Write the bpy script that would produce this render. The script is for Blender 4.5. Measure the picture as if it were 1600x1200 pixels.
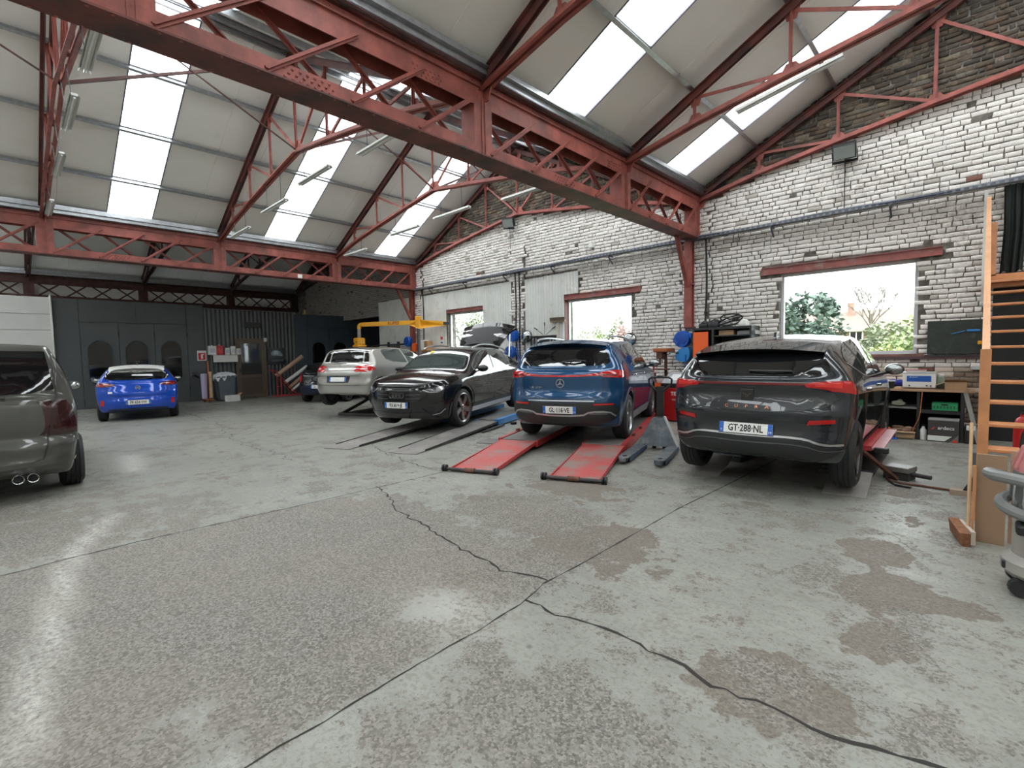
import bpy, bmesh, math, random
import numpy as np
from mathutils import Vector, Matrix
from mathutils.bvhtree import BVHTree

for _o in list(bpy.data.objects):
    bpy.data.objects.remove(_o, do_unlink=True)
SC = bpy.context.scene
COL = SC.collection
random.seed(7)
RNG = np.random.default_rng(7)
PI = math.pi

# ------------------------------------------------------------------ camera
# X runs along the brick wall (to the right), Y runs to the brick wall, Z up
cam_d = bpy.data.cameras.new('camera')
cam = bpy.data.objects.new('camera', cam_d)
COL.objects.link(cam)
cam_d.sensor_width = 36.0
cam_d.lens = 760.5 / 1600 * 36
cam_d.clip_start, cam_d.clip_end = 0.05, 400
_y, _p, _r = (math.radians(a) for a in (-43.9, -3.43, 1.12))
_fwd = Vector((math.sin(_y) * math.cos(_p), math.cos(_y) * math.cos(_p), math.sin(_p)))
_right = Vector((math.cos(_y), -math.sin(_y), 0))
_down = _fwd.cross(_right)
_r2 = math.cos(_r) * _right + math.sin(_r) * _down
_d2 = -math.sin(_r) * _right + math.cos(_r) * _down
cam.matrix_world = Matrix(((_r2.x, -_d2.x, -_fwd.x, 0.0), (_r2.y, -_d2.y, -_fwd.y, 0.0),
                           (_r2.z, -_d2.z, -_fwd.z, 1.52), (0, 0, 0, 1)))
SC.camera = cam

# ------------------------------------------------------------------ sky (bright overcast) and exposure
world = bpy.data.worlds.new('world')
SC.world = world
world.use_nodes = True
_nt = world.node_tree
_bg = _nt.nodes['Background']
_tc = _nt.nodes.new('ShaderNodeTexCoord')
_sep = _nt.nodes.new('ShaderNodeSeparateXYZ')
_rmp = _nt.nodes.new('ShaderNodeValToRGB')
_rmp.color_ramp.elements[0].position = 0.0
_rmp.color_ramp.elements[0].color = (0.80, 0.86, 0.90, 1)
_rmp.color_ramp.elements[1].position = 0.6
_rmp.color_ramp.elements[1].color = (0.97, 0.985, 1.0, 1)
_nt.links.new(_tc.outputs['Generated'], _sep.inputs[0])
_nt.links.new(_sep.outputs['Z'], _rmp.inputs[0])
_nt.links.new(_rmp.outputs[0], _bg.inputs['Color'])
_bg.inputs['Strength'].default_value = 1.0
SC.view_settings.view_transform = 'Standard'
SC.view_settings.look = 'None'
SC.view_settings.gamma = 1.0
SC.view_settings.use_curve_mapping = False
SC.view_settings.exposure = 3.5
SC.cycles.use_denoising = True
SC.cycles.max_bounces = 12
SC.cycles.diffuse_bounces = 8
SC.cycles.glossy_bounces = 4
SC.cycles.transmission_bounces = 4
SC.cycles.transparent_max_bounces = 12
SC.cycles.sample_clamp_indirect = 6.0
SC.cycles.caustics_reflective = False
SC.cycles.caustics_refractive = False

# ------------------------------------------------------------------ main dimensions
WY = 11.0                                   # inner face of the brick wall
XG = [-26.4, -15.56, -4.72, 6.12]           # axes of the valley girders
YT = [0.80, 4.35, 7.79]                     # roof trusses
Y0 = -9.0                                   # far end of the hall behind the camera
HALF = 5.42
SLOPE = 0.5
PW = 0.905                                  # width of a roof panel
PY0 = 1.92 - 12 * PW                        # first panel joint


def zpur(d):                                # purlin axis height at distance d from a girder
    return 5.05 + SLOPE * (d - 0.15)


WINDOWS = [(-13.70, -11.76, 1.40, 3.03), (-8.45, -6.36, 1.38, 3.02), (-2.98, -0.80, 1.40, 3.05)]


def portal(name, loc, normal, sx, sy, xaxis):
    d = bpy.data.lights.new(name, 'AREA')
    d.shape = 'RECTANGLE'
    d.size, d.size_y = sx, sy
    d.cycles.is_portal = True
    o = bpy.data.objects.new(name, d)
    COL.objects.link(o)
    z = -Vector(normal).normalized()
    x = Vector(xaxis).normalized()
    yv = z.cross(x)
    m = Matrix((x, yv, z)).transposed().to_4x4()
    m.translation = Vector(loc)
    o.matrix_world = m
    return o


SKY_K = [k for k in range(0, 23) if (k - 12) % 4 == 0]      # which roof panels are skylights
SLOPES = []                                                 # (girder x, direction)
for gi, sg in ((0, 1), (1, -1), (1, 1), (2, -1), (2, 1), (3, -1)):
    SLOPES.append((XG[gi], sg, gi if sg > 0 else gi - 1))
for gx, sg, bay in SLOPES:
    for k in SKY_K:
        if bay == 0 and k > 8:              # the far bay is glazed only at its hall end
            continue
        yc = PY0 + (k + 0.5) * PW
        d0, d1 = 0.2, HALF - 0.1
        dm = (d0 + d1) / 2
        nrm = Vector((sg * SLOPE, 0, -1)).normalized()
        portal('skylight_daylight', (gx + sg * dm, yc, zpur(dm) + 0.09), nrm,
               (d1 - d0) * math.sqrt(1 + SLOPE ** 2), PW - 0.02, (1, 0, sg * SLOPE))
for x0, x1, z0, z1 in WINDOWS:
    portal('window_daylight', ((x0 + x1) / 2, WY + 0.3, (z0 + z1) / 2), (0, -1, 0), x1 - x0, z1 - z0, (1, 0, 0))
# ------------------------------------------------------------------ helpers
class MB:
    """collects geometry; build() links it as one mesh object"""

    def __init__(s):
        s.v, s.f = [], []

    def add(s, vs, fs):
        n = len(s.v)
        s.v.extend([tuple(p) for p in vs])
        s.f.extend([tuple(i + n for i in q) for q in fs])
        return s

    def box(s, c, d, rot=None, tap=None):
        """box centred at c, size d; rot = Matrix 3x3 or z angle; tap = (sx, sy) scale of the top"""
        hx, hy, hz = d[0] / 2, d[1] / 2, d[2] / 2
        tx, ty = tap or (1, 1)
        vs = [Vector((-hx, -hy, -hz)), Vector((hx, -hy, -hz)), Vector((hx, hy, -hz)), Vector((-hx, hy, -hz)),
              Vector((-hx * tx, -hy * ty, hz)), Vector((hx * tx, -hy * ty, hz)), Vector((hx * tx, hy * ty, hz)), Vector((-hx * tx, hy * ty, hz))]
        if rot is not None:
            if not isinstance(rot, Matrix):
                rot = Matrix.Rotation(rot, 3, 'Z')
            vs = [rot @ p for p in vs]
        c = Vector(c)
        return s.add([p + c for p in vs], [(0, 3, 2, 1), (4, 5, 6, 7), (0, 1, 5, 4), (1, 2, 6, 5), (2, 3, 7, 6), (3, 0, 4, 7)])

    def bb(s, x0, x1, y0, y1, z0, z1):
        return s.box(((x0 + x1) / 2, (y0 + y1) / 2, (z0 + z1) / 2), (abs(x1 - x0), abs(y1 - y0), abs(z1 - z0)))

    def rbox(s, c, d, r=0.01, rot=None):
        """box with chamfered edges"""
        hx, hy, hz = d[0] / 2, d[1] / 2, d[2] / 2
        r = min(r, hx * .9, hy * .9, hz * .9)
        bm = bmesh.new()
        bmesh.ops.create_cube(bm, size=1)
        for v in bm.verts:
            v.co = Vector((v.co.x * d[0], v.co.y * d[1], v.co.z * d[2]))
        bmesh.ops.bevel(bm, geom=list(bm.edges), offset=r, segments=2, affect='EDGES', profile=0.5)
        bm.verts.ensure_lookup_table()
        if rot is not None and not isinstance(rot, Matrix):
            rot = Matrix.Rotation(rot, 3, 'Z')
        c = Vector(c)
        vs = [((rot @ v.co) if rot is not None else v.co) + c for v in bm.verts]
        fs = [[v.index for v in f.verts] for f in bm.faces]
        bm.free()
        return s.add(vs, fs)

    def beam(s, p0, p1, w, h, up=(0, 0, 1)):
        """bar of section w (sideways) x h (along up)"""
        p0, p1 = Vector(p0), Vector(p1)
        t = (p1 - p0).normalized()
        up = Vector(up)
        a = t.cross(up)
        if a.length < 1e-4:
            a = t.cross(Vector((1, 0, 0)))
        a.normalize()
        b = a.cross(t).normalized()
        vs = []
        for p in (p0, p1):
            for sa, sb in ((-1, -1), (1, -1), (1, 1), (-1, 1)):
                vs.append(p + a * sa * w / 2 + b * sb * h / 2)
        return s.add(vs, [(0, 1, 2, 3), (7, 6, 5, 4), (0, 4, 5, 1), (1, 5, 6, 2), (2, 6, 7, 3), (3, 7, 4, 0)])

    def tube(s, pts, r, n=8, cap=True, closed=False):
        pts = [Vector(p) for p in pts]
        m = len(pts)
        rr = r if isinstance(r, (list, tuple)) else [r] * m
        base = len(s.v)
        prev = None
        for i, p in enumerate(pts):
            if closed:
                t = pts[(i + 1) % m] - pts[i - 1]
            else:
                t = pts[min(i + 1, m - 1)] - pts[max(i - 1, 0)]
            t.normalize()
            if prev is None:
                a = t.cross(Vector((0, 0, 1)))
                if a.length < 1e-3:
                    a = t.cross(Vector((1, 0, 0)))
            else:
                a = prev - t * prev.dot(t)
            a.normalize()
            prev = a
            b = t.cross(a)
            for k in range(n):
                w = 2 * PI * k / n
                s.v.append(tuple(p + (a * math.cos(w) + b * math.sin(w)) * rr[i]))
        for i in range(m if closed else m - 1):
            j = (i + 1) % m
            for k in range(n):
                l = (k + 1) % n
                s.f.append((base + i * n + k, base + i * n + l, base + j * n + l, base + j * n + k))
        if cap and not closed:
            s.f.append(tuple(base + k for k in range(n))[::-1])
            s.f.append(tuple(base + (m - 1) * n + k for k in range(n)))
        return s

    def lathe(s, prof, n=24, M=None, close=False, cap=True):
        """prof: (radius, height) along local z; M places it"""
        base = len(s.v)
        M = M or Matrix.Identity(4)
        m = len(prof)
        for r, h in prof:
            for k in range(n):
                w = 2 * PI * k / n
                s.v.append(tuple(M @ Vector((r * math.cos(w), r * math.sin(w), h))))
        for i in range(m if close else m - 1):
            j = (i + 1) % m
            for k in range(n):
                l = (k + 1) % n
                s.f.append((base + i * n + k, base + i * n + l, base + j * n + l, base + j * n + k))
        if not close and cap:
            s.f.append(tuple(base + k for k in range(n))[::-1])
            s.f.append(tuple(base + (m - 1) * n + k for k in range(n)))
        return s

    def prism(s, poly, t, M=None):
        """poly in local xy, extruded 0..t along local z"""
        M = M or Matrix.Identity(4)
        n = len(poly)
        vs = [M @ Vector((x, y, 0)) for x, y in poly] + [M @ Vector((x, y, t)) for x, y in poly]
        fs = [tuple(range(n))[::-1], tuple(range(n, 2 * n))]
        fs += [(i, (i + 1) % n, n + (i + 1) % n, n + i) for i in range(n)]
        return s.add(vs, fs)

    def ball(s, c, r, nu=12, nv=8):
        rx, ry, rz = r if isinstance(r, (list, tuple)) else (r, r, r)
        vs, fs = [], []
        for j in range(nv + 1):
            a = PI * j / nv
            for i in range(nu):
                b = 2 * PI * i / nu
                vs.append((c[0] + rx * math.sin(a) * math.cos(b), c[1] + ry * math.sin(a) * math.sin(b), c[2] + rz * math.cos(a)))
        for j in range(nv):
            for i in range(nu):
                k = (i + 1) % nu
                fs.append((j * nu + i, (j + 1) * nu + i, (j + 1) * nu + k, j * nu + k))
        return s.add(vs, fs)

    def mesh(s, name, mats, smooth=False, ang=35):
        me = bpy.data.meshes.new(name)
        me.from_pydata(s.v, [], s.f)
        for m in (mats if isinstance(mats, (list, tuple)) else [mats]):
            me.materials.append(m)
        if smooth:
            me.shade_smooth()
            me.set_sharp_from_angle(angle=math.radians(ang))
        me.validate()
        return me

    def build(s, name, mat, parent=None, smooth=False, ang=35, loc=None):
        return link(name, s.mesh(name, mat, smooth, ang), parent, loc)


def link(name, me, parent=None, loc=None):
    o = bpy.data.objects.new(name, me)
    COL.objects.link(o)
    if parent is not None:
        o.parent = parent
    if loc is not None:
        o.location = loc
    return o


def thing(name, label, cat, loc=(0, 0, 0), rz=0.0, group=None, kind=None):
    o = bpy.data.objects.new(name, None)
    COL.objects.link(o)
    o.empty_display_size = 0.1
    o.location = loc
    o.rotation_euler = (0, 0, rz)
    return tag(o, label, cat, group, kind)


def tag(o, label=None, cat=None, group=None, kind=None):
    if label:
        o['label'] = label
    if cat:
        o['category'] = cat
    if group:
        o['group'] = group
    if kind:
        o['kind'] = kind
    return o


def struct(o, label=None):
    o['kind'] = 'structure'
    if label:
        o['label'] = label
    return o


def copy_tree(o, parent=None):
    c = o.copy()
    COL.objects.link(c)
    c.parent = parent
    for ch in o.children:
        copy_tree(ch, c)
    return c


def arc(c, r, a0, a1, n, plane='xz'):
    out = []
    for i in range(n + 1):
        a = a0 + (a1 - a0) * i / n
        u, w = r * math.cos(a), r * math.sin(a)
        if plane == 'xz':
            out.append((c[0] + u, c[1], c[2] + w))
        elif plane == 'yz':
            out.append((c[0], c[1] + u, c[2] + w))
        else:
            out.append((c[0] + u, c[1] + w, c[2]))
    return out


def spline(pts, n=8):
    """Catmull-Rom through 3d points"""
    P = [Vector(p) for p in pts]
    P = [P[0] * 2 - P[1]] + P + [P[-1] * 2 - P[-2]]
    out = []
    for i in range(1, len(P) - 2):
        for k in range(n):
            t = k / n
            a, b, c, d = P[i - 1], P[i], P[i + 1], P[i + 2]
            out.append(0.5 * ((2 * b) + (c - a) * t + (2 * a - 5 * b + 4 * c - d) * t * t + (3 * b - a - 3 * c + d) * t ** 3))
    out.append(P[-2])
    return out


def chaikin(poly, it=2, closed=True, keep=0.25):
    for _ in range(it):
        q = []
        n = len(poly)
        rng = range(n) if closed else range(n - 1)
        if not closed:
            q.append(poly[0])
        for i in rng:
            a, b = poly[i], poly[(i + 1) % n]
            q.append(tuple(a[k] + (b[k] - a[k]) * keep for k in range(len(a))))
            q.append(tuple(a[k] + (b[k] - a[k]) * (1 - keep) for k in range(len(a))))
        if not closed:
            q.append(poly[-1])
        poly = q
    return poly


def text_mesh(txt, size, mat, ext=0.002, sx=1.0, bold=0.0):
    cu = bpy.data.curves.new('lettering', 'FONT')
    cu.body = txt
    cu.size = size
    cu.extrude = ext
    cu.offset = bold
    cu.align_x, cu.align_y = 'CENTER', 'CENTER'
    cu.resolution_u = 2
    ob = bpy.data.objects.new('tmp', cu)
    COL.objects.link(ob)
    dg = bpy.context.evaluated_depsgraph_get()
    me = bpy.data.meshes.new_from_object(ob.evaluated_get(dg))
    me.name = 'lettering'
    bpy.data.objects.remove(ob)
    bpy.data.curves.remove(cu)
    n = len(me.vertices)
    co = np.zeros(n * 3)
    me.vertices.foreach_get('co', co)
    co = co.reshape(-1, 3)
    co[:, 0] *= sx
    me.vertices.foreach_set('co', co.ravel())
    me.materials.clear()
    me.materials.append(mat)
    me.update()
    return me


def frame(loc, xdir, ydir):
    """4x4 with local x, y along the given directions"""
    x = Vector(xdir).normalized()
    y = Vector(ydir)
    z = x.cross(y).normalized()
    y = z.cross(x)
    m = Matrix((x, y, z)).transposed().to_4x4()
    m.translation = Vector(loc)
    return m


def put_text(txt, size, mat, M, parent=None, ext=0.002, sx=1.0, bold=0.0, name='lettering'):
    o = link(name, text_mesh(txt, size, mat, ext, sx, bold), parent)
    o.matrix_local = M
    return o


# ------------------------------------------------------------------ materials
MATS = {}


def mat(name, col, rough=0.5, metal=0.0, var=0.0, vs=8.0, bump=0.0, bs=60.0, coat=0.0, spec=0.5, dirt=None, dirt_amt=0.0, ds=3.0, rvar=0.0):
    if name in MATS:
        return MATS[name]
    m = bpy.data.materials.new(name)
    m.use_nodes = True
    nt = m.node_tree
    b = nt.nodes['Principled BSDF']
    b.inputs['Base Color'].default_value = (*col, 1)
    b.inputs['Roughness'].default_value = rough
    b.inputs['Metallic'].default_value = metal
    b.inputs['Specular IOR Level'].default_value = spec
    b.inputs['Coat Weight'].default_value = coat
    b.inputs['Coat Roughness'].default_value = 0.03
    if var > 0 or dirt or bump > 0:
        tc = nt.nodes.new('ShaderNodeTexCoord')
        src = tc.outputs['Object']
        last = None
        if var > 0:
            n = nt.nodes.new('ShaderNodeTexNoise')
            n.inputs['Scale'].default_value = vs
            n.inputs['Detail'].default_value = 5
            nt.links.new(src, n.inputs['Vector'])
            r = nt.nodes.new('ShaderNodeValToRGB')
            r.color_ramp.elements[0].position = 0.3
            r.color_ramp.elements[1].position = 0.7
            r.color_ramp.elements[0].color = (*[max(0, c * (1 - var)) for c in col], 1)
            r.color_ramp.elements[1].color = (*[min(1, c * (1 + var)) for c in col], 1)
            nt.links.new(n.outputs[0], r.inputs[0])
            last = r.outputs[0]
            if rvar > 0:
                mr = nt.nodes.new('ShaderNodeMapRange')
                mr.inputs[3].default_value = max(0.02, rough - rvar)
                mr.inputs[4].default_value = min(1, rough + rvar)
                nt.links.new(n.outputs[0], mr.inputs[0])
                nt.links.new(mr.outputs[0], b.inputs['Roughness'])
        if dirt:
            n2 = nt.nodes.new('ShaderNodeTexNoise')
            n2.inputs['Scale'].default_value = ds
            n2.inputs['Detail'].default_value = 8
            n2.inputs['Roughness'].default_value = 0.65
            nt.links.new(src, n2.inputs['Vector'])
            r2 = nt.nodes.new('ShaderNodeValToRGB')
            r2.color_ramp.elements[0].position = 0.5 - 0.22 * dirt_amt
            r2.color_ramp.elements[1].position = 0.72 - 0.22 * dirt_amt
            nt.links.new(n2.outputs[0], r2.inputs[0])
            mx = nt.nodes.new('ShaderNodeMix')
            mx.data_type = 'RGBA'
            nt.links.new(r2.outputs[0], mx.inputs[0])
            if last is not None:
                nt.links.new(last, mx.inputs[6])
            else:
                mx.inputs[6].default_value = (*col, 1)
            mx.inputs[7].default_value = (*dirt, 1)
            last = mx.outputs[2]
        if last is not None:
            nt.links.new(last, b.inputs['Base Color'])
        if bump > 0:
            n3 = nt.nodes.new('ShaderNodeTexNoise')
            n3.inputs['Scale'].default_value = bs
            n3.inputs['Detail'].default_value = 4
            nt.links.new(src, n3.inputs['Vector'])
            bp = nt.nodes.new('ShaderNodeBump')
            bp.inputs['Strength'].default_value = bump
            bp.inputs['Distance'].default_value = 0.01
            nt.links.new(n3.outputs[0], bp.inputs['Height'])
            nt.links.new(bp.outputs[0], b.inputs['Normal'])
    MATS[name] = m
    return m


RED = mat('red_oxide_steel', (0.30, 0.080, 0.062), 0.55, var=0.28, vs=5, dirt=(0.16, 0.05, 0.04), dirt_amt=0.1, ds=2.2, bump=0.15, bs=40)
REDD = mat('dark_red_steel', (0.17, 0.046, 0.037), 0.6, var=0.3, vs=6, dirt=(0.05, 0.025, 0.022), dirt_amt=0.4, ds=3)
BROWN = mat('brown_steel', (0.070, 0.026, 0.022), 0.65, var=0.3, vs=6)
GALV = mat('galvanised_steel', (0.42, 0.44, 0.46), 0.35, 0.9, var=0.15, vs=12)
PANEL = mat('roof_panel_white', (0.86, 0.85, 0.81), 0.5, var=0.025, vs=1.3, dirt=(0.76, 0.745, 0.69), dirt_amt=-0.5, ds=1.5)
DUCT = mat('cable_grey', (0.12, 0.13, 0.15), 0.5, 0.3, var=0.3, vs=30)
BLACK = mat('black_plastic', (0.012, 0.012, 0.013), 0.45)
RUBBER = mat('tyre_rubber', (0.018, 0.018, 0.019), 0.75, var=0.25, vs=20)
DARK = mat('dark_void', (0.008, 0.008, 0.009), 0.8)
CHROME = mat('chrome', (0.75, 0.76, 0.77), 0.12, 1.0)
ALU = mat('brushed_alloy', (0.52, 0.53, 0.54), 0.3, 0.95)
GLASSB = mat('tinted_glass', (0.006, 0.007, 0.008), 0.03, spec=0.6, coat=0.6)
WHITEP = mat('white_plastic', (0.75, 0.75, 0.73), 0.4)
WHITE = mat('white_paint', (0.72, 0.72, 0.69), 0.5, var=0.05, vs=3)
PLATEW = mat('plate_white', (0.78, 0.78, 0.75), 0.35)
PLATEB = mat('plate_blue', (0.02, 0.12, 0.50), 0.35)
INK = mat('black_ink', (0.01, 0.01, 0.01), 0.5)
WOODO = mat('varnished_pine', (0.52, 0.23, 0.10), 0.42, var=0.18, vs=6)
WOODL = mat('pale_wood', (0.55, 0.36, 0.20), 0.5, var=0.15, vs=7)
CARD = mat('cardboard', (0.36, 0.22, 0.12), 0.75, var=0.1, vs=6)
BLUEP = mat('blue_plastic', (0.010, 0.09, 0.42), 0.35)
BLUEL = mat('light_blue_plastic', (0.03, 0.22, 0.55), 0.35)
ORANGE = mat('orange_paint', (0.80, 0.12, 0.02), 0.4)
YELLOW = mat('yellow_paint', (0.80, 0.38, 0.015), 0.38, var=0.06, vs=5)
REDM = mat('bright_red_paint', (0.50, 0.02, 0.02), 0.35)
GREENM = mat('green_plastic', (0.02, 0.26, 0.10), 0.4)
STEELD = mat('dark_steel', (0.05, 0.052, 0.055), 0.45, 0.6, var=0.3, vs=10)
STEELR = mat('rusty_steel', (0.12, 0.05, 0.03), 0.7, 0.2, var=0.4, vs=9)
# ------------------------------------------------------------------ floor
def node_mat(name):
    m = bpy.data.materials.new(name)
    m.use_nodes = True
    nt = m.node_tree
    return m, nt, nt.nodes['Principled BSDF'], nt.links


def noise(nt, vec, scale, detail=5, rough=0.5, dist=0.0):
    n = nt.nodes.new('ShaderNodeTexNoise')
    n.inputs['Scale'].default_value = scale
    n.inputs['Detail'].default_value = detail
    n.inputs['Roughness'].default_value = rough
    n.inputs['Distortion'].default_value = dist
    nt.links.new(vec, n.inputs['Vector'])
    return n.outputs[0]


def math_n(nt, op, a, b=None, c=None):
    n = nt.nodes.new('ShaderNodeMath')
    n.operation = op
    for i, v in enumerate((a, b, c)):
        if v is None:
            continue
        if isinstance(v, (int, float)):
            n.inputs[i].default_value = v
        else:
            nt.links.new(v, n.inputs[i])
    return n.outputs[0]


def ramp(nt, fac, stops):
    r = nt.nodes.new('ShaderNodeValToRGB')
    e = r.color_ramp.elements
    while len(e) < len(stops):
        e.new(0.5)
    for i, (p, c) in enumerate(stops):
        e[i].position = p
        e[i].color = (*c, 1) if len(c) == 3 else c
    nt.links.new(fac, r.inputs[0])
    return r.outputs[0]


def mixc(nt, fac, a, b):
    n = nt.nodes.new('ShaderNodeMix')
    n.data_type = 'RGBA'
    for i, v in ((0, fac), (6, a), (7, b)):
        if isinstance(v, (int, float)):
            n.inputs[i].default_value = v
        elif isinstance(v, tuple):
            n.inputs[i].default_value = (*v, 1)
        else:
            nt.links.new(v, n.inputs[i])
    return n.outputs[2]


G1, G2 = (0, 0, 0), (1, 1, 1)
FLOORM, nt, bs, lk = node_mat('worn_painted_concrete')
tc = nt.nodes.new('ShaderNodeTexCoord').outputs['Object']
at = nt.nodes.new('ShaderNodeAttribute')
at.attribute_name = 'wear'
at2 = nt.nodes.new('ShaderNodeAttribute')
at2.attribute_name = 'scuff'
wear = at.outputs['Fac']
big = noise(nt, tc, 0.9, 6, 0.62)
med = noise(nt, tc, 3.4, 8, 0.68)
fine = noise(nt, tc, 30, 7, 0.7)
spk = noise(nt, tc, 95, 4, 0.65)
str_ = nt.nodes.new('ShaderNodeMapping')
str_.inputs['Scale'].default_value = (1.0, 3.2, 1.0)
str_.inputs['Rotation'].default_value = (0, 0, 0.35)
lk.new(tc, str_.inputs['Vector'])
streak = noise(nt, str_.outputs[0], 2.2, 8, 0.72)


def voro(scale, out='Color', rnd=1.0):
    v = nt.nodes.new('ShaderNodeTexVoronoi')
    v.inputs['Scale'].default_value = scale
    v.inputs['Randomness'].default_value = rnd
    lk.new(tc, v.inputs['Vector'])
    return v.outputs[out]


sepc = nt.nodes.new('ShaderNodeSeparateColor')
lk.new(voro(85), sepc.inputs[0])
peb = sepc.outputs[0]
m1 = math_n(nt, 'ADD', math_n(nt, 'MULTIPLY', med, 0.62), math_n(nt, 'MULTIPLY', big, 0.38))
worn = ramp(nt, math_n(nt, 'ADD', m1, wear), [(0.742, G1), (0.762, G2)])
# sound paint, with streaks and specks where it has rubbed thin
paint = mixc(nt, ramp(nt, math_n(nt, 'ADD', math_n(nt, 'MULTIPLY', big, .5), math_n(nt, 'MULTIPLY', streak, .5)), [(0.38, G1), (0.62, G2)]), (0.200, 0.204, 0.180), (0.295, 0.303, 0.270))
thin = ramp(nt, math_n(nt, 'ADD', fine, math_n(nt, 'MULTIPLY', math_n(nt, 'SUBTRACT', m1, 0.5), 0.75)), [(0.52, G1), (0.60, G2)])
paint = mixc(nt, math_n(nt, 'MULTIPLY', thin, 0.6), paint, (0.165, 0.155, 0.130))
pit = math_n(nt, 'MULTIPLY', ramp(nt, voro(7.5, 'Distance'), [(0.10, G2), (0.16, G1)]), ramp(nt, med, [(0.50, G1), (0.56, G2)]))
paint = mixc(nt, math_n(nt, 'MULTIPLY', pit, 0.75), paint, (0.10, 0.092, 0.078))
conc = mixc(nt, peb, (0.100, 0.084, 0.066), (0.185, 0.162, 0.134))
conc = mixc(nt, ramp(nt, big, [(0.3, G1), (0.7, G2)]), conc, mixc(nt, peb, (0.13, 0.113, 0.092), (0.19, 0.172, 0.148)))
col = mixc(nt, worn, paint, conc)
# aggregate showing on the rough slab, with a few paint flakes left
at3 = nt.nodes.new('ShaderNodeAttribute')
at3.attribute_name = 'rough'
agg = mixc(nt, peb, (0.092, 0.085, 0.072), (0.275, 0.263, 0.233))
agg = mixc(nt, ramp(nt, spk, [(0.52, G1), (0.66, G2)]), agg, (0.085, 0.078, 0.066))
agg = mixc(nt, ramp(nt, big, [(0.40, G1), (0.62, G2)]), agg, mixc(nt, peb, (0.12, 0.106, 0.088), (0.25, 0.232, 0.202)))
flake = math_n(nt, 'SUBTRACT', math_n(nt, 'ADD', at3.outputs['Fac'], math_n(nt, 'MULTIPLY', math_n(nt, 'SUBTRACT', 0.5, m1), 2.2)), math_n(nt, 'MULTIPLY', math_n(nt, 'SUBTRACT', fine, 0.5), 0.8))
agf = ramp(nt, flake, [(0.40, G1), (0.50, G2)])
col = mixc(nt, agf, col, agg)
scf = math_n(nt, 'MULTIPLY', at2.outputs['Fac'], ramp(nt, fine, [(0.34, G1), (0.62, G2)]))
col = mixc(nt, math_n(nt, 'MULTIPLY', scf, 0.8), col, (0.56, 0.55, 0.51))
at4 = nt.nodes.new('ShaderNodeAttribute')
at4.attribute_name = 'oil'
col = mixc(nt, math_n(nt, 'MULTIPLY', at4.outputs['Fac'], ramp(nt, med, [(0.3, G1), (0.6, G2)])), col, (0.085, 0.082, 0.072))  # floor colour darkened in soft blotches under the cars and by the lifts
lk.new(col, bs.inputs['Base Color'])
rg = math_n(nt, 'ADD', math_n(nt, 'ADD', 0.22, math_n(nt, 'MULTIPLY', med, 0.36)), math_n(nt, 'MULTIPLY', worn, 0.25))
lk.new(math_n(nt, 'ADD', rg, math_n(nt, 'MULTIPLY', agf, 0.24)), bs.inputs['Roughness'])
bp = nt.nodes.new('ShaderNodeBump')
bp.inputs['Strength'].default_value = 0.4
bp.inputs['Distance'].default_value = 0.006
hgt = math_n(nt, 'SUBTRACT', math_n(nt, 'MULTIPLY', math_n(nt, 'MULTIPLY', math_n(nt, 'ADD', peb, spk), agf), 0.6), math_n(nt, 'MULTIPLY', math_n(nt, 'ADD', worn, math_n(nt, 'ADD', pit, agf)), 0.5))
lk.new(hgt, bp.inputs['Height'])
lk.new(bp.outputs[0], bs.inputs['Normal'])

FX0, FX1, FY0, FY1, FS = -26.7, 6.6, Y0 - 0.2, 14.2, 0.1
nx, ny = int(round((FX1 - FX0) / FS)) + 1, int(round((FY1 - FY0) / FS)) + 1
gx, gy = np.meshgrid(np.linspace(FX0, FX1, nx), np.linspace(FY0, FY1, ny), indexing='ij')
vv = np.stack([gx.ravel(), gy.ravel(), np.zeros(nx * ny)], 1)
ii, jj = np.meshgrid(np.arange(nx - 1), np.arange(ny - 1), indexing='ij')
a = (ii * ny + jj).ravel()
ff = np.stack([a, a + ny, a + ny + 1, a + 1], 1)
fme = bpy.data.meshes.new('floor')
fme.from_pydata(vv.tolist(), [], ff.tolist())
X, Yv = gx.ravel(), gy.ravel()


def blob(cx, cy, rx, ry, p=1.0):
    return np.exp(-(((X - cx) / rx) ** 2 + ((Yv - cy) / ry) ** 2) * p)


def strokes(pts, r):
    out = np.zeros_like(X)
    for (ax, ay), (bx, by) in zip(pts, pts[1:]):
        l2 = (bx - ax) ** 2 + (by - ay) ** 2 + 1e-9
        t = np.clip(((X - ax) * (bx - ax) + (Yv - ay) * (by - ay)) / l2, 0, 1)
        d2 = (X - ax - t * (bx - ax)) ** 2 + (Yv - ay - t * (by - ay)) ** 2
        out = np.maximum(out, np.exp(-d2 / r ** 2))
    return out


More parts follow.
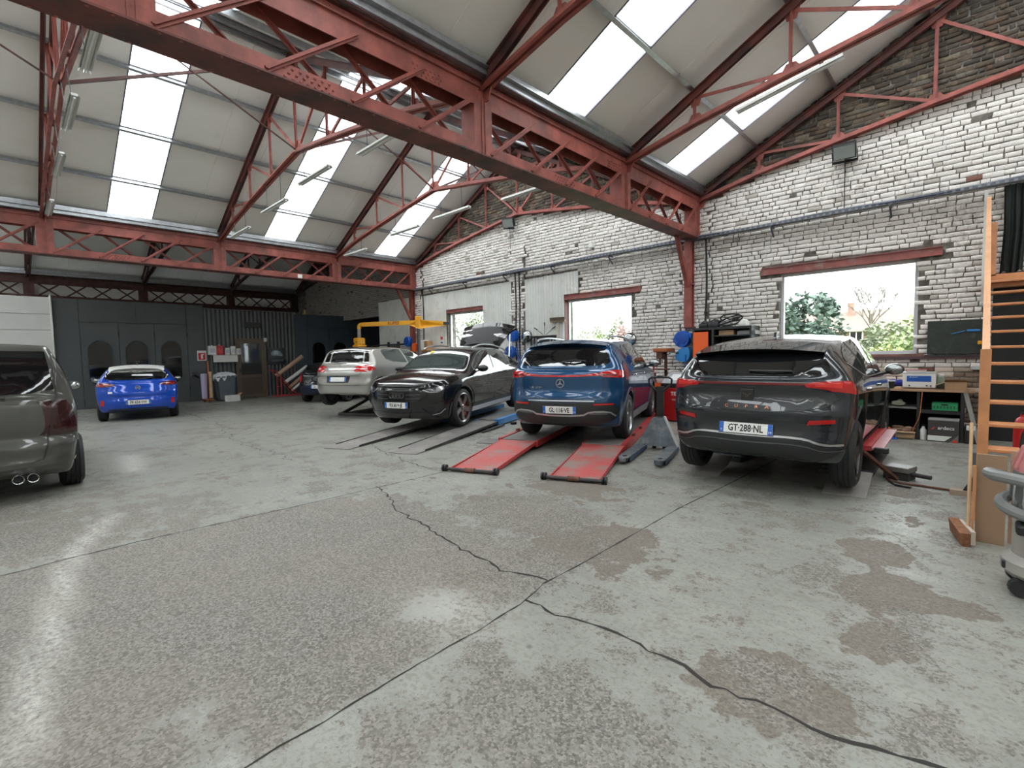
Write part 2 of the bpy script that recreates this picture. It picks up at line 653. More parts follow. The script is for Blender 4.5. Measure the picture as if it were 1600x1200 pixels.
wearv = 0.10 * np.ones_like(X)
for cx, cy, rx, ry, am in [(-2.19, 3.17, .55, .55, .30), (-2.75, 3.3, .5, .45, .26), (-3.47, 3.4, .6, .5, .22), (-0.52, 4.43, .24, .32, .36),
                           (-0.41, 3.67, .28, .3, .38), (-0.31, 3.1, .2, .26, .34), (-0.62, 2.3, .34, .3, .38), (-0.04, 3.77, .16, .16, .3), (-1.55, 5.01, .3, .3, .18),
                           (-2.38, 2.25, .25, .25, .2), (-3.3, 4.4, .9, .75, .22), (-2.29, 2.76, .4, .3, .26), (-0.5, 6.47, .25, .35, .3), (-1.0, 6.2, .4, .4, .15), (-5.6, 3.2, .8, .5, .12),
                           (-9.0, 2.4, 1.2, .5, .10), (-12.0, 3.5, 1.5, .5, .12), (-14.5, 6.5, 1.5, .4, .14), (-7.2, 1.9, .8, .4, .12), (-0.3, 8.6, .6, .9, .13), (-0.5, 5.4, .5, .4, .12)]:
    wearv = np.maximum(wearv, 0.10 + am * blob(cx, cy, rx, ry))
sgm = lambda t: 1 / (1 + np.exp(-t))
rough_v = sgm((X + 5.08) / .10) * sgm((-1.98 - X) / .16) * sgm((2.75 - Yv) / .45) * 1.05
rough_v = np.maximum(rough_v, 0.62 * sgm((-5.05 - X) / .05) * sgm((X + 8.2) / .6) * sgm((1.9 - Yv) / .5))
rough_v = np.maximum(rough_v, 0.50 * sgm((X + 2.0) / .1) * sgm((2.1 - Yv) / .2))
rough_v = np.maximum(rough_v, 0.66 * np.exp(-((X + 3.2) / 1.2) ** 2 - ((Yv - 3.4) / .8) ** 2))
rough_v = np.maximum(rough_v, 0.38 * sgm((X + 2.0) / .1) * np.ones_like(X))
rough_v = np.maximum(rough_v, 0.36 * np.ones_like(X))
rough_v = rough_v - 0.5 * np.exp(-((X + 2.35) / .22) ** 2 - ((Yv - 1.65) / .35) ** 2) - 0.45 * np.exp(-((X + 2.4) / .3) ** 2 - ((Yv - .45) / .3) ** 2)
scuffv = np.maximum(strokes([(-6.18, .68), (-5.73, .49), (-5.3, .32), (-4.69, .21), (-4.11, .14), (-3.67, .08), (-3.08, 0), (-2.66, -.05)], 0.07),
                    strokes([(-9.94, 1.34), (-8.54, 1.18)], 0.12))
scuffv = np.maximum(scuffv, 0.6 * blob(-2.29, 1.75, .35, .2))
darkv = np.maximum.reduce([0.75 * blob(-1.75, 6.6, .75, 1.0), 0.55 * blob(-9.2, 7.4, 1.2, 1.7), 0.5 * blob(-5.0, 7.2, .8, 1.4), 0.4 * blob(-13.6, 6.6, 1.4, 1.0), 0.35 * blob(-0.75, 7.3, .5, .5)])  # soft dark blotches, mostly under the parked cars
for nm, val in (('wear', wearv), ('rough', rough_v), ('scuff', scuffv), ('oil', darkv)):
    atr = fme.attributes.new(nm, 'FLOAT', 'POINT')
    atr.data.foreach_set('value', val.astype(np.float32))
fme.materials.append(FLOORM)
floor = struct(link('floor', fme), 'worn grey painted concrete floor with cracks and bare patches')
CRACKM = mat('crack_dirt', (0.025, 0.022, 0.02), 0.9)


def crack(pts, w0, seed, jit=0.03, straight=False):
    r = random.Random(seed)
    P = []
    for (ax, ay), (bx, by) in zip(pts, pts[1:]):
        n = max(2, int(math.hypot(bx - ax, by - ay) / 0.06))
        for i in range(n):
            t = i / n
            P.append([ax + (bx - ax) * t, ay + (by - ay) * t])
    P.append(list(pts[-1]))
    dr = 0.0
    vs, fs = [], []
    for i, p in enumerate(P):
        q = P[min(i + 1, len(P) - 1)]
        o = P[max(i - 1, 0)]
        tx, ty = q[0] - o[0], q[1] - o[1]
        l = math.hypot(tx, ty) + 1e-9
        nx_, ny_ = -ty / l, tx / l
        if not straight:
            dr = 0.75 * dr + r.uniform(-jit, jit)
        w = w0 * r.uniform(0.35, 1.3) / 2
        vs += [(p[0] + nx_ * (dr + w), p[1] + ny_ * (dr + w), 0.0012), (p[0] + nx_ * (dr - w), p[1] + ny_ * (dr - w), 0.0012)]
        if i:
            k = 2 * i
            fs.append((k - 2, k - 1, k + 1, k))
    MB().add(vs, fs).build('crack', CRACKM, floor)


crack([(-5.09, 2.97), (-4.57, 2.8), (-4.16, 2.66), (-3.81, 2.54), (-3.24, 2.47), (-2.83, 2.41), (-2.4, 2.33), (-2.05, 2.4)], 0.020, 1)
crack([(-2.05, 2.4), (-2.04, 2.75), (-2.05, 3.47), (-2.07, 4.44), (-2.04, 5.33), (-2.01, 6.5), (-2.0, 9.5)], 0.014, 2, straight=True)
crack([(-2.0, 2.17), (-1.82, 2.18), (-1.6, 2.17), (-1.38, 2.2), (-1.18, 2.17), (-1.0, 2.16), (-0.84, 2.12), (-0.66, 2.15), (-0.38, 2.15), (-0.1, 2.2), (0.6, 2.25)], 0.020, 3)
crack([(-5.05, -4.0), (-5.06, -0.1), (-5.1, 0.72), (-5.05, 1.84), (-5.05, 3.4), (-5.05, 3.9)], 0.016, 4, 0.008)
crack([(-8.09, 4.55), (-7.22, 4.23), (-6.75, 4.13), (-5.91, 3.98), (-5.1, 3.94)], 0.014, 5)
crack([(-13.5, 3.55), (-11.8, 3.2), (-9.99, 2.92), (-8.49, 2.96), (-7.44, 2.86)], 0.018, 6, 0.05)
crack([(-2.05, 2.4), (-1.97, 2.1), (-1.96, 1.28), (-1.94, 0.6), (-1.95, -2)], 0.012, 7, 0.006)
crack([(-8.15, 4.4), (-8.12, 2.5), (-8.1, 0.4), (-8.1, -4)], 0.008, 8, 0.006)
crack([(-11.2, 5.0), (-11.2, -4)], 0.008, 9, 0.006)
crack([(-19.7, 3.4), (-17, 3.6), (-14.2, 3.5), (-13.5, 3.55)], 0.02, 10, 0.05)

# ------------------------------------------------------------------ brick wall with gables
def attr_mat(name, dirt_col, dirt_pos, rough=0.8, stain=None):
    m, nt, b, lk = node_mat(name)
    tc = nt.nodes.new('ShaderNodeTexCoord').outputs['Object']
    a = nt.nodes.new('ShaderNodeAttribute')
    a.attribute_name = 'tone'
    n1 = noise(nt, tc, 14, 8, 0.7)
    n2 = noise(nt, tc, 0.7, 6, 0.65)
    n3 = noise(nt, tc, 55, 4, 0.6)
    s = math_n(nt, 'ADD', math_n(nt, 'MULTIPLY', n1, 0.55), math_n(nt, 'MULTIPLY', n2, 0.45))
    f = ramp(nt, s, dirt_pos)
    c = mixc(nt, f, a.outputs['Color'], dirt_col)
    c = mixc(nt, math_n(nt, 'MULTIPLY', ramp(nt, n3, [(0.52, G1), (0.66, G2)]), 0.35), c, dirt_col)
    lk.new(c, b.inputs['Base Color'])
    b.inputs['Roughness'].default_value = rough
    bp = nt.nodes.new('ShaderNodeBump')
    bp.inputs['Strength'].default_value = 0.5
    bp.inputs['Distance'].default_value = 0.008
    lk.new(n3, bp.inputs['Height'])
    lk.new(bp.outputs[0], b.inputs['Normal'])
    return m


BRICKM = attr_mat('whitewashed_brick', (0.30, 0.275, 0.245), [(0.545, G1), (0.68, G2)])
STONEM = attr_mat('bare_brown_masonry', (0.045, 0.036, 0.028), [(0.46, G1), (0.62, G2)], 0.9)
MORTAR = mat('grey_mortar', (0.19, 0.175, 0.155), 0.9, var=0.4, vs=9, dirt=(0.07, 0.06, 0.05), dirt_amt=0.5, ds=5, bump=0.5, bs=45)

OPEN = [(x0, x1, z0, z1) for x0, x1, z0, z1 in WINDOWS] + [(-27, -18.15, -0.1, 3.25)]


def wall_grid(xs, zs, holes, y0, y1, mb):
    xs = sorted(set(xs))
    zs = sorted(set(zs))
    for i in range(len(xs) - 1):
        for j in range(len(zs) - 1):
            cx, cz = (xs[i] + xs[i + 1]) / 2, (zs[j] + zs[j + 1]) / 2
            if any(h[0] < cx < h[1] and h[2] < cz < h[3] for h in holes):
                continue
            mb.bb(xs[i], xs[i + 1], y0, y1, zs[j], zs[j + 1])


mb = MB()
xs = [-26.7, 6.5] + [v for h in OPEN for v in h[:2] if v > -26.7]
zs = [0, 7.8] + [v for h in OPEN for v in h[2:] if v > 0]
wall_grid(xs, zs, OPEN, WY, WY + 0.36, mb)
wall_brick = struct(mb.build('wall_brick', MORTAR), 'tall whitewashed brick gable wall behind the cars')


def chord_z(x):                         # lower chord of the gable trusses: above it the masonry is bare
    d = min(abs(x - g) for g in XG)
    return float(np.interp(d, [0, 0.3, 1.355, 2.71, 4.065, 5.42], [4.70, 4.80, 5.08, 5.30, 5.48, 5.64]))


def roof_z(x):
    d = min(abs(x - g) for g in XG)
    return zpur(d) + 0.12


SHEETS = [(-15.12, -13.70, 0, 3.77), (-13.70, -11.76, 3.15, 3.77), (-11.76, -10.49, 0, 3.77), (-9.93, -8.47, 0, 3.77), (-8.47, -7.97, 3.17, 3.77), (-18.15, -15.75, 0, 3.80)]
LINTELS = [(-13.85, -11.72, 3.03, 3.15), (-8.58, -6.08, 3.02, 3.16), (-3.32, -0.50, 3.05, 3.20)]
PIERS = [(-10.49, -9.93, 0.07), (-5.08, -4.40, 0.05), (-15.75, -15.12, 0.06)]
BRX0, BRX1 = -25.2, 1.6
bricks = []          # (x0, x1, z0, z1, y, tone, kind)


def covered(x0, x1, z0, z1):
    cx, cz = (x0 + x1) / 2, (z0 + z1) / 2
    for h in OPEN + SHEETS + LINTELS:
        if h[0] - 0.03 < cx < h[1] + 0.03 and h[2] - 0.03 < cz < h[3] + 0.03:
            return True
    return False


rb = random.Random(3)
z = 0.0
row = 0
while z < 7.75:
    hgt_ = 0.083 + rb.uniform(-0.006, 0.006)
    x = BRX0 - rb.uniform(0, 0.2)
    while x < BRX1:
        bare = z > chord_z(x + 0.1)
        if z > roof_z(x + 0.1) or z > 5.9 and not bare:
            x += 0.23
            continue
        if bare:
            w = rb.choice([0.09, 0.14, 0.2, 0.26]) * rb.uniform(0.8, 1.2)
            tone = rb.choice([(.085, .062, .042), (.11, .078, .05), (.06, .046, .036), (.14, .10, .065), (.075, .05, .036), (.19, .15, .10), (.10, .085, .068), (.13, .07, .045)])
            k = rb.uniform(0.7, 1.25)
        else:
            w = (0.222 if rb.random() < 0.62 else 0.122) * rb.uniform(0.86, 1.12)
            base = rb.uniform(0.70, 0.84)
            tone = (base, base * 0.955, base * 0.905)
            u = rb.random()
            k = 1.0
            if u < 0.003:
                tone = (0.20, 0.085, 0.055)
            elif u < 0.03:
                tone = (0.46, 0.43, 0.38)
            if x < -15.6:                      # the dirty bay over the spray booths
                tone = tuple(c * 0.42 for c in tone)
            if z < 1.15 and x > -5:
                tone = (tone[0] * 0.80, tone[1] * 0.72, tone[2] * 0.66)
                if x > -0.55 and rb.random() < 0.8:
                    tone = (0.17, 0.125, 0.09)
        tone = tuple(c * k for c in tone)
        x1 = x + w
        if not covered(x, x1, z, z + hgt_):
            yy = WY
            for p0, p1, dp in PIERS:
                if p0 - 0.02 < (x + x1) / 2 < p1 + 0.02 and z < 4.7:
                    yy = WY - dp
            if not (rb.random() < 0.006 and not bare):
                bricks.append((x, x1, z, z + hgt_, yy, tone, bare))
        x = x1 + (0.0 if not bare else 0.0)
    z += hgt_ + 0.0
    row += 1


def brick_geo(b, r):
    x0, x1, z0, z1, yy, tone, bare = b
    g = 0.0045 if not bare else 0.006
    j = 0.009 if not bare else 0.011
    dp = r.uniform(0.006, 0.020) if not bare else r.uniform(0.004, 0.035)
    bv = 0.016
    P = []
    for cx, cz, sx, sz in ((x0, z0, 1, 1), (x1, z0, -1, 1), (x1, z1, -1, -1), (x0, z1, 1, -1)):
        P.append((cx + sx * g + r.uniform(-j, j), cz + sz * g + r.uniform(-j, j) * .7, sx, sz))
    vs = [(p[0], yy + 0.004, p[1]) for p in P]
    vs += [(p[0] + p[2] * 0.003, yy - dp * 0.55, p[1] + p[3] * 0.003) for p in P]
    vs += [(p[0] + p[2] * bv, yy - dp - r.uniform(0, 0.004), p[1] + p[3] * bv) for p in P]
    fs = []
    for k in (0, 4):
        for i in range(4):
            l = (i + 1) % 4
            fs.append((k + i, k + l, k + 4 + l, k + 4 + i))
    fs.append((8, 9, 10, 11))
    return vs, fs


def brick_mesh(lst, name, m, origin=None):
    V, F, T = [], [], []
    for b in lst:
        vs, fs = brick_geo(b, rb)
        n = len(V)
        if origin:
            vs = [(p[0] - origin[0], p[1] - origin[1], p[2] - origin[2]) for p in vs]
        V += vs
        F += [tuple(i + n for i in q) for q in fs]
        T += [(*b[5], 1.0)] * 12
    me = bpy.data.meshes.new(name)
    me.from_pydata(V, [], F)
    at_ = me.attributes.new('tone', 'FLOAT_COLOR', 'POINT')
    at_.data.foreach_set('color', np.array(T, dtype=np.float32).ravel())
    me.materials.append(m)
    me.shade_smooth()
    return me


def nearness(b):
    x = (b[0] + b[1]) / 2
    zc = (b[2] + b[3]) / 2
    if x > 0.45 or (zc < 1.3):
        return 99
    return abs(x + 0.5) + 0.15 * abs(zc - 3.6)


white = sorted([b for b in bricks if not b[6]], key=nearness)
near, rest = white[:300], white[300:]
for b in near:
    o = link('brick', brick_mesh([b], 'brick', BRICKM), wall_brick)
tag(link('brickwork', brick_mesh(rest, 'brickwork', BRICKM), wall_brick), kind='stuff')
tag(link('bare_masonry', brick_mesh([b for b in bricks if b[6]], 'bare_masonry', STONEM), wall_brick), kind='stuff')
for p0, p1, dp in PIERS:
    MB().bb(p0, p1, WY - dp + 0.001, WY + 0.01, 0, 4.7).build('pier', MORTAR, wall_brick)

# ------------------------------------------------------------------ other walls
PLASTER = mat('pale_plaster', (0.56, 0.55, 0.51), 0.8, var=0.06, vs=2, dirt=(0.4, 0.38, 0.34), dirt_amt=-0.3, ds=1.2)
struct(MB().bb(-27.1, -26.78, Y0, 14, 0, 7.8).build('wall_back', PLASTER), 'pale end wall behind the dark spray booths')
struct(MB().bb(6.35, 6.6, Y0, WY, 0, 7.8).build('wall_right', PLASTER), 'pale plaster side wall')
struct(MB().bb(-26.9, 6.6, Y0 - 0.3, Y0, 0, 7.8).build('wall_front', PLASTER), 'pale plaster wall across the hall')
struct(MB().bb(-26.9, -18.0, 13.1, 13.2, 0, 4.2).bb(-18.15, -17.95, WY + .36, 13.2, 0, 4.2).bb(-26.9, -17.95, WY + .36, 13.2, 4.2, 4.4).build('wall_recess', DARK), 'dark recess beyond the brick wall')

# ------------------------------------------------------------------ window frames, panes, lintels
GLASS = bpy.data.materials.new('window_glass')
GLASS.use_nodes = True
nt = GLASS.node_tree
nt.nodes.remove(nt.nodes['Principled BSDF'])
tr = nt.nodes.new('ShaderNodeBsdfTransparent')
tr.inputs[0].default_value = (0.93, 0.96, 0.95, 1)
gl = nt.nodes.new('ShaderNodeBsdfGlossy')
gl.inputs['Roughness'].default_value = 0.02
lw = nt.nodes.new('ShaderNodeLayerWeight')
fr = nt.nodes.new('ShaderNodeMapRange')
fr.inputs[3].default_value = 0.02
fr.inputs[4].default_value = 0.45
fr.inputs[1].default_value = 0.45
nt.links.new(lw.outputs['Facing'], fr.inputs[0])
mx = nt.nodes.new('ShaderNodeMixShader')
nt.links.new(fr.outputs[0], mx.inputs[0])
nt.links.new(tr.outputs[0], mx.inputs[1])
nt.links.new(gl.outputs[0], mx.inputs[2])
nt.links.new(mx.outputs[0], nt.nodes['Material Output'].inputs[0])
PVC = mat('pvc_frame', (0.66, 0.66, 0.68), 0.4)
lab = ['leftmost window with bright tangled branches outside', 'middle window over the blue car', 'large window with garden trees outside']
for i, (x0, x1, z0, z1) in enumerate(WINDOWS):
    f = 0.06
    yy = WY + 0.10
    mb = MB().bb(x0, x1, yy, yy + .07, z1 - f, z1).bb(x0, x1, yy, yy + .07, z0, z0 + f).bb(x0, x0 + f, yy, yy + .07, z0 + f, z1 - f).bb(x1 - f, x1, yy, yy + .07, z0 + f, z1 - f)
    w = struct(mb.build('window_%d' % (i + 1), PVC), lab[i])
    MB().bb(x0 + f, x1 - f, yy + .03, yy + .038, z0 + f, z1 - f).build('pane', GLASS, w)
    MB().bb(x0 - .1, x1 + .1, WY - 0.03, yy, z0 - .05, z0).build('sill', mat('worn_red_sill', (0.20, 0.09, 0.07), 0.6, var=.3, vs=6), w)
    l = LINTELS[i]
    t = struct(MB().bb(l[0], l[1], WY - .035, WY + .2, l[2], l[3]).bb(l[0], l[1], WY - .055, WY - .035, l[2], l[2] + .015).bb(l[0], l[1], WY - .055, WY - .035, l[3] - .015, l[3]).build('trim_%d' % (i + 1), mat('lintel_red', (0.27, 0.085, 0.075), 0.6, var=.2, vs=5, dirt=(.35, .3, .28), dirt_amt=-.2, ds=3)), 'red steel lintel over the ' + ['leftmost', 'middle', 'large garden'][i] + ' window')
MB().bb(WINDOWS[1][0] - .02, WINDOWS[1][0] + .03, WY - .05, WY + .1, 0.9, 3.02).build('jamb', REDD, bpy.data.objects['window_2'])

# ------------------------------------------------------------------ corrugated white sheets on the wall
SHEETM = mat('corrugated_white', (0.66, 0.67, 0.635), 0.45, var=0.07, vs=2.5, dirt=(0.42, 0.41, 0.36), dirt_amt=-.2, ds=2)


def corrugated(mb, u0, u1, z0, z1, place, pitch=0.076, depth=0.018):
    n = max(2, int((u1 - u0) / (pitch / 4)))
    vs, fs = [], []
    for i in range(n + 1):
        u = u0 + (u1 - u0) * i / n
        o = depth * (0.5 + 0.5 * math.cos(2 * PI * u / pitch))
        vs += [place(u, o, z0), place(u, o, z1)]
        if i:
            k = 2 * i
            fs.append((k - 2, k, k + 1, k - 1))
    mb.add(vs, fs)


clad = thing('wall_cladding', 'white corrugated metal sheets covering the lower brick wall', 'cladding')
for x0, x1, z0, z1 in SHEETS:
    n = max(1, round((x1 - x0) / 0.9))
    for k in range(n):
        a, b = x0 + (x1 - x0) * k / n, x0 + (x1 - x0) * (k + 1) / n
        m_ = MB()
        corrugated(m_, a, b + .02, z0, z1 + rb.uniform(-.01, .01), lambda u, o, zz, kk=k: (u, WY - .05 - o - .004 * (kk % 2), zz), .105, .032)
        m_.build('corrugated_sheet', SHEETM, clad, smooth=True, ang=80)
m_ = MB().bb(-8.47, -8.44, WY - .08, WY, 0, 3.02).bb(-15.13, -15.10, WY - .08, WY, 0, 3.77)
m_.build('edge_strip', WHITE, clad)
# ------------------------------------------------------------------ roof panels and skylights
SKYM = bpy.data.materials.new('translucent_skylight')
SKYM.use_nodes = True
nt = SKYM.node_tree
nt.nodes.remove(nt.nodes['Principled BSDF'])
tr = nt.nodes.new('ShaderNodeBsdfTransparent')
tr.inputs[0].default_value = (0.88, 0.91, 0.92, 1)
tl = nt.nodes.new('ShaderNodeBsdfTranslucent')
tl.inputs[0].default_value = (0.85, 0.88, 0.88, 1)
df = nt.nodes.new('ShaderNodeBsdfDiffuse')
df.inputs[0].default_value = (0.8, 0.82, 0.82, 1)
m1_ = nt.nodes.new('ShaderNodeMixShader')
m1_.inputs[0].default_value = 0.3
m2_ = nt.nodes.new('ShaderNodeMixShader')
m2_.inputs[0].default_value = 0.12
nt.links.new(tr.outputs[0], m1_.inputs[1])
nt.links.new(tl.outputs[0], m1_.inputs[2])
nt.links.new(m1_.outputs[0], m2_.inputs[1])
nt.links.new(df.outputs[0], m2_.inputs[2])
nt.links.new(m2_.outputs[0], nt.nodes['Material Output'].inputs[0])

bayname = ['dark far bay', 'middle bay', 'near bay']
for gx_, sg, bay in SLOPES:
    side = 'far' if sg > 0 else 'near'
    root = bpy.data.objects.new('ceiling', None)
    COL.objects.link(root)
    struct(root, '%s roof slope of the %s' % (side, bayname[bay]))
    d0, d1 = 0.12, HALF + 0.01
    for k in range(0, 23):
        ya, yb = PY0 + k * PW, PY0 + (k + 1) * PW
        ya = max(ya, Y0 - 0.25)
        yb = min(yb, WY + 0.3)
        sky = k in SKY_K and (bay > 0 or k <= 8)
        c = 0.010 if not sky else 0.003
        zo, th = 0.10, (0.06 if not sky else 0.006)
        vs = []
        for dd in (d0, d1):
            xx, zz = gx_ + sg * dd, zpur(dd) + zo
            vs += [(xx, ya, zz + c), (xx, ya + c, zz), (xx, yb - c, zz), (xx, yb, zz + c), (xx, yb, zz + th + c), (xx, ya, zz + th + c)]
        fs = [(i, (i + 1) % 6, 6 + (i + 1) % 6, 6 + i) for i in range(6)] + [(0, 5, 4, 3, 2, 1), (6, 7, 8, 9, 10, 11)]
        if sky:
            vs = [(gx_ + sg * dd, yy, zpur(dd) + zo + .02) for dd in (d0, d1) for yy in (ya, yb)]
            fs = [(0, 1, 3, 2)]
        MB().add(vs, fs).build('skylight_panel' if sky else 'roof_panel', SKYM if sky else PANEL, root)
        if sky:
            for yy in (ya, yb):
                a, b = gx_ + sg * d0, gx_ + sg * d1
                MB().beam((a, yy, zpur(d0) + zo + .01), (b, yy, zpur(d1) + zo + .01), .025, .03).build('glazing_bar', mat('glazing_bar', (0.16, 0.16, 0.2), 0.5), root)

# ------------------------------------------------------------------ purlins
pm = MB()
pm.bb(-0.03, 0.03, Y0, WY - .02, -0.005, 0.0).bb(-0.004, 0.004, Y0, WY - .02, 0.0, 0.10).bb(-0.03, 0.03, Y0, WY - .02, 0.10, 0.105)
pme = pm.mesh('purlin', GALV)
rank = ['lowest', 'second', 'third', 'topmost']
for gx_, sg, bay in SLOPES:
    if bay == 2 and sg < 0:
        continue
    for k in range(1, 4):
        d = 1.335 * k
        o = link('purlin', pme)
        o.location = (gx_ + sg * d, 0, zpur(d) - 0.01)
        o.rotation_euler = (0, -math.atan(SLOPE) * sg, 0)
        tag(o, '%s galvanised purlin up the %s slope of the %s' % (rank[k - 1], 'far' if sg > 0 else 'near', bayname[bay]), 'purlin', 'galvanised roof purlins')
    d = HALF - 0.12
    o = link('purlin', pme)
    o.location = (gx_ + sg * d, 0, zpur(d) - 0.01)
    tag(o, 'ridge purlin at the top of the %s slope of the %s' % ('far' if sg > 0 else 'near', bayname[bay]), 'purlin', 'galvanised roof purlins')

# ------------------------------------------------------------------ valley girders (riveted lattice)
GZ0, GZ1 = 4.02, 4.95
posts = [-5.9, -2.55] + YT + [10.86]


def girder(gx_, label, m, mdark, last):
    root = thing('lattice_girder', label, 'girder', (gx_, 0, 0), group='valley girders')
    ya, yb = -7.5, 10.97
    b = MB()
    b.bb(-.17, .17, ya, yb, GZ0, GZ0 + .018)
    b.build('bottom_flange', mdark, root)
    for s_ in (-1, 1):
        MB().bb(s_ * .115 - .006, s_ * .115 + .006, ya, yb, GZ0 + .018, GZ0 + .17).build('bottom_chord_plate', m, root)
        MB().bb(s_ * .115 - .006, s_ * .115 + .006, ya, yb, GZ1 - .32, GZ1 - .018).bb(s_ * .11 - .04, s_ * .11 + .04, ya, yb, GZ1 - .10, GZ1 - .088).build('top_chord_plate', m, root)
    MB().bb(-.17, .17, ya, yb, GZ1 - .018, GZ1).build('top_flange', mdark, root)
    # posts at the trusses
    pmesh = MB().bb(-.10, .10, -.15, -.138, GZ0 + .018, GZ1 - .018).bb(-.10, .10, .138, .15, GZ0 + .018, GZ1 - .018)
    pmesh.bb(.100, .122, -.15, .15, GZ0 + .018, GZ1 + .02).bb(-.122, -.10, -.15, .15, GZ0 + .018, GZ1 + .02)
    pmesh.bb(-.135, .135, -.035, -.020, GZ0 + .018, GZ1).bb(-.135, .135, .020, .035, GZ0 + .018, GZ1)
    pme_ = pmesh.mesh('post', m)
    for y in posts:
        link('post', pme_, root, (0, y if y < 10.5 else 10.82, 0))
    za, zb_ = GZ0 + .05, GZ1 - .20
    dia = {}
    for (y0_, y1_) in zip(posts, posts[1:]):
        n = 4
        p = (y1_ - y0_ - 0.3) / n
        for k in range(n):
            a = y0_ + .15 + k * p
            key = round(p, 3)
            if key not in dia:
                near_ = MB().beam((.128, -.02, za), (.128, p + .06, zb_), .014, .055, (0, 0, 1)).beam((.142, -.02, za), (.142, p + .06, zb_), .03, .012, (0, 0, 1)).mesh('lattice_bar', m)
                far_ = MB().beam((-.128, p + .06, za), (-.128, -.02, zb_), .014, .055, (0, 0, 1)).beam((-.10, p + .06, za), (-.10, -.02, zb_), .03, .012, (0, 0, 1)).mesh('lattice_bar', m)
                dia[key] = (near_, far_)
            link('lattice_bar', dia[key][0], root, (0, a, 0))
            link('lattice_bar', dia[key][1], root, (0, a, 0))
    # rivets
    rv = MB()
    for y in np.arange(ya + .2, yb, 0.14):
        for s_ in (-1, 1):
            rv.ball((s_ * .145, y, GZ0 - .002), (.013, .013, .008), 6, 4)
            rv.ball((s_ * .124, y, GZ1 - .045), (.008, .012, .012), 6, 4)
    for cy in (1.9, 5.8, 9.0):
        for a in range(7):
            for c in range(3):
                rv.ball((.124, cy + a * .07 + (c % 2) * .035, GZ0 + .05 + c * .042), (.010, .014, .014), 6, 4)
                rv.ball((.124, cy + 1.4 + a * .06 + (c % 2) * .03, GZ1 - .29 + c * .045), (.010, .014, .014), 6, 4)
    tag(rv.build('rivets', m, root, smooth=True, ang=80), kind='stuff')
    # valley gutter on top
    g = MB().bb(-.24, -.20, ya - 1.4, yb, GZ1, GZ1 + .13).bb(.20, .24, ya - 1.4, yb, GZ1, GZ1 + .13).bb(-.24, .24, ya - 1.4, yb, GZ1 + .002, GZ1 + .012)
    g.bb(-.30, -.24, ya - 1.4, yb, GZ1 + .085, GZ1 + .10).bb(.24, .30, ya - 1.4, yb, GZ1 + .085, GZ1 + .10)
    g.bb(-.24, .24, ya - 1.4, yb, GZ1 + .13, GZ1 + .20)
    g.build('gutter', GALV, root)
    return root


girder(XG[2], 'heavy red riveted lattice girder crossing above the cars', RED, REDD, True)
girder(XG[1], 'farther red lattice girder in front of the spray booths', RED, REDD, False)
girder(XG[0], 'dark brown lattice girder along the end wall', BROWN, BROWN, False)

# ------------------------------------------------------------------ roof trusses
TZ = [4.86, 5.14, 5.36, 5.56, 5.74]


def truss_parts(m, md, gable):
    """list of (name, mesh, material) in truss-local coordinates, x from the ridge axis"""
    out = []
    off = -0.10

    def tz(d):
        return zpur(d) + off
    D = [0.12] + [1.355 * k for k in range(1, 5)]
    for s_ in (-1, 1):
        xx = [s_ * (D[k] - HALF) for k in range(5)]
        xx[4] = 0.0
        top = [tz(D[k]) for k in range(5)]
        b = MB()
        for o in (-.03, .03):
            b.beam((xx[0], o, top[0]), (xx[4], o, top[4]), .012, .11).beam((xx[0], o * 2, top[0] + .05), (xx[4], o * 2, top[4] + .05), .05, .012)
        out.append(('top_chord', b.mesh('top_chord', md)))
        b = MB()
        for k in range(4):
            for o in (-.025, .025):
                b.beam((xx[k], o, TZ[k]), (xx[k + 1], o, TZ[k + 1]), .012, .085).beam((xx[k], o * 2, TZ[k] - .036), (xx[k + 1], o * 2, TZ[k + 1] - .036), .045, .012)
        out.append(('bottom_chord', b.mesh('bottom_chord', m)))
        for k in range(1, 5):
            if k == 4 and s_ > 0:
                continue
            b = MB().beam((xx[k], 0, TZ[k]), (xx[k], 0, top[k]), .055, .012, (1, 0, 0)).beam((xx[k], 0, TZ[k]), (xx[k], 0, top[k]), .012, .05, (1, 0, 0))
            out.append(('vertical_strut', b.mesh('vertical_strut', m)))
        for k in range(1, 4):
            b = MB().beam((xx[k], .02, top[k] - .03), (xx[k + 1], .02, TZ[k + 1] + .02), .012, .05).beam((xx[k], .04, top[k] - .03), (xx[k + 1], .04, TZ[k + 1] + .02), .045, .010)
            out.append(('diagonal_strut', b.mesh('diagonal_strut', m)))
        def gus(poly, x, z_, th):
            out.append(('gusset', MB().prism(poly, th, frame((x, .018, z_), (1, 0, 0), (0, 0, 1))).mesh('gusset', m)))
        for k in range(1, 4):
            gus([(-.16, -.03), (.16, .02 * s_), (.06, .14), (-.06, .14)], xx[k], TZ[k], -.012)
            gus([(-.06, -.16), (.06, -.16), (.12, .03), (-.12, .03)], xx[k], top[k], -.012)
        gus([(-.10, -.25), (.10, -.25), (.22, .1), (-.22, .1)], xx[0] - s_ * .02, tz(.15), -.02)
    gus([(-.28, -.05), (.28, -.05), (.12, .2), (-.12, .2)], 0, TZ[4], -.016)
    gus([(-.1, -.3), (.1, -.3), (.3, .0), (0, .12), (-.3, 0)], 0, tz(HALF), -.016)
    return out


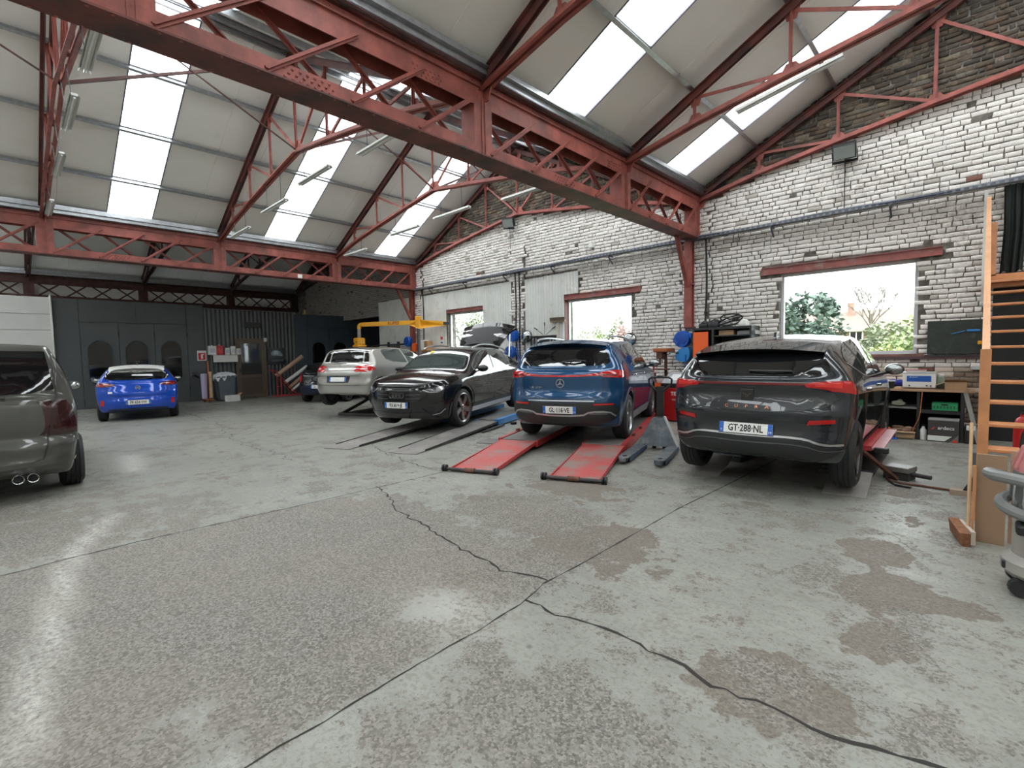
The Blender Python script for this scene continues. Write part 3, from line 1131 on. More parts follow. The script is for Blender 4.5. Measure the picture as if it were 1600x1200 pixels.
TP = truss_parts(RED, REDD, False)
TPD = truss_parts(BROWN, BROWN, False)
yname = {0.80: 'edge-on at the hall side', 4.35: 'second from the brick wall', 7.79: 'nearest the brick wall', 10.90: 'against the brick gable'}
for bay in range(3):
    for y in YT + [10.90]:
        t = thing('roof_truss', ('red' if bay else 'brown') + ' roof truss %s in the %s' % (yname[y], bayname[bay]), 'roof truss', (XG[bay] + HALF, y, 0), group='steel roof trusses')
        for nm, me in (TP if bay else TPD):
            link(nm, me, t)
# longitudinal bracing under the ridge
for bay in (1, 2):
    for ya, yb in [(-2.6, YT[0]), (YT[0], YT[1]), (YT[1], YT[2]), (YT[2], 10.9)]:
        b = MB().beam((0, ya, TZ[4]), (0, yb, 7.45), .045, .045).beam((0.03, ya, 7.45), (0.03, yb, TZ[4]), .022, .022)
        o = b.build('ridge_brace', BROWN)
        o.location = (XG[bay] + HALF, 0, 0)
        tag(o, 'thin crossed bracing bars under the ridge of the %s, %s' % (bayname[bay], {YT[0]: 'hall side', YT[1]: 'beside the edge-on truss', YT[2]: 'between the two middle trusses', 10.9: 'next to the gable'}[yb]), 'bracing', 'ridge bracing bars')

# ------------------------------------------------------------------ column at the wall under the main girder
for gx_, lb in ((XG[2], 'red steel column on the brick wall under the heavy girder'), (XG[1], 'red steel column on the wall behind the yellow boom')):
    c = thing('steel_column', lb, 'column', (gx_ - .09, WY - .14, 0))
    zb0 = 2.05 if gx_ > -6 else 0.0
    MB().bb(-.09, .09, -.07, -.058, zb0, GZ0).bb(-.09, .09, .058, .07, zb0, GZ0).bb(-.006, .006, -.058, .058, zb0, GZ0).bb(-.10, .10, -.085, .07, 3.02, 3.05).build('shaft', RED, c)
    MB().bb(-.13, .13, -.11, .07, zb0, zb0 + .02).build('base_plate', REDD, c)
    MB().beam((0, -.08, 2.98), (0, -.62, GZ0), .08, .09, (0, 1, 0)).build('knee_brace', RED, c)

# ------------------------------------------------------------------ cable tray along the wall
tray = thing('cable_tray', 'long grey cable tray with bundled cables along the brick wall', 'cable tray')
b = MB().bb(-15.4, 1.5, WY - .22, WY - .08, 4.0, 4.006).bb(-15.4, 1.5, WY - .224, WY - .218, 4.0, 4.05).bb(-15.4, 1.5, WY - .084, WY - .078, 4.0, 4.05)
b.build('tray', DUCT, tray)
rg_ = MB()
for x in np.arange(-15.4, 1.5, .1):
    rg_.bb(x, x + .04, WY - .228, WY - .224, 4.008, 4.044)
tag(rg_.build('slots', mat('tray_slots', (.22, .24, .27), .5), tray), kind='stuff')
for k, (yy, zz, m_) in enumerate([(.20, 4.035, 'a'), (.16, 4.045, 'b'), (.12, 4.04, 'a'), (.18, 4.06, 'c')]):
    pts = [(x, WY - yy + .02 * math.sin(x * 1.7 + k), zz + .012 * math.sin(x * 2.3 + 2 * k)) for x in np.arange(-15.3, 1.5, .35)]
    MB().tube(pts, .018, 6).build('cable', {'a': mat('cable_blue', (.035, .045, .09), .5), 'b': BLACK, 'c': mat('cable_grey2', (.2, .21, .24), .5)}[m_], tray, smooth=True)
bm_ = MB().bb(-.015, .015, -.24, 0, -.03, 0).beam((0, -.2, -.03), (0, 0, -.2), .03, .02).mesh('bracket', DUCT)
for x in np.arange(-14.5, 1.0, 1.9):
    link('bracket', bm_, tray, (x, WY, 4.0))
for x, za, lb in ((-10.28, 0.2, 'a'), (-10.12, .2, 'b'), (-4.45, 0.9, 'c'), (-15.02, .2, 'd')):
    pts = [(x, WY - .09, 4.0), (x + .02, WY - .09, 3.0), (x - .01, WY - .09, 2.0), (x, WY - .09, za)]
    o = MB().tube(spline(pts, 5), .022, 8).build('conduit', BLACK, smooth=True)
    tag(o, {'a': 'black conduit down the white brick pier, window side', 'b': 'black conduit down the white brick pier, second of the two', 'c': 'black conduit beside the red column', 'd': 'black conduit behind the yellow boom'}[lb], 'pipe', 'black conduits on the wall')

# ------------------------------------------------------------------ floodlights on the gables
for x, zz, lb, ry in ((-1.88, 5.10, 'black floodlight on the gable above the garden window', 0.1), (-10.40, 5.52, 'black floodlight on the gable above the white brick pier', .5)):
    t = thing('floodlight', lb, 'floodlight', (x, WY - .22, zz), ry, 'gable floodlights')
    R_ = Matrix.Rotation(math.radians(35), 3, 'X')
    MB().rbox((0, 0, 0), (.36, .16, .26), .02, R_).build('housing', STEELD, t)
    MB().box(R_ @ Vector((0, -.083, 0)), (.32, .006, .22), R_).build('lens', mat('lamp_glass', (.32, .36, .34), .08, coat=.5), t)
    MB().beam((-.19, .02, 0), (-.19, .17, -.14), .012, .03).beam((.19, .02, 0), (.19, .17, -.14), .012, .03).bb(-.2, .2, .15, .18, -.16, -.12).build('bracket', STEELD, t)
    MB().tube([(0, .1, -.1), (0, .19, -.2), (0, .19, -1.0)], .008, 6).build('cable', BLACK, t)

# ------------------------------------------------------------------ hanging tube lamps
lm = MB().bb(-.68, .68, -.035, .035, 0, .03)
lm.add([(-.68, -.06, -.02), (.68, -.06, -.02), (.68, -.035, .03), (-.68, -.035, .03)], [(0, 1, 2, 3)])
lm.add([(-.68, .06, -.02), (.68, .06, -.02), (.68, .035, .03), (-.68, .035, .03)], [(0, 1, 2, 3)])
lamp_body = lm.mesh('reflector', WHITEP)
lamp_tube = MB().tube([(-.66, 0, -.02), (.66, 0, -.02)], .014, 8).mesh('tube', mat('tube_glass', (.8, .8, .8), .2), True)
LAMPS = []
for y, nm, rows_ in ((YT[0], 'edge-on', ((-14.2, 4.79), (-11.6, 4.95), (-9.4, 5.05), (-7.0, 4.94))), (YT[1], 'second', ((-13.7, 4.77), (-11.43, 4.92), (-9.42, 5.06), (-7.0, 4.95))), (YT[2], 'wallward', ((-14.2, 4.81), (-11.5, 4.98), (-9.45, 5.02), (-7.0, 4.93)))):
    for k, (x, z_) in enumerate(rows_):
        LAMPS.append((x, y + (.04 if y < 1 else 0), z_, 0, 0, ['lowest', 'second', 'third', 'fourth'][k] + ' from the far girder under the %s truss' % nm))
LAMPS.append((-2.06, YT[2], 5.20, 0, 0, 'under the truss beside the bare gable'))
for x, y, zz, rz, hang, lb in LAMPS:
    t = thing('tube_lamp', 'white tube lamp, ' + lb, 'lamp', (x, y, zz), rz, 'hanging tube lamps')
    tl_ = .18 if x > -5 else 0.0
    sl = Matrix.Rotation(-tl_, 4, 'Y')
    for nm, me in (('reflector', lamp_body), ('tube', lamp_tube)):
        o = link(nm, me, t)
        o.matrix_local = sl
    for u in (-.4, .4):
        dd = min(abs(x + u - g) for g in XG)
        ch = float(np.interp(dd, [.12, 1.355, 2.71, 4.065, 5.42], TZ)) - zz - .04
        MB().tube([(u, 0, .03 + u * tl_), (u, -.04 if y < 1 else 0, ch)], .006, 5).build('hanger', STEELD, t)
# ------------------------------------------------------------------ cars
def cv(pts):
    """smooth monotone curve through (x, y) points"""
    P = sorted(pts)
    xs = np.array([p[0] for p in P], float)
    ys = np.array([p[1] for p in P], float)
    h = np.diff(xs)
    d = np.diff(ys) / h
    m = np.zeros(len(xs))
    m[0], m[-1] = d[0], d[-1]
    for i in range(1, len(xs) - 1):
        m[i] = 0 if d[i - 1] * d[i] <= 0 else 2 / (1 / d[i - 1] + 1 / d[i])

    def f(x):
        x = np.clip(np.asarray(x, float), xs[0], xs[-1])
        k = np.clip(np.searchsorted(xs, x, side='right') - 1, 0, len(h) - 1)
        t = (x - xs[k]) / h[k]
        return ((2 * t ** 3 - 3 * t ** 2 + 1) * ys[k] + (t ** 3 - 2 * t ** 2 + t) * h[k] * m[k] + (-2 * t ** 3 + 3 * t ** 2) * ys[k + 1] + (t ** 3 - t ** 2) * h[k] * m[k + 1])
    return f


def car_mesh(S, paint):
    NX, NY, NZ = 120, 44, 34
    L = S['L']
    R, F_ = cv(S['rear']), cv(S['front'])
    zc, belt, plan, rhw = cv(S['top']), cv(S['belt']), cv(S['plan']), cv(S['roofw'])
    zb = cv(S.get('bottom', [(0, .30), (.35, .24), (L * .5, .20), (L - .4, .22), (L, .28)]))
    low = cv(S.get('low', [(0, .90), (.10, .935), (.3, .965), (.6, 1.0), (.85, 1.0), (1, .985)]))
    bowr, bowf = S.get('bowr', .22), S.get('bowf', .32)
    crown = cv(S.get('crown', [(0, .035), (L * .3, .055), (L * .6, .055), (L, .05)]))
    wb = 0.62
    idx = {}
    ijk = []
    for i in range(NX + 1):
        for j in range(NY + 1):
            for k in range(NZ + 1):
                if i in (0, NX) or j in (0, NY) or k in (0, NZ):
                    idx[(i, j, k)] = len(ijk)
                    ijk.append((i, j, k))
    A = np.array(ijk, float)
    s, v, w = A[:, 0] / NX, 2 * A[:, 1] / NY - 1, A[:, 2] / NZ
    av = np.abs(v)
    x = s * L
    z = 0.25 + w * 0.9
    for _ in range(7):
        x0 = R(z) + bowr * av ** S.get('pr', 4.0)
        x1 = F_(z) - bowf * av ** S.get('pf', 3.4)
        x = x0 + (x1 - x0) * s
        zl = zb(x)
        zt = zc(x) - crown(x) * v ** 2
        be = np.minimum(belt(x), zt - 0.03)
        zn = np.where(w < wb, zl + (be - zl) * w / wb, be + (zt - be) * (w - wb) / (1 - wb))
        z = 0.5 * z + 0.5 * zn
    z = zn
    zte = zc(x) - crown(x)
    be = np.minimum(belt(x), zte - 0.03)
    tl = np.clip((z - zl) / (be - zl), 0, 1)
    tu = np.clip((z - be) / np.maximum(zte - be, 0.02), 0, 1)
    hw = plan(x) * low(tl)
    up = plan(x) * .985 + (np.minimum(rhw(x), plan(x) * .97) - plan(x) * .985) * tu + .025 * np.sin(PI * tu) * np.clip((zte - be) / .4, 0, 1)
    hw = np.where(z > be, up, hw)
    y = v * hw
    P = np.stack([x, y, z], 1)
    faces = []

    def quad(a, b, c, d):
        faces.append((idx[a], idx[b], idx[c], idx[d]))
    for i in range(NX):
        for j in range(NY):
            quad((i, j, 0), (i, j + 1, 0), (i + 1, j + 1, 0), (i + 1, j, 0))
            quad((i, j, NZ), (i + 1, j, NZ), (i + 1, j + 1, NZ), (i, j + 1, NZ))
        for k in range(NZ):
            quad((i, 0, k), (i + 1, 0, k), (i + 1, 0, k + 1), (i, 0, k + 1))
            quad((i, NY, k), (i, NY, k + 1), (i + 1, NY, k + 1), (i + 1, NY, k))
    for j in range(NY):
        for k in range(NZ):
            quad((0, j, k), (0, j, k + 1), (0, j + 1, k + 1), (0, j + 1, k))
            quad((NX, j, k), (NX, j + 1, k), (NX, j + 1, k + 1), (NX, j, k + 1))
    F = np.array(faces)
    # Laplacian rounding of the edges
    E = np.concatenate([F[:, [0, 1]], F[:, [1, 2]], F[:, [2, 3]], F[:, [3, 0]]])
    for _ in range(S.get('smooth', 3)):
        acc = np.zeros_like(P)
        cnt = np.zeros(len(P))
        np.add.at(acc, E[:, 0], P[E[:, 1]])
        np.add.at(acc, E[:, 1], P[E[:, 0]])
        np.add.at(cnt, E[:, 0], 1)
        np.add.at(cnt, E[:, 1], 1)
        P = P * 0.45 + acc / cnt[:, None] * 0.55
    me = bpy.data.meshes.new('body')
    me.from_pydata(P.tolist(), [], faces)
    me.materials.append(paint)
    me.materials.append(DARK)
    me.update()
    ob = bpy.data.objects.new('tmp_body', me)
    COL.objects.link(ob)
    cut = MB()
    for ax in S['axles']:
        for sy in (-1, 1):
            M_ = Matrix.Translation((ax, sy * (S['W'] / 2 - .30), S['wr'] + S.get('arch_up', .03))) @ Matrix.Rotation(-sy * PI / 2, 4, 'X')
            cut.lathe([(S['arch'], 0), (S['arch'], .6)], 40, M_)
    cme = cut.mesh('cut', [paint, DARK])
    for p in cme.polygons:
        p.material_index = 1
    co = bpy.data.objects.new('tmp_cut', cme)
    COL.objects.link(co)
    # consistent normals for the cutter
    for mm in (cme, me):
        bm = bmesh.new()
        bm.from_mesh(mm)
        bmesh.ops.recalc_face_normals(bm, faces=bm.faces)
        bm.to_mesh(mm)
        bm.free()
    md = ob.modifiers.new('b', 'BOOLEAN')
    md.operation = 'DIFFERENCE'
    md.object = co
    md.solver = 'EXACT'
    md.material_mode = 'INDEX'
    dg = bpy.context.evaluated_depsgraph_get()
    res = bpy.data.meshes.new_from_object(ob.evaluated_get(dg))
    bpy.data.objects.remove(ob)
    bpy.data.objects.remove(co)
    res.name = 'body'
    res.shade_smooth()
    res.set_sharp_from_angle(angle=math.radians(38))
    return res


class Car:
    def __init__(c, name, label, S, paint, loc, heading, z0=0.0, pitch=0.0):
        c.S = S
        c.root = thing(name, label, 'car', (loc[0], loc[1], z0))
        c.root.rotation_euler = (0, -pitch, heading)
        me = car_mesh(S, paint)
        c.body = link('body', me, c.root)
        c.bvh = BVHTree.FromPolygons([v.co.copy() for v in me.vertices], [tuple(p.vertices) for p in me.polygons])

    def hit(c, view, u, v, sg=1):
        L = c.S['L']
        if view == 'rear':
            o, d = Vector((-1.5, u, v)), Vector((1, 0, 0))
        elif view == 'front':
            o, d = Vector((L + 1.5, u, v)), Vector((-1, 0, 0))
        elif view == 'top':
            o, d = Vector((u, v, 3)), Vector((0, 0, -1))
        else:
            o, d = Vector((u, sg * 2.0, v)), Vector((0, -sg, 0))
        p, n, i, _ = c.bvh.ray_cast(o, d)
        if p is None or (view in ('rear', 'front') and (p - o).length > 3.4) or (view == 'side' and (p - o).length > 1.75):
            q = o + d * (1.6 if view in ('rear', 'front') else 1.15)
            p, n, i, _ = c.bvh.find_nearest(q)
        if n.dot(d) > 0:
            n = -n
        return p, n

    def panel(c, name, poly, view, m, off=.003, rim=.010, sg=1, grid=.045, parent=None):
        bm = bmesh.new()
        vs = [bm.verts.new((p[0], p[1], 0)) for p in poly]
        f = bm.faces.new(vs)
        bmesh.ops.triangulate(bm, faces=[f])
        us = [p[0] for p in poly]
        ws = [p[1] for p in poly]
        for ax, (a, b) in ((0, (min(us), max(us))), (1, (min(ws), max(ws)))):
            t = math.ceil(a / grid) * grid
            while t < b:
                co = Vector((t, 0, 0)) if ax == 0 else Vector((0, t, 0))
                no = Vector((1, 0, 0)) if ax == 0 else Vector((0, 1, 0))
                bmesh.ops.bisect_plane(bm, geom=bm.verts[:] + bm.edges[:] + bm.faces[:], plane_co=co, plane_no=no, dist=1e-5)
                t += grid
        bmesh.ops.remove_doubles(bm, verts=bm.verts, dist=1e-4)
        bound = [e for e in bm.edges if len(e.link_faces) == 1]
        nor = {}
        for v in bm.verts:
            p, n = c.hit(view, v.co.x, v.co.y, sg)
            v.co = p + n * off
            nor[v] = n
        if rim:
            low = {}
            for e in bound:
                for v in e.verts:
                    if v not in low:
                        low[v] = bm.verts.new(v.co - nor[v] * rim)
            for e in bound:
                a, b = e.verts
                bm.faces.new((a, b, low[b], low[a]))
        bmesh.ops.recalc_face_normals(bm, faces=bm.faces)
        me = bpy.data.meshes.new(name)
        bm.to_mesh(me)
        bm.free()
        me.materials.append(m)
        me.shade_smooth()
        me.set_sharp_from_angle(angle=math.radians(45))
        # face outward
        return link(name, me, parent or c.root)

    def both(c, name, poly, view, m, **k):
        """panel and its mirror image"""
        if view == 'side':
            return [c.panel(name, poly, view, m, sg=s_, **k) for s_ in (1, -1)]
        if view in ('rear', 'front'):
            return [c.panel(name, poly, view, m, **k), c.panel(name, [(-p[0], p[1]) for p in poly][::-1], view, m, **k)]
        return [c.panel(name, poly, view, m, **k), c.panel(name, [(p[0], -p[1]) for p in poly][::-1], view, m, **k)]

    def ribbon(c, name, pts, view, w, m, off=.004, sg=1, closed=False, step=.025, parent=None):
        P = [Vector((p[0], p[1])) for p in pts]
        if closed:
            P.append(P[0])
        Q = []
        for a, b in zip(P, P[1:]):
            n = max(1, int((b - a).length / step))
            for i in range(n):
                Q.append(a + (b - a) * i / n)
        Q.append(P[-1])
        vs, fs = [], []
        for i, q in enumerate(Q):
            t = Q[min(i + 1, len(Q) - 1)] - Q[max(i - 1, 0)]
            if closed and i in (0, len(Q) - 1):
                t = Q[1] - Q[-2]
            t = t.normalized() if t.length > 1e-9 else Vector((1, 0))
            nn = Vector((-t.y, t.x)) * w / 2
            pa = c.hit(view, q.x + nn.x, q.y + nn.y, sg)
            pb = c.hit(view, q.x - nn.x, q.y - nn.y, sg)
            vs += [pa[0] + pa[1] * off, pb[0] + pb[1] * off]
            if i:
                k = 2 * i
                fs.append((k - 2, k - 1, k + 1, k))
        return MB().add(vs, fs).build(name, m, parent or c.root, smooth=True, ang=60)

    def letters(c, txt, view, y, z, size, step, m, off=.006, sx=1.2):
        for k, ch in enumerate(txt):
            if ch == ' ':
                continue
            s_ = -1 if view == 'rear' else 1
            q, nn = c.hit(view, y + s_ * (k - (len(txt) - 1) / 2) * step, z)
            xd = Vector((0, s_, 0))
            put_text(ch, size, m, frame(q + nn * off, xd - nn * xd.dot(nn), nn.cross(xd)), c.root, .002, sx)

    def plate(c, txt, z, view, dept='', y=0.0, proud=.012):
        p, n = c.hit(view, y, z)
        back = view == 'rear'
        n = Vector((-1 if back else 1, 0, min(.25, max(-.1, n.z)))).normalized()
        xd = Vector((0, -1 if back else 1, 0))
        yd = n.cross(xd)
        M_ = frame(p + n * proud, xd, yd)
        pl = MB().rbox((0, 0, 0), (.52, .11, .008), .003).build('number_plate', PLATEW, c.root)
        pl.matrix_local = M_
        for sx, t_ in ((-1, 'F'), (1, dept)):
            o = MB().box((sx * .237, 0, .0045), (.044, .108, .002)).build('blue_band', PLATEB, pl)
            if t_:
                put_text(t_, .032, PLATEW, Matrix.Translation((sx * .237, -.03, .007)), pl, .0006)
        put_text(txt, .100, INK, Matrix.Translation((0, -.003, .0055)), pl, .001, .74, .0022)
        MB().box((0, 0, -.012), (.535, .125, .014)).build('plate_holder', BLACK, pl)
        return pl

    def mirrors(c, x, z, paint, reach=.16, glass=True):
        for sg in (1, -1):
            p, n = c.hit('side', x, z, sg)
            y = p.y
            b = MB()
            b.ball((x - .03, y + sg * (reach * .5 + .05), z + .07), (.085, reach * .68, .075), 14, 10)
            mo = b.build('mirror', paint, c.root, smooth=True, ang=80)
            MB().beam((x, y - sg * .02, z), (x - .02, y + sg * .08, z + .03), .07, .03).build('mirror_arm', BLACK, mo)
            MB().ball((x - .085, y + sg * (reach * .5 + .05), z + .07), (.035, reach * .58, .062), 14, 8).build('mirror_glass', mat('mirror_glass', (.35, .38, .38), .05, .9), mo, smooth=True, ang=80)

    def handles(c, lst, m):
        for sg in (1, -1):
            for x, z in lst:
                p, n = c.hit('side', x, z, sg)
                MB().ball((x, p.y + sg * .012, z), (.10, .020, .017), 12, 6).build('door_handle', m, c.root, smooth=True, ang=80)

    def wheels(c, style, rimm, drop=0.0, caliper=None, nsp=5):
        S = c.S
        r, wd = S['wr'], S.get('ww', .225)
        rr = S.get('rim', r * .66)
        h = wd / 2
        prof = [(rr - .01, -h * .8), (rr + .02, -h), (r * .86, -h * 1.03), (r - .035, -h * .96), (r - .008, -h * .80)]
        for a, b in ((-.62, -.55), (-.25, -.17), (.17, .25), (.55, .62)):
            prof += [(r, h * (a - .02)), (r - .010, h * a), (r - .010, h * b), (r, h * (b + .02))]
        prof += [(r - .008, h * .80), (r - .035, h * .96), (r * .86, h * 1.03), (rr + .02, h), (rr - .01, h * .8)]
        X_ = Matrix.Rotation(-PI / 2, 4, 'X')          # local z -> +y
        tm = MB().lathe(prof, 44, X_, cap=False).mesh('wheel', RUBBER, True, 40)
        rb_ = MB().lathe([(rr, -h * .8), (rr - .015, -h * .5), (rr - .02, h * .6), (rr - .014, h * .88), (rr + .004, h * .99), (rr + .016, h * .95)], 40, X_, cap=False)
        lipm = rb_.mesh('rim_ring', rimm, True, 40)
        sp = MB()
        for k in range(nsp):
            a = 2 * PI * k / nsp + PI / 2
            R_ = Matrix.Rotation(a, 3, 'Y')
            if style == 'split':
                for da in (-.13, .13):
                    Rb = Matrix.Rotation(a + da, 3, 'Y')
                    sp.add([Rb @ Vector(p) for p in ((.05, h * .72, -.018), (.05, h * .72, .018), (rr, h * .80, .016), (rr, h * .80, -.016), (.05, h * .45, -.018), (.05, h * .45, .018), (rr, h * .45, .016), (rr, h * .45, -.016))],
                           [(0, 1, 2, 3), (7, 6, 5, 4), (0, 4, 5, 1), (1, 5, 6, 2), (2, 6, 7, 3), (3, 7, 4, 0)])
            elif style == 'turbine':
                sp.add([R_ @ Vector(p) for p in ((.04, h * .7, -.045), (.04, h * .7, .045), (rr * .75, h * .86, .075), (rr, h * .80, .03), (rr, h * .78, -.055), (rr * .7, h * .8, -.02),
                                                 (.04, h * .4, -.045), (.04, h * .4, .045), (rr * .75, h * .4, .075), (rr, h * .4, .03), (rr, h * .4, -.055), (rr * .7, h * .4, -.02))],
                       [(0, 1, 2, 3, 4, 5), (11, 10, 9, 8, 7, 6), (0, 6, 7, 1), (1, 7, 8, 2), (2, 8, 9, 3), (3, 9, 10, 4), (4, 10, 11, 5), (5, 11, 6, 0)])
            else:
                sp.add([R_ @ Vector(p) for p in ((.04, h * .72, -.032), (.04, h * .72, .032), (rr, h * .80, .024), (rr, h * .80, -.024), (.04, h * .4, -.032), (.04, h * .4, .032), (rr, h * .4, .024), (rr, h * .4, -.024))],
                       [(0, 1, 2, 3), (7, 6, 5, 4), (0, 4, 5, 1), (1, 5, 6, 2), (2, 6, 7, 3), (3, 7, 4, 0)])
        sp.lathe([(.062, h * .35), (.062, h * .74), (.045, h * .82), (.0, h * .83)], 20, X_)
        spm = sp.mesh('spokes', rimm, True, 35)
        disc = MB().lathe([(rr - .03, -.02), (rr - .03, 0.0), (.04, .004)], 30, X_).lathe([(rr - .025, -h * .7), (rr - .025, -h * .6)], 30, X_).mesh('brake_disc', STEELD, True, 30)
        cal = MB().box((rr * .62, .03, .0), (.09, .09, .20)).mesh('caliper', caliper, False) if caliper else None
        for ax in S['axles']:
            for sg in (1, -1):
                yc = sg * (S['W'] / 2 - wd / 2 - S.get('inset', .035))
                o = link('wheel', tm, c.root)
                o.matrix_local = Matrix.Translation((ax, yc, r - drop)) @ (Matrix.Identity(4) if sg > 0 else Matrix.Rotation(PI, 4, 'Z')) @ Matrix.Rotation(ax * 2 + sg, 4, 'Y')
                link('rim', lipm, o)
                link('spokes', spm, o)
                link('brake_disc', disc, o)
                if cal:
                    link('caliper', cal, o)

    def arch_trim(c, m, w=.05, extra=0.0):
        S = c.S
        for ax in S['axles']:
            for sg in (1, -1):
                r = S['arch'] + w * .42 + extra
                zc_ = S['wr'] + S.get('arch_up', .03)
                a0 = math.asin(max(-1, min(1, (.26 - zc_) / r)))
                pts = [(ax + r * math.cos(a), zc_ + r * math.sin(a)) for a in np.linspace(a0, PI - a0, 26)]
                c.ribbon('arch_trim', pts, 'side', w, m, off=.010, sg=sg)

    def seams(c, lst, m=None, w=.009):
        m = m or BLACK
        for view, pts, mir in lst:
            if view == 'side':
                for sg in (1, -1):
                    c.ribbon('panel_gap', pts, view, w, m, sg=sg)
            else:
                c.ribbon('panel_gap', pts, view, w, m)
                if mir:
                    q = [(-p[0], p[1]) if view in ('rear', 'front') else (p[0], -p[1]) for p in pts]
                    c.ribbon('panel_gap', q, view, w, m)


def paintm(name, col, flake=0.0, rough=0.22):
    return mat(name, col, rough, flake, coat=1.0, spec=0.15)


LRED = mat('tail_light_red', (0.42, 0.008, 0.008), 0.12, coat=.6)
LREDD = mat('tail_light_dark', (0.13, 0.006, 0.008), 0.1, coat=.6)
LCLR = mat('lamp_clear', (0.45, 0.46, 0.5), 0.1, .5, coat=.6)
LDRK = mat('lamp_dark', (0.05, 0.05, 0.06), 0.1, coat=.6)
SATIN = mat('satin_silver', (0.55, 0.55, 0.56), 0.3, .9)
CLAD = mat('black_cladding', (0.018, 0.02, 0.021), 0.5)
COPPER = mat('copper_badge', (0.55, 0.22, 0.12), 0.25, .9)
def mir(pts):
    """closed polygon from the half outline (y >= 0), given bottom to top"""
    return pts + [(-y, z) for y, z in reversed(pts)]


def arcp(pts, it=2):
    return chaikin(pts, it)


# ---- dark grey electric hatchback, rear view
S = dict(L=4.324, W=1.81, wr=.350, ww=.22, rim=.255, arch=.385, arch_up=.01, axles=(.735, 3.50), inset=.02,
         rear=[(.2, .13), (.30, .06), (.45, .0), (.62, .035), (.74, .01), (.82, .05), (.95, .085), (1.03, .06), (1.09, .10)],
         front=[(.2, 4.20), (.45, 4.32), (.62, 4.31), (.80, 4.22)],
         top=[(.08, 1.10), (.13, 1.135), (.36, 1.365), (.50, 1.43), (.80, 1.49), (1.2, 1.535), (1.8, 1.565), (2.3, 1.55), (2.75, 1.47), (3.45, 1.06), (3.9, .97), (4.15, .86), (4.3, .80)],
         belt=[(0, 1.06), (.8, 1.02), (1.8, 1.0), (3.2, .96), (4.0, .82), (4.32, .72)],
         plan=[(0, .80), (.2, .865), (.5, .902), (.735, .905), (2.0, .888), (3.5, .90), (4.0, .85), (4.32, .70)],
         roofw=[(0, .76), (.15, .74), (.40, .66), (1.5, .685), (2.6, .65), (3.45, .73), (4.32, .64)], bowr=.24)
P_GREY = paintm('graphite_paint', (0.020, 0.024, 0.029), .35, .25)
c = Car('hatchback_car', 'dark grey hatchback raised on the lift nearest the camera', S, P_GREY, (-1.742, 5.291), math.radians(91.6), .135, math.radians(.4))
c.wheels('turbine', mat('dark_rim', (.06, .055, .055), .3, .7), drop=.055)
c.panel('rear_window', arcp(mir([(.0, 1.115), (.40, 1.115), (.72, 1.13), (.67, 1.26), (.60, 1.345), (.30, 1.37), (0, 1.375)])[:-1], 1), 'rear', GLASSB, off=.006)
c.panel('light_bar', [(-.60, 1.028), (.60, 1.028), (.60, 1.052), (-.60, 1.052)], 'rear', LREDD, off=.006)
for o in c.both('tail_light', arcp([(.52, 1.055), (.80, 1.065), (.87, 1.06), (.875, .98), (.84, .955), (.60, 1.005), (.515, 1.012)], 1), 'rear', LRED, off=.008):
    pass
c.both('tail_light', arcp([(.17, 1.055), (.40, 1.05), (.44, .97), (.41, .925), (.30, .95), (.17, .975)], 1), 'side', LRED, off=.006)
c.both('light_core', [(.60, 1.035), (.80, 1.045), (.80, 1.0), (.60, 1.02)], 'rear', mat('light_core', (.62, .03, .02), .3), off=.011)
c.panel('tailgate_recess', arcp(mir([(0, .765), (.45, .775), (.66, .83), (.80, .94), (.60, .985), (0, 1.0)]), 1), 'rear', mat('graphite_dark', (.013, .015, .018), .3, .2, coat=.8), off=.004)
c.panel('lower_bumper', arcp(mir([(0, .235), (.6, .26), (.80, .36), (.78, .425), (.62, .43), (.48, .50), (0, .485)]), 1), 'rear', CLAD, off=.006)
c.panel('plate_recess', arcp(mir([(0, .485), (.44, .50), (.62, .62), (.50, .665), (0, .665)]), 1), 'rear', mat('graphite_dark', (.013, .015, .018), .3), off=.004)
c.ribbon('bumper_trim', chaikin([(-.82, .455), (-.66, .45), (-.50, .522), (0, .505), (.50, .522), (.66, .45), (.82, .455)], 2, False), 'rear', .020, SATIN, off=.013)
c.ribbon('bumper_trim', chaikin([(-.82, .40), (-.66, .385), (-.50, .455), (0, .44), (.50, .455), (.66, .385), (.82, .40)], 2, False), 'rear', .010, mat('gunmetal', (.16, .16, .17), .3, .8), off=.013)
c.both('reflector', [(.54, .645), (.76, .665), (.76, .70), (.56, .69)], 'rear', LRED, off=.010)
c.seams([('rear', chaikin([(.83, .96), (.78, .87), (.62, .80), (.40, .765), (0, .755), (-.40, .765), (-.62, .80), (-.78, .87), (-.83, .96)], 2, False), False),
         ('side', [(1.05, .30), (1.10, .75), (1.22, 1.0)], 0), ('side', [(2.20, .28), (2.22, .98)], 0), ('side', [(3.18, .30), (3.22, .95)], 0), ('side', [(1.05, .30), (3.18, .30)], 0)])
c.plate('GT·288·NL', .572, 'rear', '59', proud=.020)
p, n = c.hit('rear', 0, .92)
bd = MB().rbox((0, 0, 0), (.125, .125, .02), .012).build('badge', mat('badge_black', (.02, .019, .018), .3), c.root)
bd.matrix_local = frame(p + n * .012, (0, -1, 0), (0, 0, 1))
em = MB()
for s_ in (-1, 1):
    em.prism([(s_ * .006, -.028), (s_ * .014, -.014), (s_ * .010, .000), (s_ * .042, .014), (s_ * .044, .022), (s_ * .030, .020), (s_ * .004, .006)], .004)
em.build('emblem', mat('dark_bronze', (.13, .10, .08), .3, .8), bd).location = (0, 0, .010)
c.letters('CUPRA', 'rear', 0, .800, .048, .098, COPPER)
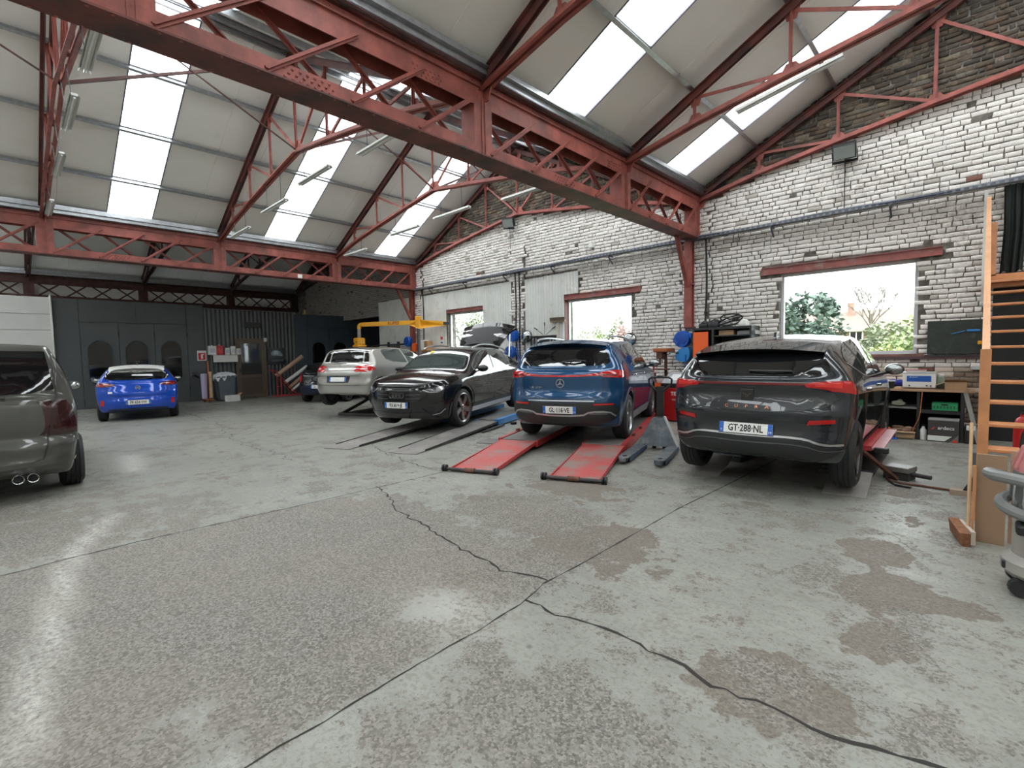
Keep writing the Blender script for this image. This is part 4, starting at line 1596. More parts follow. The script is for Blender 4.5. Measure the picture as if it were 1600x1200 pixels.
c.both('side_window', arcp([(.78, 1.16), (.52, 1.25), (.80, 1.395), (1.1, 1.45), (1.6, 1.49), (2.1, 1.475), (2.6, 1.38), (3.12, 1.04), (1.70, 1.055), (1.2, 1.08)], 1), 'side', GLASSB, off=.005)
for sg in (1, -1):
    c.ribbon('window_trim', chaikin([(.54, 1.235), (.80, 1.15), (1.2, 1.07), (1.7, 1.045), (3.1, 1.03)], 2, False), 'side', .014, SATIN, off=.008, sg=sg)
    c.ribbon('pillar', [(1.30, 1.08), (1.02, 1.44)], 'side', .05, BLACK, off=.007, sg=sg)
    c.ribbon('pillar', [(2.18, 1.03), (2.05, 1.47)], 'side', .07, BLACK, off=.007, sg=sg)
    c.ribbon('sill_trim', [(1.14, .27), (3.1, .27)], 'side', .10, CLAD, off=.010, sg=sg)
c.arch_trim(CLAD, .045)
c.mirrors(3.02, 1.0, P_GREY)
c.handles([(1.38, .915), (2.42, .90)], P_GREY)
sp = MB()
n_ = 14
for i in range(n_ + 1):
    v = -1 + 2 * i / n_
    yy = v * .64
    dz = -.045 * v * v
    dx = .08 * v * v
    sp.v += [(.22 + dx, yy, 1.395 + dz), (.66, yy, 1.476 + dz * .95), (.66, yy, 1.44 + dz), (.28 + dx, yy, 1.365 + dz)]
for i in range(n_):
    k = 4 * i
    for a in range(4):
        b_ = (a + 1) % 4
        sp.f.append((k + a, k + b_, k + 4 + b_, k + 4 + a))
sp.f += [(0, 1, 2, 3), (4 * n_ + 3, 4 * n_ + 2, 4 * n_ + 1, 4 * n_)]
sp.build('spoiler', P_GREY, c.root, smooth=True, ang=50)
MB().prism([(0, 0), (.16, 0), (.05, .055), (.02, .06)], .03, frame((1.10, .015, 1.525), (1, 0, 0), (0, 0, 1))).build('antenna_fin', P_GREY, c.root)
wp = c.hit('rear', .0, 1.17)[0]
wq = c.hit('rear', -.40, 1.165)[0]
MB().tube([wp + Vector((-.03, 0, 0)), (wp + wq) / 2 + Vector((-.045, 0, 0)), wq + Vector((-.03, 0, 0))], .011, 6).build('wiper', BLACK, c.root)
c.both('headlight', arcp([(.45, .72), (.78, .76), (.80, .70), (.5, .64)], 1), 'front', LDRK)
c.panel('windscreen', arcp([(2.80, .50), (3.42, .66), (3.42, -.66), (2.80, -.50)], 1), 'top', GLASSB, off=.004)

# ---- blue electric SUV, rear view
S = dict(L=4.463, W=1.834, wr=.355, ww=.235, rim=.245, arch=.385, arch_up=.015, axles=(.87, 3.60), inset=.02,
         rear=[(.2, .17), (.30, .08), (.42, .015), (.60, .0), (.74, .03), (.80, .06), (.95, .06), (1.04, .06), (1.12, .12)],
         front=[(.2, 4.30), (.45, 4.45), (.70, 4.45), (.92, 4.36)],
         top=[(.10, 1.15), (.18, 1.20), (.45, 1.505), (.62, 1.565), (1.0, 1.60), (1.7, 1.62), (2.3, 1.60), (2.75, 1.52), (3.40, 1.14), (3.9, 1.06), (4.25, .95), (4.45, .88)],
         belt=[(0, 1.09), (.8, 1.09), (1.8, 1.07), (3.2, 1.03), (4.0, .92), (4.45, .80)],
         plan=[(0, .80), (.2, .872), (.5, .908), (.87, .915), (2.0, .895), (3.6, .915), (4.1, .86), (4.45, .70)],
         roofw=[(0, .78), (.18, .76), (.5, .68), (1.5, .695), (2.6, .66), (3.4, .75), (4.45, .66)], bowr=.24)
P_BLUE = paintm('denim_blue_paint', (0.012, 0.060, 0.145), .3, .22)
c = Car('suv_car', 'blue electric SUV standing on the red ramp lift', S, P_BLUE, (-4.56, 5.76), math.radians(110.3), .157)
c.wheels('split', mat('machined_rim', (.30, .30, .31), .28, .85), nsp=5)
c.panel('rear_window', arcp(mir([(0, 1.175), (.45, 1.175), (.72, 1.19), (.685, 1.33), (.625, 1.43), (.35, 1.47), (0, 1.478)])[:-1], 1), 'rear', GLASSB, off=.006)
c.panel('light_bar', mir([(0, 1.012), (.35, 1.018), (.62, 1.03), (.62, 1.075), (.35, 1.045), (0, 1.038)])[:-1], 'rear', LRED, off=.008)
c.both('tail_light', arcp([(.56, 1.020), (.87, .99), (.87, 1.10), (.78, 1.11), (.56, 1.072)], 1), 'rear', LRED, off=.009)
c.both('tail_light', arcp([(.18, 1.0), (.34, .99), (.46, 1.06), (.40, 1.10), (.18, 1.10)], 1), 'side', LRED, off=.007)
c.both('light_core', [(.58, 1.035), (.82, 1.02), (.82, 1.045), (.58, 1.05)], 'rear', LREDD, off=.012)
c.panel('lower_bumper', arcp(mir([(0, .26), (.62, .28), (.84, .42), (.84, .58), (.72, .635), (0, .632)]), 1), 'rear', CLAD, off=.008)
c.ribbon('diffuser_trim', chaikin([(-.80, .43), (-.72, .50), (-.46, .50), (-.34, .435), (.34, .435), (.46, .50), (.72, .50), (.80, .43)], 1, False), 'rear', .024, SATIN, off=.018)
c.both('exhaust_mock', [(.44, .455), (.70, .455), (.68, .485), (.48, .485)], 'rear', mat('gunmetal', (.16, .16, .17), .3, .8), off=.012)
c.ribbon('loading_sill', [(-.52, .655), (.52, .655)], 'rear', .020, SATIN, off=.010)
c.both('reflector', [(.50, .592), (.78, .598), (.78, .622), (.52, .618)], 'rear', LRED, off=.013)
c.seams([('rear', chaikin([(.65, 1.02), (.65, .84), (.61, .74), (.52, .69), (0, .685), (-.52, .69), (-.61, .74), (-.65, .84), (-.65, 1.02)], 2, False), False),
         ('side', [(1.22, .34), (1.24, .85), (1.32, 1.07)], 0), ('side', [(2.28, .32), (2.30, 1.04)], 0), ('side', [(3.22, .34), (3.26, 1.0)], 0), ('side', [(1.22, .34), (3.22, .34)], 0)])
c.plate('GL·116·VE', .52, 'rear', '57', proud=.024)
p, n = c.hit('rear', 0, .917)
st = thing_part = MB()
st.lathe([(.058, 0), (.066, 0), (.066, .012), (.058, .012)], 32, close=True)
for k in range(3):
    a = PI / 2 + k * 2 * PI / 3
    st.prism([(.062 * math.cos(a), .062 * math.sin(a)), (.012 * math.cos(a + PI / 3), .012 * math.sin(a + PI / 3)), (0, 0), (.012 * math.cos(a - PI / 3), .012 * math.sin(a - PI / 3))][::-1], .010)
bo = st.build('badge', CHROME, c.root)
bo.matrix_local = frame(p + n * .004, (0, -1, 0), (0, 0, 1))
c.letters('EQA 250+', 'rear', .405, .853, .042, .029, CHROME, .006, 1.0)
c.both('side_window', arcp([(.80, 1.16), (.80, 1.34), (.98, 1.475), (1.5, 1.52), (2.1, 1.505), (2.6, 1.41), (3.12, 1.09), (1.9, 1.105)], 1), 'side', GLASSB, off=.005)
for sg in (1, -1):
    c.ribbon('window_trim', chaikin([(.795, 1.15), (.785, 1.35), (.97, 1.49), (1.5, 1.53), (2.1, 1.515), (2.62, 1.415), (3.14, 1.085), (1.9, 1.095)], 2), 'side', .016, CHROME, off=.008, sg=sg, closed=True)
    c.ribbon('pillar', [(1.36, 1.12), (1.16, 1.49)], 'side', .05, BLACK, off=.007, sg=sg)
    c.ribbon('pillar', [(2.26, 1.10), (2.10, 1.50)], 'side', .06, BLACK, off=.007, sg=sg)
    c.ribbon('sill_trim', [(1.24, .30), (3.2, .30)], 'side', .15, mat('grey_cladding', (.20, .22, .24), .4, .3), off=.014, sg=sg)
    pts = [(.70, sg * .60, 1.575), (.82, sg * .595, 1.615), (1.4, sg * .60, 1.645), (2.1, sg * .595, 1.625), (2.5, sg * .58, 1.575), (2.62, sg * .575, 1.545)]
    MB().tube(spline(pts, 6), .016, 8).build('roof_rail', ALU, c.root, smooth=True)
c.arch_trim(mat('grey_cladding', (.20, .22, .24), .4, .3), .07)
c.mirrors(3.05, 1.08, BLACK)
c.handles([(1.45, 1.0), (2.42, .985)], CHROME)
sp = MB()
for i in range(15):
    v = -1 + i / 7
    yy = v * .63
    dz = -.05 * v * v
    sp.v += [(.34 + .06 * v * v, yy, 1.525 + dz), (.66, yy, 1.588 + dz), (.66, yy, 1.55 + dz), (.40 + .06 * v * v, yy, 1.495 + dz)]
for i in range(14):
    for a in range(4):
        b_ = (a + 1) % 4
        sp.f.append((4 * i + a, 4 * i + b_, 4 * i + 4 + b_, 4 * i + 4 + a))
sp.f += [(0, 1, 2, 3), (59, 58, 57, 56)]
sp.build('spoiler', P_BLUE, c.root, smooth=True, ang=50)
wp, wq = c.hit('rear', 0, 1.235)[0], c.hit('rear', -.36, 1.245)[0]
MB().tube([wp + Vector((-.03, 0, 0)), (wp + wq) / 2 + Vector((-.045, 0, .02)), wq + Vector((-.025, 0, 0))], .014, 6).build('wiper', BLACK, c.root)
c.panel('windscreen', arcp([(2.80, .52), (3.38, .68), (3.38, -.68), (2.80, -.52)], 1), 'top', GLASSB, off=.004)

# ---- black fastback SUV, front view, tailgate open
S = dict(L=4.90, W=1.94, wr=.385, ww=.255, rim=.283, arch=.425, arch_up=.01, axles=(1.00, 3.96), inset=.02,
         rear=[(.2, .20), (.40, .02), (.60, .0), (.85, .05), (1.05, .03), (1.10, .06)],
         front=[(.2, 4.76), (.30, 4.85), (.50, 4.90), (.78, 4.885), (.86, 4.86)],
         top=[(.05, 1.12), (.5, 1.25), (1.1, 1.46), (1.7, 1.585), (2.3, 1.62), (2.75, 1.585), (3.1, 1.48), (3.78, 1.13), (4.1, 1.095), (4.5, 1.03), (4.74, .965), (4.84, .91), (4.9, .865)],
         belt=[(0, 1.07), (1.0, 1.06), (2.0, 1.04), (3.6, 1.0), (4.4, .90), (4.85, .78)],
         plan=[(0, .82), (.25, .92), (1.0, .965), (2.2, .94), (3.96, .965), (4.4, .93), (4.75, .82), (4.9, .72)],
         roofw=[(0, .74), (1.0, .64), (2.0, .70), (2.7, .70), (3.1, .715), (3.78, .84), (4.5, .80), (4.9, .70)], bowr=.3, bowf=.34, pf=3.8)
P_BLK = paintm('brilliant_black', (0.008, 0.008, 0.009), 0, .15)
c = Car('fastback_car', 'glossy black fastback SUV facing out with its tailgate open', S, P_BLK, (-9.823, 9.753), math.radians(-68.9), .19, math.radians(-1.4))
c.wheels('turbine', mat('bronze_grey_rim', (.28, .25, .24), .28, .85), caliper=mat('orange_caliper', (.5, .06, .02), .4))
c.panel('windscreen', arcp([(3.02, .60), (3.72, .78), (3.80, .0), (3.72, -.78), (3.02, -.60), (2.94, 0)], 1), 'top', mat('windscreen_glass', (.035, .05, .05), .03, coat=.6), off=.005)
c.panel('roof_edge_strip', [(2.88, .58), (2.96, .61), (2.89, 0), (2.96, -.61), (2.88, -.58), (2.82, 0)], 'top', SATIN, off=.006) if False else None
c.panel('grille', arcp(mir([(0, .575), (.42, .58), (.48, .63), (.53, .76), (.48, .795), (0, .80)]), 1), 'front', mat('grille_black', (.010, .010, .011), .25, coat=.5), off=.006)
for k in range(5):
    for sg in (1, -1):
        c.ribbon('grille_bar', [(sg * .20, .615 + k * .036), (sg * .49, .62 + k * .036)], 'front', .010, mat('gunmetal', (.16, .16, .17), .3, .8) if k % 2 else BLACK, off=.013)
c.panel('lower_intake', arcp(mir([(0, .26), (.55, .26), (.74, .36), (.60, .40), (0, .37)]), 1), 'front', mat('grille_black', (.010, .010, .011), .25), off=.006)
for sg in (1, -1):
    pl = [(.70, .36), (.84, .44), (.86, .56), (.80, .56), (.72, .45)]
    c.panel('side_intake', [(sg * a, b) for a, b in (pl if sg > 0 else pl[::-1])], 'front', CLAD, off=.006)
    hl = [(.51, .815), (.84, .885), (.88, .86), (.86, .80), (.78, .755), (.62, .755)]
    h_ = c.panel('headlight', arcp([(sg * a, b) for a, b in (hl if sg > 0 else hl[::-1])], 1), 'front', LDRK, off=.009)
    hi = [(.74, .85), (.84, .872), (.855, .82), (.79, .78), (.74, .78)]
    c.panel('headlight_lens', [(sg * a, b) for a, b in (hi if sg > 0 else hi[::-1])], 'front', LCLR, off=.012, parent=h_)
    c.ribbon('daytime_strip', [(sg * .53, .812), (sg * .64, .765), (sg * .78, .765)], 'front', .012, LCLR, off=.013, parent=h_)
    c.ribbon('splitter_blade', [(sg * .66, .33), (sg * .78, .36), (sg * .86, .44)], 'front', .014, SATIN, off=.014)
c.plate('FX·819·JE', .525, 'front', '59', proud=.03)
p, n = c.hit('front', 0, .712)
rg4 = MB()
for k in range(4):
    M_ = Matrix.Translation((-.115 + k * .0765, 0, 0))
    rg4.lathe([(.046, 0), (.057, 0), (.057, .012), (.046, .012)], 28, M_, close=True)
bo = rg4.build('badge', CHROME, c.root)
bo.matrix_local = frame(p + n * .012, (0, 1, 0), (0, 0, 1))
c.both('side_window', arcp([(.95, 1.16), (1.10, 1.31), (1.6, 1.47), (2.2, 1.53), (2.7, 1.50), (3.05, 1.36), (3.52, 1.08), (2.2, 1.10)], 1), 'side', mat('side_glass', (.02, .024, .025), .02, spec=1.0, coat=.8), off=.005)
for sg in (1, -1):
    c.ribbon('window_trim', chaikin([(.93, 1.15), (1.08, 1.325), (1.6, 1.485), (2.2, 1.545), (2.72, 1.515), (3.07, 1.37), (3.55, 1.07), (2.2, 1.09)], 2), 'side', .016, CHROME, off=.008, sg=sg, closed=True)
    c.ribbon('pillar', [(2.42, 1.10), (2.38, 1.52)], 'side', .06, BLACK, off=.007, sg=sg)
    c.ribbon('pillar', [(1.42, 1.12), (1.58, 1.46)], 'side', .05, BLACK, off=.007, sg=sg)
    c.ribbon('sill_trim', [(1.42, .30), (3.55, .30)], 'side', .10, SATIN, off=.016, sg=sg)
    c.ribbon('sill_cladding', [(1.42, .38), (3.55, .38)], 'side', .08, CLAD, off=.012, sg=sg)
    pts = [(.95, sg * .60, 1.43), (1.2, sg * .62, 1.52), (1.8, sg * .64, 1.615), (2.4, sg * .635, 1.645), (2.8, sg * .625, 1.60), (2.92, sg * .62, 1.56)]
    MB().tube(spline(pts, 6), .018, 8).build('roof_rail', ALU, c.root, smooth=True)
c.arch_trim(P_BLK, .07)
c.mirrors(3.30, 1.07, P_BLK, .19)
c.handles([(1.72, .99), (2.72, .97)], BLACK)
c.seams([('side', [(1.42, .42), (1.45, .90), (1.55, 1.08)], 0), ('side', [(2.42, .40), (2.44, 1.08)], 0), ('side', [(3.46, .42), (3.5, 1.0)], 0), ('side', [(1.42, .42), (3.46, .42)], 0),
         ('top', chaikin([(3.8, .80), (4.3, .74), (4.66, .62), (4.74, 0), (4.66, -.62), (4.3, -.74), (3.8, -.80)], 2, False), False)], w=.008)
c.panel('boot_shade_panel', arcp([(.12, .66), (.9, .58), (1.35, .52), (1.35, -.52), (.9, -.58), (.12, -.66)], 1), 'top', DARK, off=.006)  # dark panel on the closed body standing in for the shaded boot opening
p, n = c.hit('front', .33, 1.36)
tt = c.hit('top', 3.08, -.30)
yt = MB().prism([(-.045, .07), (.045, .07), (-.02, -.09)], .003).build('yellow_tag', mat('yellow_tag', (.75, .60, .03), .5), c.root)
yt.matrix_local = frame(tt[0] + tt[1] * .012, (0, 1, 0), (-.8, 0, .55))
# raised tailgate, hinged at the rear of the roof
tg = MB()
nn_ = 12
rows = [(0, .56, 0), (.25, .60, .05), (.6, .66, .09), (.95, .72, .09), (1.18, .76, .05), (1.36, .74, -.06)]
for t_, hw_, bul in rows:
    for i in range(nn_ + 1):
        v = -1 + 2 * i / nn_
        tg.v.append((t_ - .06 * v * v * t_, v * hw_, bul - .08 * v * v))
n0 = len(tg.v)
for t_, hw_, bul in rows:
    for i in range(nn_ + 1):
        v = -1 + 2 * i / nn_
        tg.v.append((t_ - .06 * v * v * t_, v * hw_ * .97, bul - .08 * v * v - .05))
m_ = len(rows)
for o_ in (0, n0):
    for a in range(m_ - 1):
        for i in range(nn_):
            k = o_ + a * (nn_ + 1) + i
            tg.f.append((k, k + 1, k + nn_ + 2, k + nn_ + 1) if o_ == 0 else (k, k + nn_ + 1, k + nn_ + 2, k + 1))
for a in range(m_ - 1):
    for i_ in (0, nn_):
        k = a * (nn_ + 1) + i_
        tg.f.append((k, k + nn_ + 1, n0 + k + nn_ + 1, n0 + k))
for i in range(nn_):
    for a in (0, m_ - 1):
        k = a * (nn_ + 1) + i
        tg.f.append((k, k + 1, n0 + k + 1, n0 + k))
HNG = frame((1.42, 0, 1.585), (-math.cos(math.radians(31)), 0, math.sin(math.radians(31))), (0, -1, 0))
tgo = tg.build('tailgate', P_BLK, c.root, smooth=True, ang=50)
tgo.matrix_local = HNG @ Matrix.Diagonal((.84, 1, 1, 1))
gl_ = MB()
gv = []
for t_, hw_, bul in [(.12, .50, .028), (.4, .55, .07), (.75, .60, .092), (.98, .62, .088)]:
    for i in range(nn_ + 1):
        v = -1 + 2 * i / nn_
        gv.append((t_ - .06 * v * v * t_, v * hw_, bul - .08 * v * v + .012))
gl_.v = gv
for a in range(3):
    for i in range(nn_):
        k = a * (nn_ + 1) + i
        gl_.f.append((k, k + 1, k + nn_ + 2, k + nn_ + 1))
gl_.build('tailgate_lining', mat('tailgate_matt', (.012, .012, .013), .6), tgo, smooth=True, ang=60)  # dark matt lining in place of glass, so no sky reflection shows
lip = MB()
for i in range(nn_ + 1):
    v = -1 + 2 * i / nn_
    lip.v += [(1.04 - .06 * v * v, v * .72, .10 - .08 * v * v), (1.16 - .06 * v * v, v * .745, .155 - .10 * v * v), (1.19 - .06 * v * v, v * .745, .10 - .10 * v * v)]
for i in range(nn_):
    for a in range(3):
        b_ = (a + 1) % 3
        lip.f.append((3 * i + a, 3 * i + b_, 3 * i + 3 + b_, 3 * i + 3 + a))
lip.build('spoiler_lip', P_BLK, tgo, smooth=True, ang=30)
for sg in (1, -1):
    MB().tube([(1.02, sg * .70, 1.18), (.80, sg * .66, 1.93)], .016, 8).build('gas_strut', ALU, c.root)

# ---- small blue hatchback with a white roof in front of the spray booth
S = dict(L=4.06, W=1.765, wr=.315, ww=.20, rim=.215, arch=.345, arch_up=.01, axles=(.72, 3.26), inset=.02,
         rear=[(.2, .14), (.32, .04), (.50, .0), (.62, .03), (.72, .03), (.85, .07), (.95, .09), (1.00, .14)],
         front=[(.2, 3.94), (.45, 4.06), (.62, 4.05), (.76, 3.95)],
         top=[(.14, 1.03), (.20, 1.06), (.46, 1.34), (.62, 1.395), (1.0, 1.43), (1.5, 1.445), (2.0, 1.43), (2.45, 1.34), (3.08, 1.0), (3.5, .93), (3.85, .82), (4.05, .74)],
         belt=[(0, .97), (.8, .96), (1.8, .93), (3.0, .90), (3.7, .80), (4.05, .66)],
         plan=[(0, .76), (.2, .835), (.5, .87), (.72, .88), (2.0, .86), (3.26, .875), (3.7, .82), (4.06, .66)],
         roofw=[(0, .73), (.2, .71), (.5, .61), (1.4, .63), (2.4, .60), (3.08, .69), (4.06, .60)], bowr=.22)
P_RB = paintm('vivid_blue_paint', (0.004, 0.058, 0.42), .15, .2)
c = Car('compact_car', 'bright blue compact hatchback with white roof before the spray booth', S, P_RB, (-15.69, 2.345), math.radians(170.4))
c.wheels('plain', mat('dark_rim', (.06, .055, .055), .3, .7))
c.panel('rear_window', arcp(mir([(0, 1.06), (.40, 1.06), (.68, 1.08), (.66, 1.20), (.58, 1.31), (0, 1.335)])[:-1], 1), 'rear', GLASSB, off=.006)
rf = c.panel('white_roof', arcp([(.40, .585), (1.4, .61), (2.42, .575), (2.46, 0), (2.42, -.575), (1.4, -.61), (.40, -.585), (.36, 0)], 0), 'top', WHITEP, off=.006)
sp = MB()
for i in range(15):
    v = -1 + i / 7
    yy = v * .61
    dz = -.05 * v * v - .10 * abs(v) ** 9
    sp.v += [(.28 + .05 * v * v, yy, 1.365 + dz), (.66, yy, 1.418 + dz * .6), (.66, yy, 1.38 + dz), (.36 + .05 * v * v, yy, 1.32 + dz)]
for i in range(14):
    for a in range(4):
        b_ = (a + 1) % 4
        sp.f.append((4 * i + a, 4 * i + b_, 4 * i + 4 + b_, 4 * i + 4 + a))
sp.f += [(0, 1, 2, 3), (59, 58, 57, 56)]
sp.build('spoiler', WHITEP, c.root, smooth=True, ang=50)
for o in c.both('tail_light', arcp([(.38, .925), (.80, .885), (.84, .94), (.80, 1.0), (.62, 1.0)], 1), 'rear', LREDD, off=.008):
    pass
c.both('light_core', [(.60, .935), (.79, .925), (.79, .945), (.60, .955)], 'rear', LRED, off=.012)
c.both('tail_light', arcp([(.14, .90), (.34, .92), (.30, .98), (.14, .985)], 1), 'side', LREDD, off=.006)
c.both('reflector', [(.69, .42), (.77, .42), (.76, .56), (.70, .56)], 'rear', LRED, off=.008)
c.panel('diffuser', arcp(mir([(0, .24), (.58, .26), (.66, .33), (0, .345)]), 1), 'rear', CLAD, off=.006)
c.seams([('rear', chaikin([(.64, 1.0), (.62, .75), (.52, .655), (0, .65), (-.52, .655), (-.62, .75), (-.64, 1.0)], 2, False), False), ('side', [(1.1, .3), (1.2, .95)], 0), ('side', [(2.1, .3), (2.1, .92)], 0)])
c.plate('FR·654·VW', .49, 'rear', '59', proud=.018)
p, n = c.hit('rear', 0, .86)
bd = MB().lathe([(.046, 0), (.058, 0), (.058, .010), (.046, .010)], 28, close=True)
bd.prism([(-.075, .006), (.03, .006), (.045, .016), (-.03, .016)], .010).prism([(.075, -.006), (-.03, -.006), (-.045, -.016), (.03, -.016)], .010)
bo = bd.build('badge', CHROME, c.root)
bo.matrix_local = frame(p + n * .004, (0, -1, 0), (0, 0, 1))
q, nn = c.hit('rear', .54, .755)
st_ = MB().rbox((0, 0, 0), (.13, .05, .003), .001).build('sticker', WHITEP, c.root)
st_.matrix_local = frame(q + nn * .004, (0, -1, 0), nn.cross(Vector((0, -1, 0))))
c.both('side_window', arcp([(.70, 1.08), (.85, 1.25), (1.4, 1.33), (2.1, 1.31), (2.8, .98), (1.6, .985)], 1), 'side', GLASSB, off=.005)
c.mirrors(2.72, .93, BLACK)
MB().tube([(.85, 0, 1.44), (.78, 0, 1.55)], .008, 6).build('antenna', BLACK, c.root)
wp, wq = c.hit('rear', -.02, 1.08)[0], c.hit('rear', -.30, 1.10)[0]
MB().tube([wp + Vector((-.03, 0, 0)), wq + Vector((-.03, 0, 0))], .013, 6).build('wiper', BLACK, c.root)
c.panel('windscreen', arcp([(2.50, .50), (3.05, .62), (3.05, -.62), (2.50, -.50)], 1), 'top', GLASSB, off=.004)

# ---- silver hatchback on the black scissor lift
S = dict(L=4.21, W=1.777, wr=.315, ww=.195, rim=.20, arch=.36, arch_up=.02, axles=(.60, 3.225), inset=.02,
         rear=[(.2, .08), (.35, .01), (.55, .0), (.66, .05), (.78, .05), (.90, .10), (1.00, .19)],
         front=[(.2, 4.08), (.45, 4.20), (.62, 4.18), (.78, 4.06)],
         top=[(.19, 1.01), (.33, 1.03), (.385, 1.10), (.47, 1.37), (.60, 1.42), (1.0, 1.455), (1.7, 1.465), (2.2, 1.43), (2.6, 1.32), (3.15, 1.0), (3.6, .90), (4.0, .78), (4.2, .70)],
         belt=[(0, .96), (.4, .99), (1.8, .95), (3.1, .90), (3.8, .78), (4.2, .62)],
         plan=[(0, .76), (.2, .845), (.5, .88), (.70, .888), (2.0, .865), (3.3, .885), (3.8, .83), (4.21, .68)],
         roofw=[(0, .78), (.33, .75), (.52, .67), (1.4, .665), (2.5, .63), (3.15, .70), (4.21, .60)], bowr=.2)
P_SIL = paintm('champagne_silver', (0.40, 0.395, 0.37), .5, .25)
c = Car('silver_car', 'silver hatchback lifted on the black scissor lift', S, P_SIL, (-11.433, 5.652), math.radians(112.5), .347)
c.wheels('plain', ALU, nsp=7, drop=.06)
c.panel('rear_window', arcp(mir([(0, 1.065), (.45, 1.065), (.50, 1.07), (.475, 1.345), (0, 1.375)])[:-1], 0), 'rear', GLASSB, off=.006)
c.both('quarter_window', arcp([(.545, 1.07), (.69, 1.08), (.655, 1.23), (.60, 1.335), (.52, 1.35)], 0), 'rear', GLASSB, off=.006)
c.both('tail_light', arcp([(.40, .825), (.82, .83), (.85, .95), (.70, 1.0), (.55, .955)], 1), 'rear', LRED, off=.010)
c.both('tail_light', arcp([(.15, .84), (.40, .87), (.36, .96), (.15, .98)], 1), 'side', LRED, off=.007)
c.both('light_core', [(.60, .88), (.76, .88), (.74, .935), (.62, .92)], 'rear', mat('pale_lens', (.7, .35, .35), .15), off=.014)
c.panel('bumper_panel', arcp(mir([(0, .52), (.62, .53), (.74, .60), (.76, .70), (.50, .72), (0, .725)]), 1), 'rear', mat('warm_grey_plastic', (.25, .235, .215), .4), off=.005)
c.panel('plate_recess', mir([(0, .565), (.33, .565), (.36, .725), (0, .73)])[:-1], 'rear', BLACK, off=.006)
c.seams([('rear', [(.72, .98), (.62, .80), (.58, .735), (0, .74), (-.58, .735), (-.62, .80), (-.72, .98)], False), ('rear', [(-.80, .50), (.80, .50)], False), ('side', [(1.15, .3), (1.2, .95)], 0), ('side', [(2.1, .3), (2.1, .92)], 0), ('side', [(3.05, .3), (3.1, .9)], 0)], w=.008)
pl = c.plate('', .645, 'rear', '', proud=.020)
put_text('·····', .10, mat('plate_grime', (.35, .36, .38), .5), Matrix.Translation((0, -.02, .0065)), pl, .001)
p, n = c.hit('rear', 0, .955)
bo = MB().prism([(0, -.05), (.026, 0), (0, .05), (-.026, 0)], .006).build('badge', CHROME, c.root)
bo.matrix_local = frame(p + n * .004, (0, -1, 0), (0, 0, 1))
c.both('side_window', arcp([(.92, 1.07), (.80, 1.33), (.95, 1.385), (1.8, 1.39), (2.3, 1.34), (2.95, .99), (1.9, 1.02)], 1), 'side', mat('side_glass2', (.05, .065, .06), .04, coat=.6), off=.005)
for sg in (1, -1):
    c.ribbon('pillar', [(1.86, 1.02), (1.70, 1.39)], 'side', .06, P_SIL, off=.008, sg=sg)
c.mirrors(2.85, .93, P_SIL)
c.handles([(1.40, .88), (2.3, .86)], P_SIL)
c.arch_trim(P_SIL, .05)
wp, wq = c.hit('rear', .30, 1.10)[0], c.hit('rear', .02, 1.12)[0]
MB().tube([wp + Vector((-.03, 0, 0)), wq + Vector((-.03, 0, 0))], .012, 6).build('wiper', BLACK, c.root)
MB().lathe([(.10, 0), (.10, .45)], 20, Matrix.Translation((.25, -.42, .34)) @ Matrix.Rotation(PI / 2, 4, 'Y')).build('silencer', mat('dull_silencer', (.10, .10, .105), .5, .5), c.root, smooth=True)
c.panel('windscreen', arcp([(2.62, .52), (3.12, .64), (3.12, -.64), (2.62, -.52)], 1), 'top', GLASSB, off=.004)

# ---- dark small hatchback half hidden behind the silver one
S2 = dict(L=3.9, W=1.69, wr=.30, ww=.19, rim=.20, arch=.335, arch_up=.01, axles=(.62, 3.1), inset=.02,
          rear=[(.2, .12), (.35, .02), (.55, .0), (.75, .06), (.95, .10), (1.0, .14)],
          front=[(.2, 3.78), (.45, 3.9), (.62, 3.88), (.76, 3.8)],
          top=[(.14, 1.03), (.22, 1.08), (.50, 1.36), (.7, 1.40), (1.3, 1.43), (1.9, 1.41), (2.35, 1.32), (2.9, 1.0), (3.4, .9), (3.7, .78), (3.9, .70)],
          belt=[(0, .97), (.8, .95), (1.8, .93), (2.9, .9), (3.6, .77), (3.9, .64)],
          plan=[(0, .73), (.2, .80), (.6, .84), (2.0, .83), (3.1, .84), (3.6, .78), (3.9, .64)],
          roofw=[(0, .70), (.22, .68), (.5, .58), (1.4, .58), (2.3, .55), (2.9, .65), (3.9, .58)], bowr=.2)
c = Car('black_hatchback', 'small black hatchback half hidden behind the silver car', S2, paintm('black_metallic', (0.014, 0.015, 0.017), .2, .2), (-16.24, 7.35), math.radians(128))
c.wheels('plain', mat('dark_rim', (.06, .055, .055), .3, .7))
c.panel('rear_window', arcp(mir([(0, 1.07), (.60, 1.08), (.56, 1.33), (0, 1.36)])[:-1], 1), 'rear', GLASSB, off=.006)
c.both('tail_light', arcp([(.66, .70), (.84, .72), (.84, 1.0), (.70, 1.02)], 1), 'rear', LRED, off=.008)
c.panel('lower_bumper', arcp(mir([(0, .24), (.62, .27), (.78, .42), (.70, .62), (0, .63)]), 1), 'rear', mat('navy_bumper', (.012, .015, .035), .35), off=.006)
c.plate('CX·114·QK', .56, 'rear', '', proud=.016)
c.seams([('rear', [(.66, 1.0), (.64, .66), (-.64, .66), (-.66, 1.0)], False)])
c.mirrors(2.62, .93, BLACK)
c.both('side_window', arcp([(.70, 1.06), (.85, 1.25), (1.4, 1.32), (2.0, 1.30), (2.6, .98), (1.6, .985)], 1), 'side', GLASSB, off=.005)

